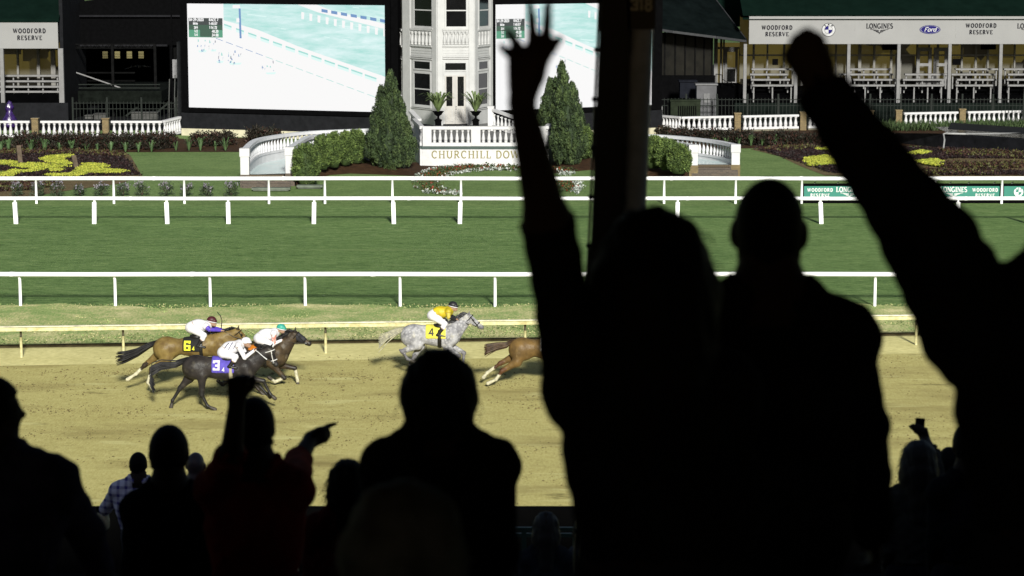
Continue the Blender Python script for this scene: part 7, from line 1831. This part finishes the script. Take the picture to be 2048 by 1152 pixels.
# --- raised fist at the right
Yf = 4.2
wr = at(1643, 178, Yf); el_ = at(1856, 500, 4.3)
spectator("person at the right picture edge raising a clenched fist", 2172, 238, 4.45, 0.0, sw=.250, shirt=DARK("black_shirt", (0.009, 0.009, 0.010)), res=.0075,
    arms=(dict(pts=[None, (1862, 488, 4.3), (1645, 182, Yf)], w=(.094, .068, .033), hand=[
        ([(1645, 185, Yf), (1612, 140, Yf), (1586, 112, Yf)], .028, .019), ([(1645, 185, Yf), (1618, 130, Yf), (1598, 88, Yf)], .028, .019), ([(1648, 180, Yf), (1630, 125, Yf), (1614, 76, Yf)], .027, .019), ([(1650, 178, Yf), (1642, 130, Yf), (1632, 84, Yf)], .027, .018),
        ([(1584, 108, Yf), (1580, 112, Yf + .035), (1596, 132, Yf + .045), (1606, 128, Yf + .015)], .012, .009), ([(1597, 84, Yf), (1594, 88, Yf + .038), (1608, 116, Yf + .048), (1618, 114, Yf + .015)], .0125, .009), ([(1614, 72, Yf), (1612, 76, Yf + .038), (1622, 106, Yf + .046), (1630, 106, Yf + .015)], .0125, .009), ([(1632, 80, Yf), (1632, 84, Yf + .034), (1638, 110, Yf + .040), (1642, 110, Yf + .015)], .0115, .0085),
        ([(1652, 160, Yf), (1655, 125, Yf + .02), (1640, 104, Yf + .052), (1618, 100, Yf + .056)], .0145, .010)]), 'hang'))
# --- bob-haired person in the middle
spectator("person with a dark bob haircut in front of the dapple grey horse", 878, 697, 6.8, 0.0, sw=.218, shirt=DARK("black_knit", (0.009, 0.009, 0.009)), hair='bob', res=.0105,
    extra_hair=[((0, -.01, .095), (0, -.015, .14), .098, .112), ((0, -.015, .14), (0, -.02, .22), .112, .098), ((-.035, .0, .16), (-.04, -.005, .235), .075, .055), ((.035, .0, .16), (.04, -.005, .235), .075, .055)])
# --- grey-haired person seated in front of the bob-haired one
spectator("grey-haired seated person, faint against the back of the bob-haired person", 808, 958, 4.1, 0.0, sw=.19, shirt=DARK("grey_top", (0.03, 0.03, 0.031)), hair='bob', hairm=mat("grey_hair", (0.09, 0.088, 0.085), 0.8, 0.3, 12, spec=0.1), seated=True,
    extra_hair=[((0, -.01, .10), (0, -.015, .15), .100, .110), ((0, -.015, .15), (0, -.02, .22), .110, .09)])
# --- cheering person in dark red: fist and pointing arm
spectator("person in a dark red shirt raising a fist and pointing with the other arm", 506, 798, 8.9, 0.0, sw=.212, shirt=DARK("dark_red_polo", (0.15, 0.014, 0.012)), hair='short', res=.0085, build=1.05, short_sleeve=True,
    arms=(dict(pts=[None, (463, 905, 8.6), (474, 800, 8.6)], w=(.062, .046, .032), hand='fist', d=Vector((.06, 0, 1)), n=Vector((.1, 1, 0)), s=Vector((1, .1, .0)), sc=.98),
          dict(pts=[None, (597, 921, 9.75), (622, 878, 9.95)], w=(.062, .046, .034), hand=[
              ([(622, 878, 9.95), (640, 866, 9.98), (650, 860, 10.0)], .036, .020), ([(622, 882, 9.95), (640, 876, 9.98), (650, 874, 10.0)], .034, .020),
              ([(646, 859, 10), (655, 853, 10.02), (664, 849.5, 10.03), (672, 847, 10.04)], .013, .0085), ([(650, 863, 10), (657, 866, 10.02), (654, 872, 10.0), (646, 872, 9.96)], .0125, .010), ([(650, 868, 10), (656, 872, 10.02), (653, 877, 10.0), (645, 877, 9.96)], .0125, .010), ([(648, 874, 10), (652, 878, 10.02), (649, 882, 10.0), (641, 881, 9.96)], .0115, .009),
              ([(628, 868, 9.92), (640, 860, 9.93), (650, 857, 9.95)], .014, .010)])))
# --- others on the left
spectator("broad person in black with neat dark hair beside the plaid shirt", 337, 853, 10.4, 0.0, sw=.205, shirt=DARK("black_tee", (0.007, 0.007, 0.008)), hair='short')
spectator("person at the left picture edge seen in profile with a light shoulder yoke", -16, 757, 8.0, 0.22, look=1.25, sw=.285, shirt=DARK("navy_jacket", (0.05, 0.045, 0.075)), hair='short', res=.010, arms=('hang', dict(pts=[None, (172, 1065, 8.1), (205, 1160, 8.3)], w=(.066, .058, .040), hand='curl')))
PLAID = None
def plaid_mat():
    m = bpy.data.materials.new("plaid_shirting"); m.use_nodes = True; nt = m.node_tree; b = nt.nodes["Principled BSDF"]; b.inputs["Roughness"].default_value = 0.9
    tc = nd(nt, "ShaderNodeTexCoord"); sx = nd(nt, "ShaderNodeSeparateXYZ"); nt.links.new(tc.outputs["Object"], sx.inputs[0])
    tot = None
    for o in (0, 2):
        mu = nd(nt, "ShaderNodeMath", operation='MULTIPLY'); mu.inputs[1].default_value = 13.0; nt.links.new(sx.outputs[o], mu.inputs[0])
        f = nd(nt, "ShaderNodeMath", operation='FRACT'); nt.links.new(mu.outputs[0], f.inputs[0]); g = nd(nt, "ShaderNodeMath", operation='LESS_THAN'); g.inputs[1].default_value = 0.36; nt.links.new(f.outputs[0], g.inputs[0])
        if tot is None: tot = g.outputs[0]
        else:
            ad = nd(nt, "ShaderNodeMath", operation='ADD'); nt.links.new(tot, ad.inputs[0]); nt.links.new(g.outputs[0], ad.inputs[1]); tot = ad.outputs[0]
    dv = nd(nt, "ShaderNodeMath", operation='MULTIPLY'); dv.inputs[1].default_value = 0.5; nt.links.new(tot, dv.inputs[0])
    rp = nd(nt, "ShaderNodeValToRGB"); rp.color_ramp.elements[0].color = (0.62, 0.60, 0.74, 1); rp.color_ramp.elements[1].color = (0.06, 0.045, 0.24, 1); nt.links.new(dv.outputs[0], rp.inputs[0]); nt.links.new(rp.outputs[0], b.inputs["Base Color"])
    return m
spectator("person in a blue and white plaid shirt holding up a phone", 276, 906, 22.3, 0.0, sw=.265, shirt=plaid_mat(), pants=DARK("grey_trousers", (0.10, 0.10, 0.12)), hair='short', skin=SKIND,
    arms=(dict(pts=[None, (212, 1015, 22.45), (203, 1034, 22.7)], w=(.060, .048, .034), hand='curl'), 'hang'))
mb = MB(); c = at(206, 1040, 22.55); mb.lathe((c.x, c.y, c.z - .10), [(.035, 0), (.062, .03), (.066, .10), (.055, .17), (.035, .20), (.02, .215)], 12); mb.build("paper_bag", mat("cream_paper", (0.62, 0.56, 0.38), 0.7, 0.15, 6, 0.4, 20), label="cream paper bag held beside the plaid shirt", cat="bag", smooth=True)
mb = MB(); c = at(200, 1019, 22.5); mb.bar(c - Vector((0, 0, .03)), c + Vector((0, 0, .035)), .062, .012); mb.build("phone", BLACK, label="black phone held above the cream paper bag", cat="phone", bevel=.003)
spectator("bald person half hidden between the black and dark red shirts", 391, 904, 20.6, 0.0, sw=.21, shirt=DARK("dark_jacket_b", (0.012, 0.012, 0.016)), hair='none', skin=mat("brown_skin", (0.07, 0.05, 0.055), 0.4, 0.1, 6))
spectator("person in dark rust top left of the bob-haired person", 694, 916, 10.6, 0.0, sw=.20, shirt=DARK("rust_top", (0.10, 0.012, 0.010)), hair='long', extra_hair=[((0, -.01, .10), (0, -.02, .2), .095, .095), ((0, -.02, .2), (0, -.04, .34), .09, .07)])
# --- small ones by the parapet
spectator("seated person with long hair low in front of the parapet", 1092, 1022, 17.0, 0.0, sw=.19, shirt=DARK("grey_blue_top", (0.025, 0.026, 0.032)), hair='long', hairm=mat("brown_hair", (0.022, 0.018, 0.016), 0.6), seated=True, extra_hair=[((0, -.01, .10), (0, -.02, .2), .095, .098), ((0, -.02, .2), (0, -.05, .42), .095, .08)])
spectator("seated person in pale top beside the long-haired one at the parapet", 1166, 1038, 19.0, 0.0, sw=.20, shirt=DARK("pale_top", (0.06, 0.065, 0.08)), hair='short', seated=True)
spectator("long-haired person in cream holding up a phone left of the raised-fist person", 1838, 879, 14.0, 0.0, sw=.20, shirt=DARK("cream_cardigan", (0.055, 0.050, 0.042)), hair='long', hairm=mat("brown_hair2", (0.020, 0.015, 0.012), 0.6), extra_hair=[((0, -.01, .10), (0, -.02, .2), .100, .108), ((0, -.02, .2), (0, -.05, .46), .108, .10)],
    arms=('hang', dict(pts=[None, (1862, 905, 14.3), (1850, 880, 14.6)], w=(.05, .042, .03), bare=True, hand='fist', d=Vector((-.3, .1, 1)), n=Vector((-.6, -.6, 0)), s=Vector((-.7, .5, .2)), sc=1.0)))
mb = MB(); c = at(1838, 852, 14.65); mb.bar(c - Vector((.0, 0, .05)), c + Vector((.008, 0, .05)), .060, .012); mb.build("phone", BLACK, label="dark phone raised above the long-haired person in cream", cat="phone", bevel=.003)
spectator("person in a purple-blue top at the edge of the raised-fist person", 1899, 896, 18.0, 0.0, sw=.21, shirt=DARK("purple_blue_top", (0.05, 0.045, 0.11)), hair='short')
spectator("dark-haired person glimpsed against the track beside the raised-fist person", 1940, 846, 13.0, 0.0, sw=.21, shirt=DARK("dark_top_c", (0.012, 0.012, 0.014)), hair='short')
